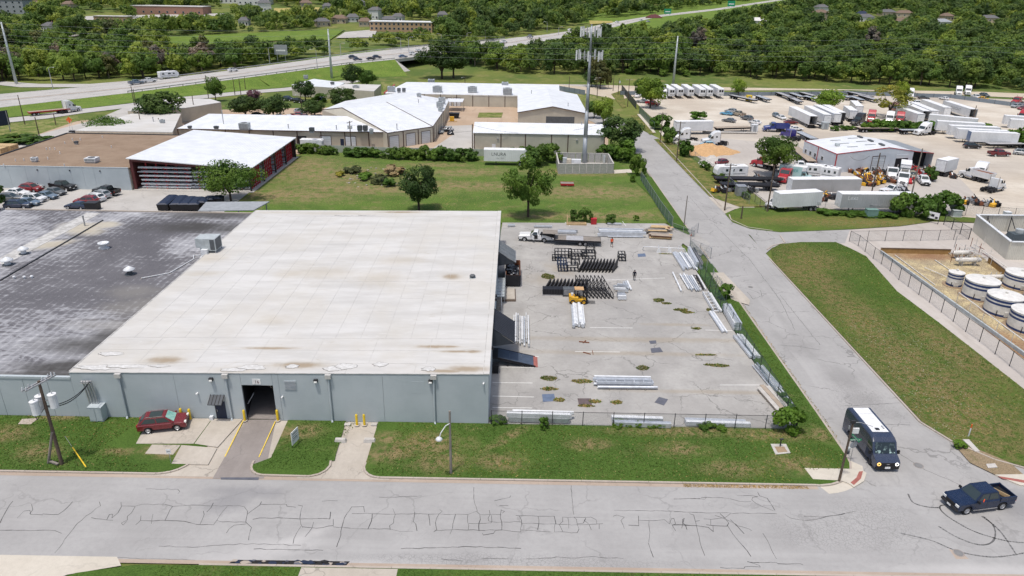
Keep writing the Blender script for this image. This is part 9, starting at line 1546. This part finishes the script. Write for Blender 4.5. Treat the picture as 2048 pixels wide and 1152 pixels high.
random.seed(4)
for pts,n,w_,h_,lf,lab in((((600,306),(636,308)),3,24,20,'m','dark bush of the wall hedge by the canopy shed'),(((642,308),(672,310)),3,22,16,'m','low bush of the wall hedge at the cargo trailer'),(((690,312),(764,315)),6,28,20,'m','bush of the wall hedge behind the rubble mound'),(((785,318),(955,322)),11,32,26,'m','bush of the tall hedge along the estate wall'),(((1000,314),(1060,312)),4,26,20,'m','bush behind the white lettered trailer'),(((1722,262),(1870,260)),11,30,20,'w','green bush of the truck lot hedge'),(((1945,262),(2000,276)),6,28,20,'w','bush of the hedge behind the long trailers'),(((2020,288),(2060,292)),3,44,36,'w','bush at the right end of the long trailers'),(((1660,262),(1715,258)),4,18,9,'w','weed clump beside the lane hedge'),(((1640,428),(1790,436)),9,26,11,'w','tall grass clump along the trailer fence'),(((985,846),(1010,848)),2,20,16,'w','weed clump at the warehouse corner'),(((1230,852),(1330,856)),5,22,12,'w','weed clump along the front fence'),(((1395,856),(1445,857)),3,26,14,'w','weed clump right along the front fence'),(((1400,330),(1500,402)),9,16,14,'w','weed clump at the scrap yard fence'),(((1560,790),(1605,850)),5,18,16,'w','weed clump under the side fence')):
 for i in range(n):u=(i+ru(.3,.7))/n;tree(random.choice(['bush0','bush1','bush2']),pts[0][0]+(pts[1][0]-pts[0][0])*u,pts[0][1]+(pts[1][1]-pts[0][1])*u,w_*ru(.8,1.25),h_*ru(.75,1.2),lf,lab,'hedge and weed bushes','bush','bush')
def inpoly(x,y,P):
 c=False;j=len(P)-1
 for i in range(len(P)):
  if(P[i][1]>y)!=(P[j][1]>y)and x<(P[j][0]-P[i][0])*(y-P[i][1])/(P[j][1]-P[i][1])+P[i][0]:c=not c
  j=i
 return c
WOODS=[[(840,-80),(2200,-80),(2200,186),(2048,180),(1750,172),(1560,160),(1430,151),(1300,149),(1180,150),(1050,151),(1000,142),(930,132),(870,120),(860,100)],[(-150,-80),(870,-80),(1000,40),(1000,76),(860,90),(700,104),(560,124),(400,148),(320,156),(230,158),(130,162),(20,166),(-150,170)]]
OPEN=[[(325,73),(520,67),(640,60),(690,60),(735,55),(760,66),(745,78),(690,84),(640,86),(560,84),(470,88),(400,96),(340,92)],[(125,78),(210,72),(228,82),(140,92)],[(735,42),(870,42),(870,66),(735,66)],[(640,58),(780,58),(740,80),(650,80)],[(160,27),(240,25),(250,42),(170,44)],[(270,28),(470,18),(470,34),(280,40)],[(-20,8),(60,10),(60,32),(-20,34)],[(545,15),(640,14),(640,24),(545,28)],[(990,85),(1180,45),(1320,30),(1320,48),(1200,64),(1100,84),(1010,100)],[(1300,30),(1600,-10),(1640,-10),(1440,34),(1320,48)],[(1175,38),(1220,38),(1220,50),(1175,50)],[(1280,52),(1335,50),(1330,62),(1280,62)]]
HS=[(680,46,11,'siding_tan','roof_brown','tan house with brown roof in the far left trees'),(706,43,9,'siding_white','roof_shingle','white house between tan and gabled houses'),(752,38,9,'siding_white','roof_shingle','tall white gabled house in the far trees'),(778,48,10,'siding_grey','roof_shingle','grey-roofed house in front of the gabled one'),(645,52,10,'siding_tan','roof_shingle','dark-roofed house left of the tan house'),(730,52,9,'siding_tan','roof_brown','low tan house beside the brick office'),(612,13,10,'siding_tan','roof_brown','tan house at the top of the left wood'),(655,20,7,'siding_grey','roof_shingle','small grey house at the top of the left wood'),(797,42,8,'siding_white','roof_shingle','white house right of the gabled one'),(530,22,11,'siding_white','roof_shingle','white modern house at the edge of the dry field'),(720,12,9,'siding_grey','roof_shingle','pale blue house near the top'),(885,38,8,'siding_grey','roof_shingle','blue-roofed house right of the brick office'),(103,62,8,'siding_white','roof_shingle','small white house beside the left driveway'),(490,50,7,'siding_white','roof_shingle','little white house in the left wood'),(1307,44,10,'siding_tan','maroon_trim','red-roofed house beside the far highway'),(1515,50,12,'siding_white','siding_white','white house at the upper middle wood'),(1640,30,10,'siding_white','roof_shingle','white two-storey house in the right wood'),(1638,42,12,'siding_tan','roof_brown','tan house below the white two-storey house'),(1728,42,13,'siding_white','roof_shingle','white flat house in the right wood'),(1722,36,9,'siding_grey','navy','navy-roofed house in the right wood'),(1772,32,14,'siding_tan','roof_shingle','wide grey-roofed house in the right wood'),(1806,34,14,'siding_tan','roof_brown','brown-roofed house in the right wood'),(1800,50,18,'siding_white','roof_brown','red and white low building in the right wood'),(1890,40,9,'siding_tan','roof_brown','tan house far right in the wood'),(1975,44,14,'siding_tan','roof_shingle','grey-roofed house at the far right'),(1880,52,14,'siding_white','siding_grey','white shed row far right in the wood'),(70,15,14,'siding_tan','roof_brown','low tan shop beside the apartments'),(140,16,9,'siding_tan','roof_brown','low tan shop at the far left road')]
EXC=[(h[0],h[1],12,8)for h in HS]+[(a,b,w,8)for a,b,w in((805,62,62),(345,30,72),(22,28,42),(480,8,40),(512,11,34),(228,46,30))]
def house(px,py,w,wall,roof,lab,d=9,h=3.4,storeys=1):
 b=g(px,py);t=thing('house',lab,'house',tuple(b),ru(-.5,.5),'houses in the far woods');h=h*(2 if 'two-storey' in lab or 'tall' in lab or 'modern' in lab else 1)
 MB().bx(-w/2,w/2,-d/2,d/2,-1.5,h).put('wall',wall,t);e=.5
 o=MB().add([(-w/2-e,-d/2-e,h-.1),(w/2+e,-d/2-e,h-.1),(w/2+e,d/2+e,h-.1),(-w/2-e,d/2+e,h-.1),(-w/2+w*.22,0,h+2.3),(w/2-w*.22,0,h+2.3)],[(0,1,5,4),(1,2,5),(2,3,4,5),(3,0,4),(3,2,1,0)]).put('roof',roof,t);MB().bx(w*.1,w*.1+.7,.6,1.3,h,h+2.9).put('chimney','brick_far',o)
 for k in range(3):f=MB().bx(-w/2+w*(k+.5)/3-.7,-w/2+w*(k+.5)/3+.7,-d/2-.05,-d/2,.9,2.2).put('window','white_paint',t);MB().bx(-w/2+w*(k+.5)/3-.55,-w/2+w*(k+.5)/3+.55,-d/2-.07,-d/2-.05,1.0,2.1).put('pane','house_window',f)
 MB().bx(w/2-1.6,w/2-.7,-d/2-.06,-d/2,0,2.1).put('door','brown_trim',t)
for h in HS:house(*h)
def block(px,py,w,d,h,wall,roof,lab,n,st=1,rz=0):
 b=g(px,py);t=thing('far_building',lab,'building',tuple(b),rz);MB().bx(-w/2,w/2,-d/2,d/2,-2,h).put('wall',wall,t);MB().bx(-w/2-.3,w/2+.3,-d/2-.3,d/2+.3,h,h+.5).put('roof',roof,t)
 for s in range(st):
  for k in range(n):x=-w/2+w*(k+.5)/n;z=1.0+h*s/st;f=MB().bx(x-.8,x+.8,-d/2-.06,-d/2,z,z+1.5).put('window','siding_grey',t);MB().bx(x-.65,x+.65,-d/2-.09,-d/2-.06,z+.12,z+1.38).put('pane','house_window',f)
block(805,62,44,14,6,'brick_far_tan','trailer_white','long tan brick office with white roof beyond the highway',14,2);block(345,28,60,18,6,'brick_far','roof_membrane','long red-brick school far left',9);block(22,26,32,14,10,'siding_grey','roof_shingle','grey three-storey apartment block at the top left',6,3);block(480,6,34,14,9,'siding_white','siding_white','white office block at the top left of the wood',8,2);block(228,44,26,8,4,'brick_far_tan','roof_membrane','low tan wall building in the far left car park',5);block(512,9,30,14,9,'siding_white','siding_white','white block right of the white offices',6,2)
lot=lambda nm,pts,mt:tag(MB().add([tuple(g(*p)+Vc((0,0,.5)))for p in pts],[tuple(range(len(pts)))[::-1]]).put(nm,mt),kind='structure')
lot('far_field',[(322,76),(400,72),(520,67),(640,61),(690,60),(660,82),(560,83),(470,87),(400,94),(340,91)],'embankment_grass');lot('far_field',[(548,18),(640,16),(636,24),(548,27)],'dry_field');lot('far_parking',[(672,78),(690,66),(755,60),(748,76)],'lot_concrete');lot('far_parking',[(160,34),(450,28),(452,33),(170,42)],'lot_concrete');lot('far_track',[(108,62),(125,74),(175,68),(178,70),(122,78),(104,66)],'lot_concrete');lot('far_clearing',[(1178,42),(1222,40),(1226,47),(1180,50)],'dry_field');lot('far_clearing',[(1288,58),(1330,56),(1326,62),(1286,62)],'dry_field');lot('far_field',[(-30,86),(20,84),(20,98),(-30,102)],'embankment_grass')
random.seed(17);cand=[];y=262.0
hwm=[n_.lerp(f_,.5)for n_,f_ in zip(near,far)]
while y<980:
 st_=7.2 if y<480 else 8.6 if y<640 else 11;x=-.82*y-40
 while x<.82*y+40:
  X,Y=x+ru(-.45,.45)*st_,y+ru(-.45,.45)*st_;x+=st_;z=terrain(X,Y);u,v=project((X,Y,z))
  if not(-120<u<2170 and-75<v<190):continue
  sc_=random.choice((.45,.6,.7,.8,.9,1.0,1.1,1.25));H_=10*sc_*px_per_m((X,Y,z))
  if not any(inpoly(u,v,p)for p in WOODS)or any(inpoly(u,v-k*H_,p)for p in OPEN for k in(0,.35,.7))or any(abs(u-a)<w+H_*.35 and b-3<v<b+H_*.75 for a,b,w,hh in EXC):continue
  if min((Vc((X,Y))-m.xy).length for m in hwm)<14:continue
  dn=99
  for m,m2 in zip(hwm,hwm[1:]):
   d=(m2-m).xy;q=max(0,min(1,(Vc((X,Y))-m.xy).dot(d)/d.length_squared));dn=min(dn,(Vc((X,Y))-m.xy-d*q).length)
  if dn<19:continue
  cand.append((Y,X,z,u,v,sc_*ru(.85,1.1)))
 y+=st_
cand.sort(key=lambda c:c[0]/c[5])
for i,(Y,X,z,u,v,s)in enumerate(cand[:300]):
 kd=random.choice(['wood0','wood1','wood2','tall0','wood0','wood1']);lf=random.choice('AABABBC' if u>860 else 'ABBBCCo');t=thing('woodland_tree',('leafy tree in the left wood beyond the highway' if u<430 else 'leafy tree between highway and bridge' if u<860 else 'dark tree at the forest edge behind the cell tower' if u<1300 else 'dark tree at the forest edge behind the flatbed rank' if u<1700 else 'dark tree at the right end of the forest edge'),'tree',(X,Y,z-.3),ru(0,6.28),'trees of the far woods',(s,s,s*ru(.85,1.2)));ob('trunk',TV[kd][0],'bark_pale' if random.random()<.12 else 'bark',t);ob('crown',TV[kd][1],LEAF[lf]if random.random()>.04 else 'leaf_grey',t)
low=[crown(4.8,4.3,6.0,16,300,.80,80+s,low=-.45,cl=.38)for s in range(5)];Vs,Qs,Ms,off=[],[],[],0;rng=np.random.default_rng(5)
for(Y,X,z,u,v,s)in cand[300:]:
 V,Q=low[rng.integers(5)];a=rng.uniform(0,6.28);c_,s_=cos(a),sin(a);k=s*1.08;W_=np.stack([(V[:,0]*c_-V[:,1]*s_)*k+X,(V[:,0]*s_+V[:,1]*c_)*k+Y,V[:,2]*k*rng.uniform(.85,1.25)+z-.5],1);Vs.append(W_);Qs.append(Q+off);off+=len(V);Ms.append(np.full(len(Q),rng.choice([0,0,1,1,1,2]if u>860 else[0,1,1,2,2,2])))
wm_=fastmesh('woodland',np.concatenate(Vs),np.concatenate(Qs),3,np.concatenate(Ms));wo=bpy.data.objects.new('woodland',wm_);COL.objects.link(wo);tag(wo,'mass of far green woodland on the rising ground','woodland',None,'stuff')
for k,nm in enumerate(('leaf_wood_a','leaf_wood_b','leaf_wood_c')):wo.material_slots[k].link='OBJECT';wo.material_slots[k].material=M[nm]
print('woodland trees',len(cand))
def tufts(name,areas,mat,lab,h=.16,w=.05,seed=1):
 rng=np.random.default_rng(seed);P=[]
 for(poly,n,z)in areas:
  xs_=[p[0]for p in poly];ys_=[p[1]for p in poly];k=0
  while k<n:
   x,y=rng.uniform(min(xs_),max(xs_)),rng.uniform(min(ys_),max(ys_))
   if inpoly(x,y,poly):P.append((x,y,z));k+=1
 P=np.array(P);n=len(P);a=rng.uniform(0,6.28,n);hh=h*rng.uniform(.4,1.5,n);d=np.stack([np.cos(a),np.sin(a),np.zeros(n)],1)*(w*rng.uniform(.6,1.6,n))[:,None];t_=np.stack([rng.normal(0,.6,n)*hh,rng.normal(0,.6,n)*hh,hh],1)
 V=np.stack([P-d,P+d,P+t_+d*.3,P+t_-d*.3],1).reshape(-1,3);o=bpy.data.objects.new(name,fastmesh(name,V,np.arange(4*n).reshape(-1,4)));COL.objects.link(o);o.material_slots[0].link='OBJECT';o.material_slots[0].material=M[mat];tag(o,lab,'grass',None,'stuff')
F1=[(-62,53.4),(-33.5,53.4),(-33.6,54.6),(-35.7,54.7),(-36.8,56.6),(-39.4,57.4),(-37.6,62.2),(-62,62.2)];F2=[(-23.3,54.2),(-17.5,54.2),(-15.8,62.2),(-21.6,62.2)];F3=[(-12.8,54.3),(-11.8,53.5),(26.4,53.5),(26.4,55.2),(31.5,55.6),(32.9,58),(29.6,62.1),(-11.5,62.2),(-11.9,58)];F4=[(29.9,60),(32.8,60),(32.8,104),(29.9,104)];LT=[(KX1+.2,64.2),(48,58.2),(60,56.5)]+lt[::-1][1:]+[(KX1+.2,112)]
tufts('grass',[(F1,9000,LZ),(F2,1800,LZ),(F3,15000,LZ),(F4,5000,LZ),(LT,20000,.1),([(-8,40.6),(30,40.6),(30,42.1),(-8,42.1)],1500,.1),([(-27,40.6),(-16.2,40.6),(-16.2,42.1),(-27,42.1)],600,.1)],'leaf_grass','short mown grass on the roadside verges',.05,.07,1)
tufts('dry_grass',[(F1,1500,LZ),(F3,2500,LZ),(LT,5000,.1),([(16,52.75),(27.5,52.75),(27.5,53.15),(16,53.15)],900,.01),([(33.2,60),(33.6,60),(33.6,104),(33.2,104)],900,.01),(xyl([(560,400),(560,300),(900,320),(1290,440),(1000,440)]),9000,.03)],'leaf_drygrass','dry straw-coloured grass in the lawns and gutters',.05,.06,2)
WP=[(1318,601,1.2,.8),(1332,607,.9,.5),(1362,620,1.4,.6),(1374,625,1.2,.5),(1410,710,1.6,.3),(1438,731,1.6,.5),(1418,730,.8,.3),(1165,763,1.4,.6),(1285,736,.9,.7),(1393,657,.8,.4),(1098,757,1.2,.7),(1100,778,1.2,.5),(1118,800,.8,.6),(1172,812,1.2,.3),(1190,803,.8,.5),(1234,805,.9,.5),(1425,575,.8,1.2),(1440,600,.7,1.2),(1330,508,1.5,.2),(1097,553,1.3,1.4),(1420,620,.6,.8)]
wa=[(blobpoly(*xy(a,b,YZ),rx,ry_,10,.4,i),int(260*rx*ry_)+30,YZ)for i,(a,b,rx,ry_)in enumerate(WP)]
tufts('weeds',wa,'leaf_weed','green weeds growing through the cracked yard concrete',.09,.06,3);tufts('dry_weeds',[(p,n,z)for p,n,z in wa],'leaf_drygrass','dry weeds growing through the cracked yard concrete',.09,.06,4)
random.seed(6);rubble=thing('rubble_mound','low mound of pale rubble and earth on the back lawn','rubble',(*xy(735,362),0));o_=rubble.location
for k in range(45):c=Vc(xy(690+130*random.random(),335+40*random.random()));s=ru(.12,.4);MB().prism([(c.x-o_.x+s*ru(.6,1.1)*cos(6.283*q/6),c.y-o_.y+s*ru(.6,1.1)*sin(6.283*q/6))for q in range(6)],-.1,s*ru(.3,.9)).put('stone','rock_pale',rubble)
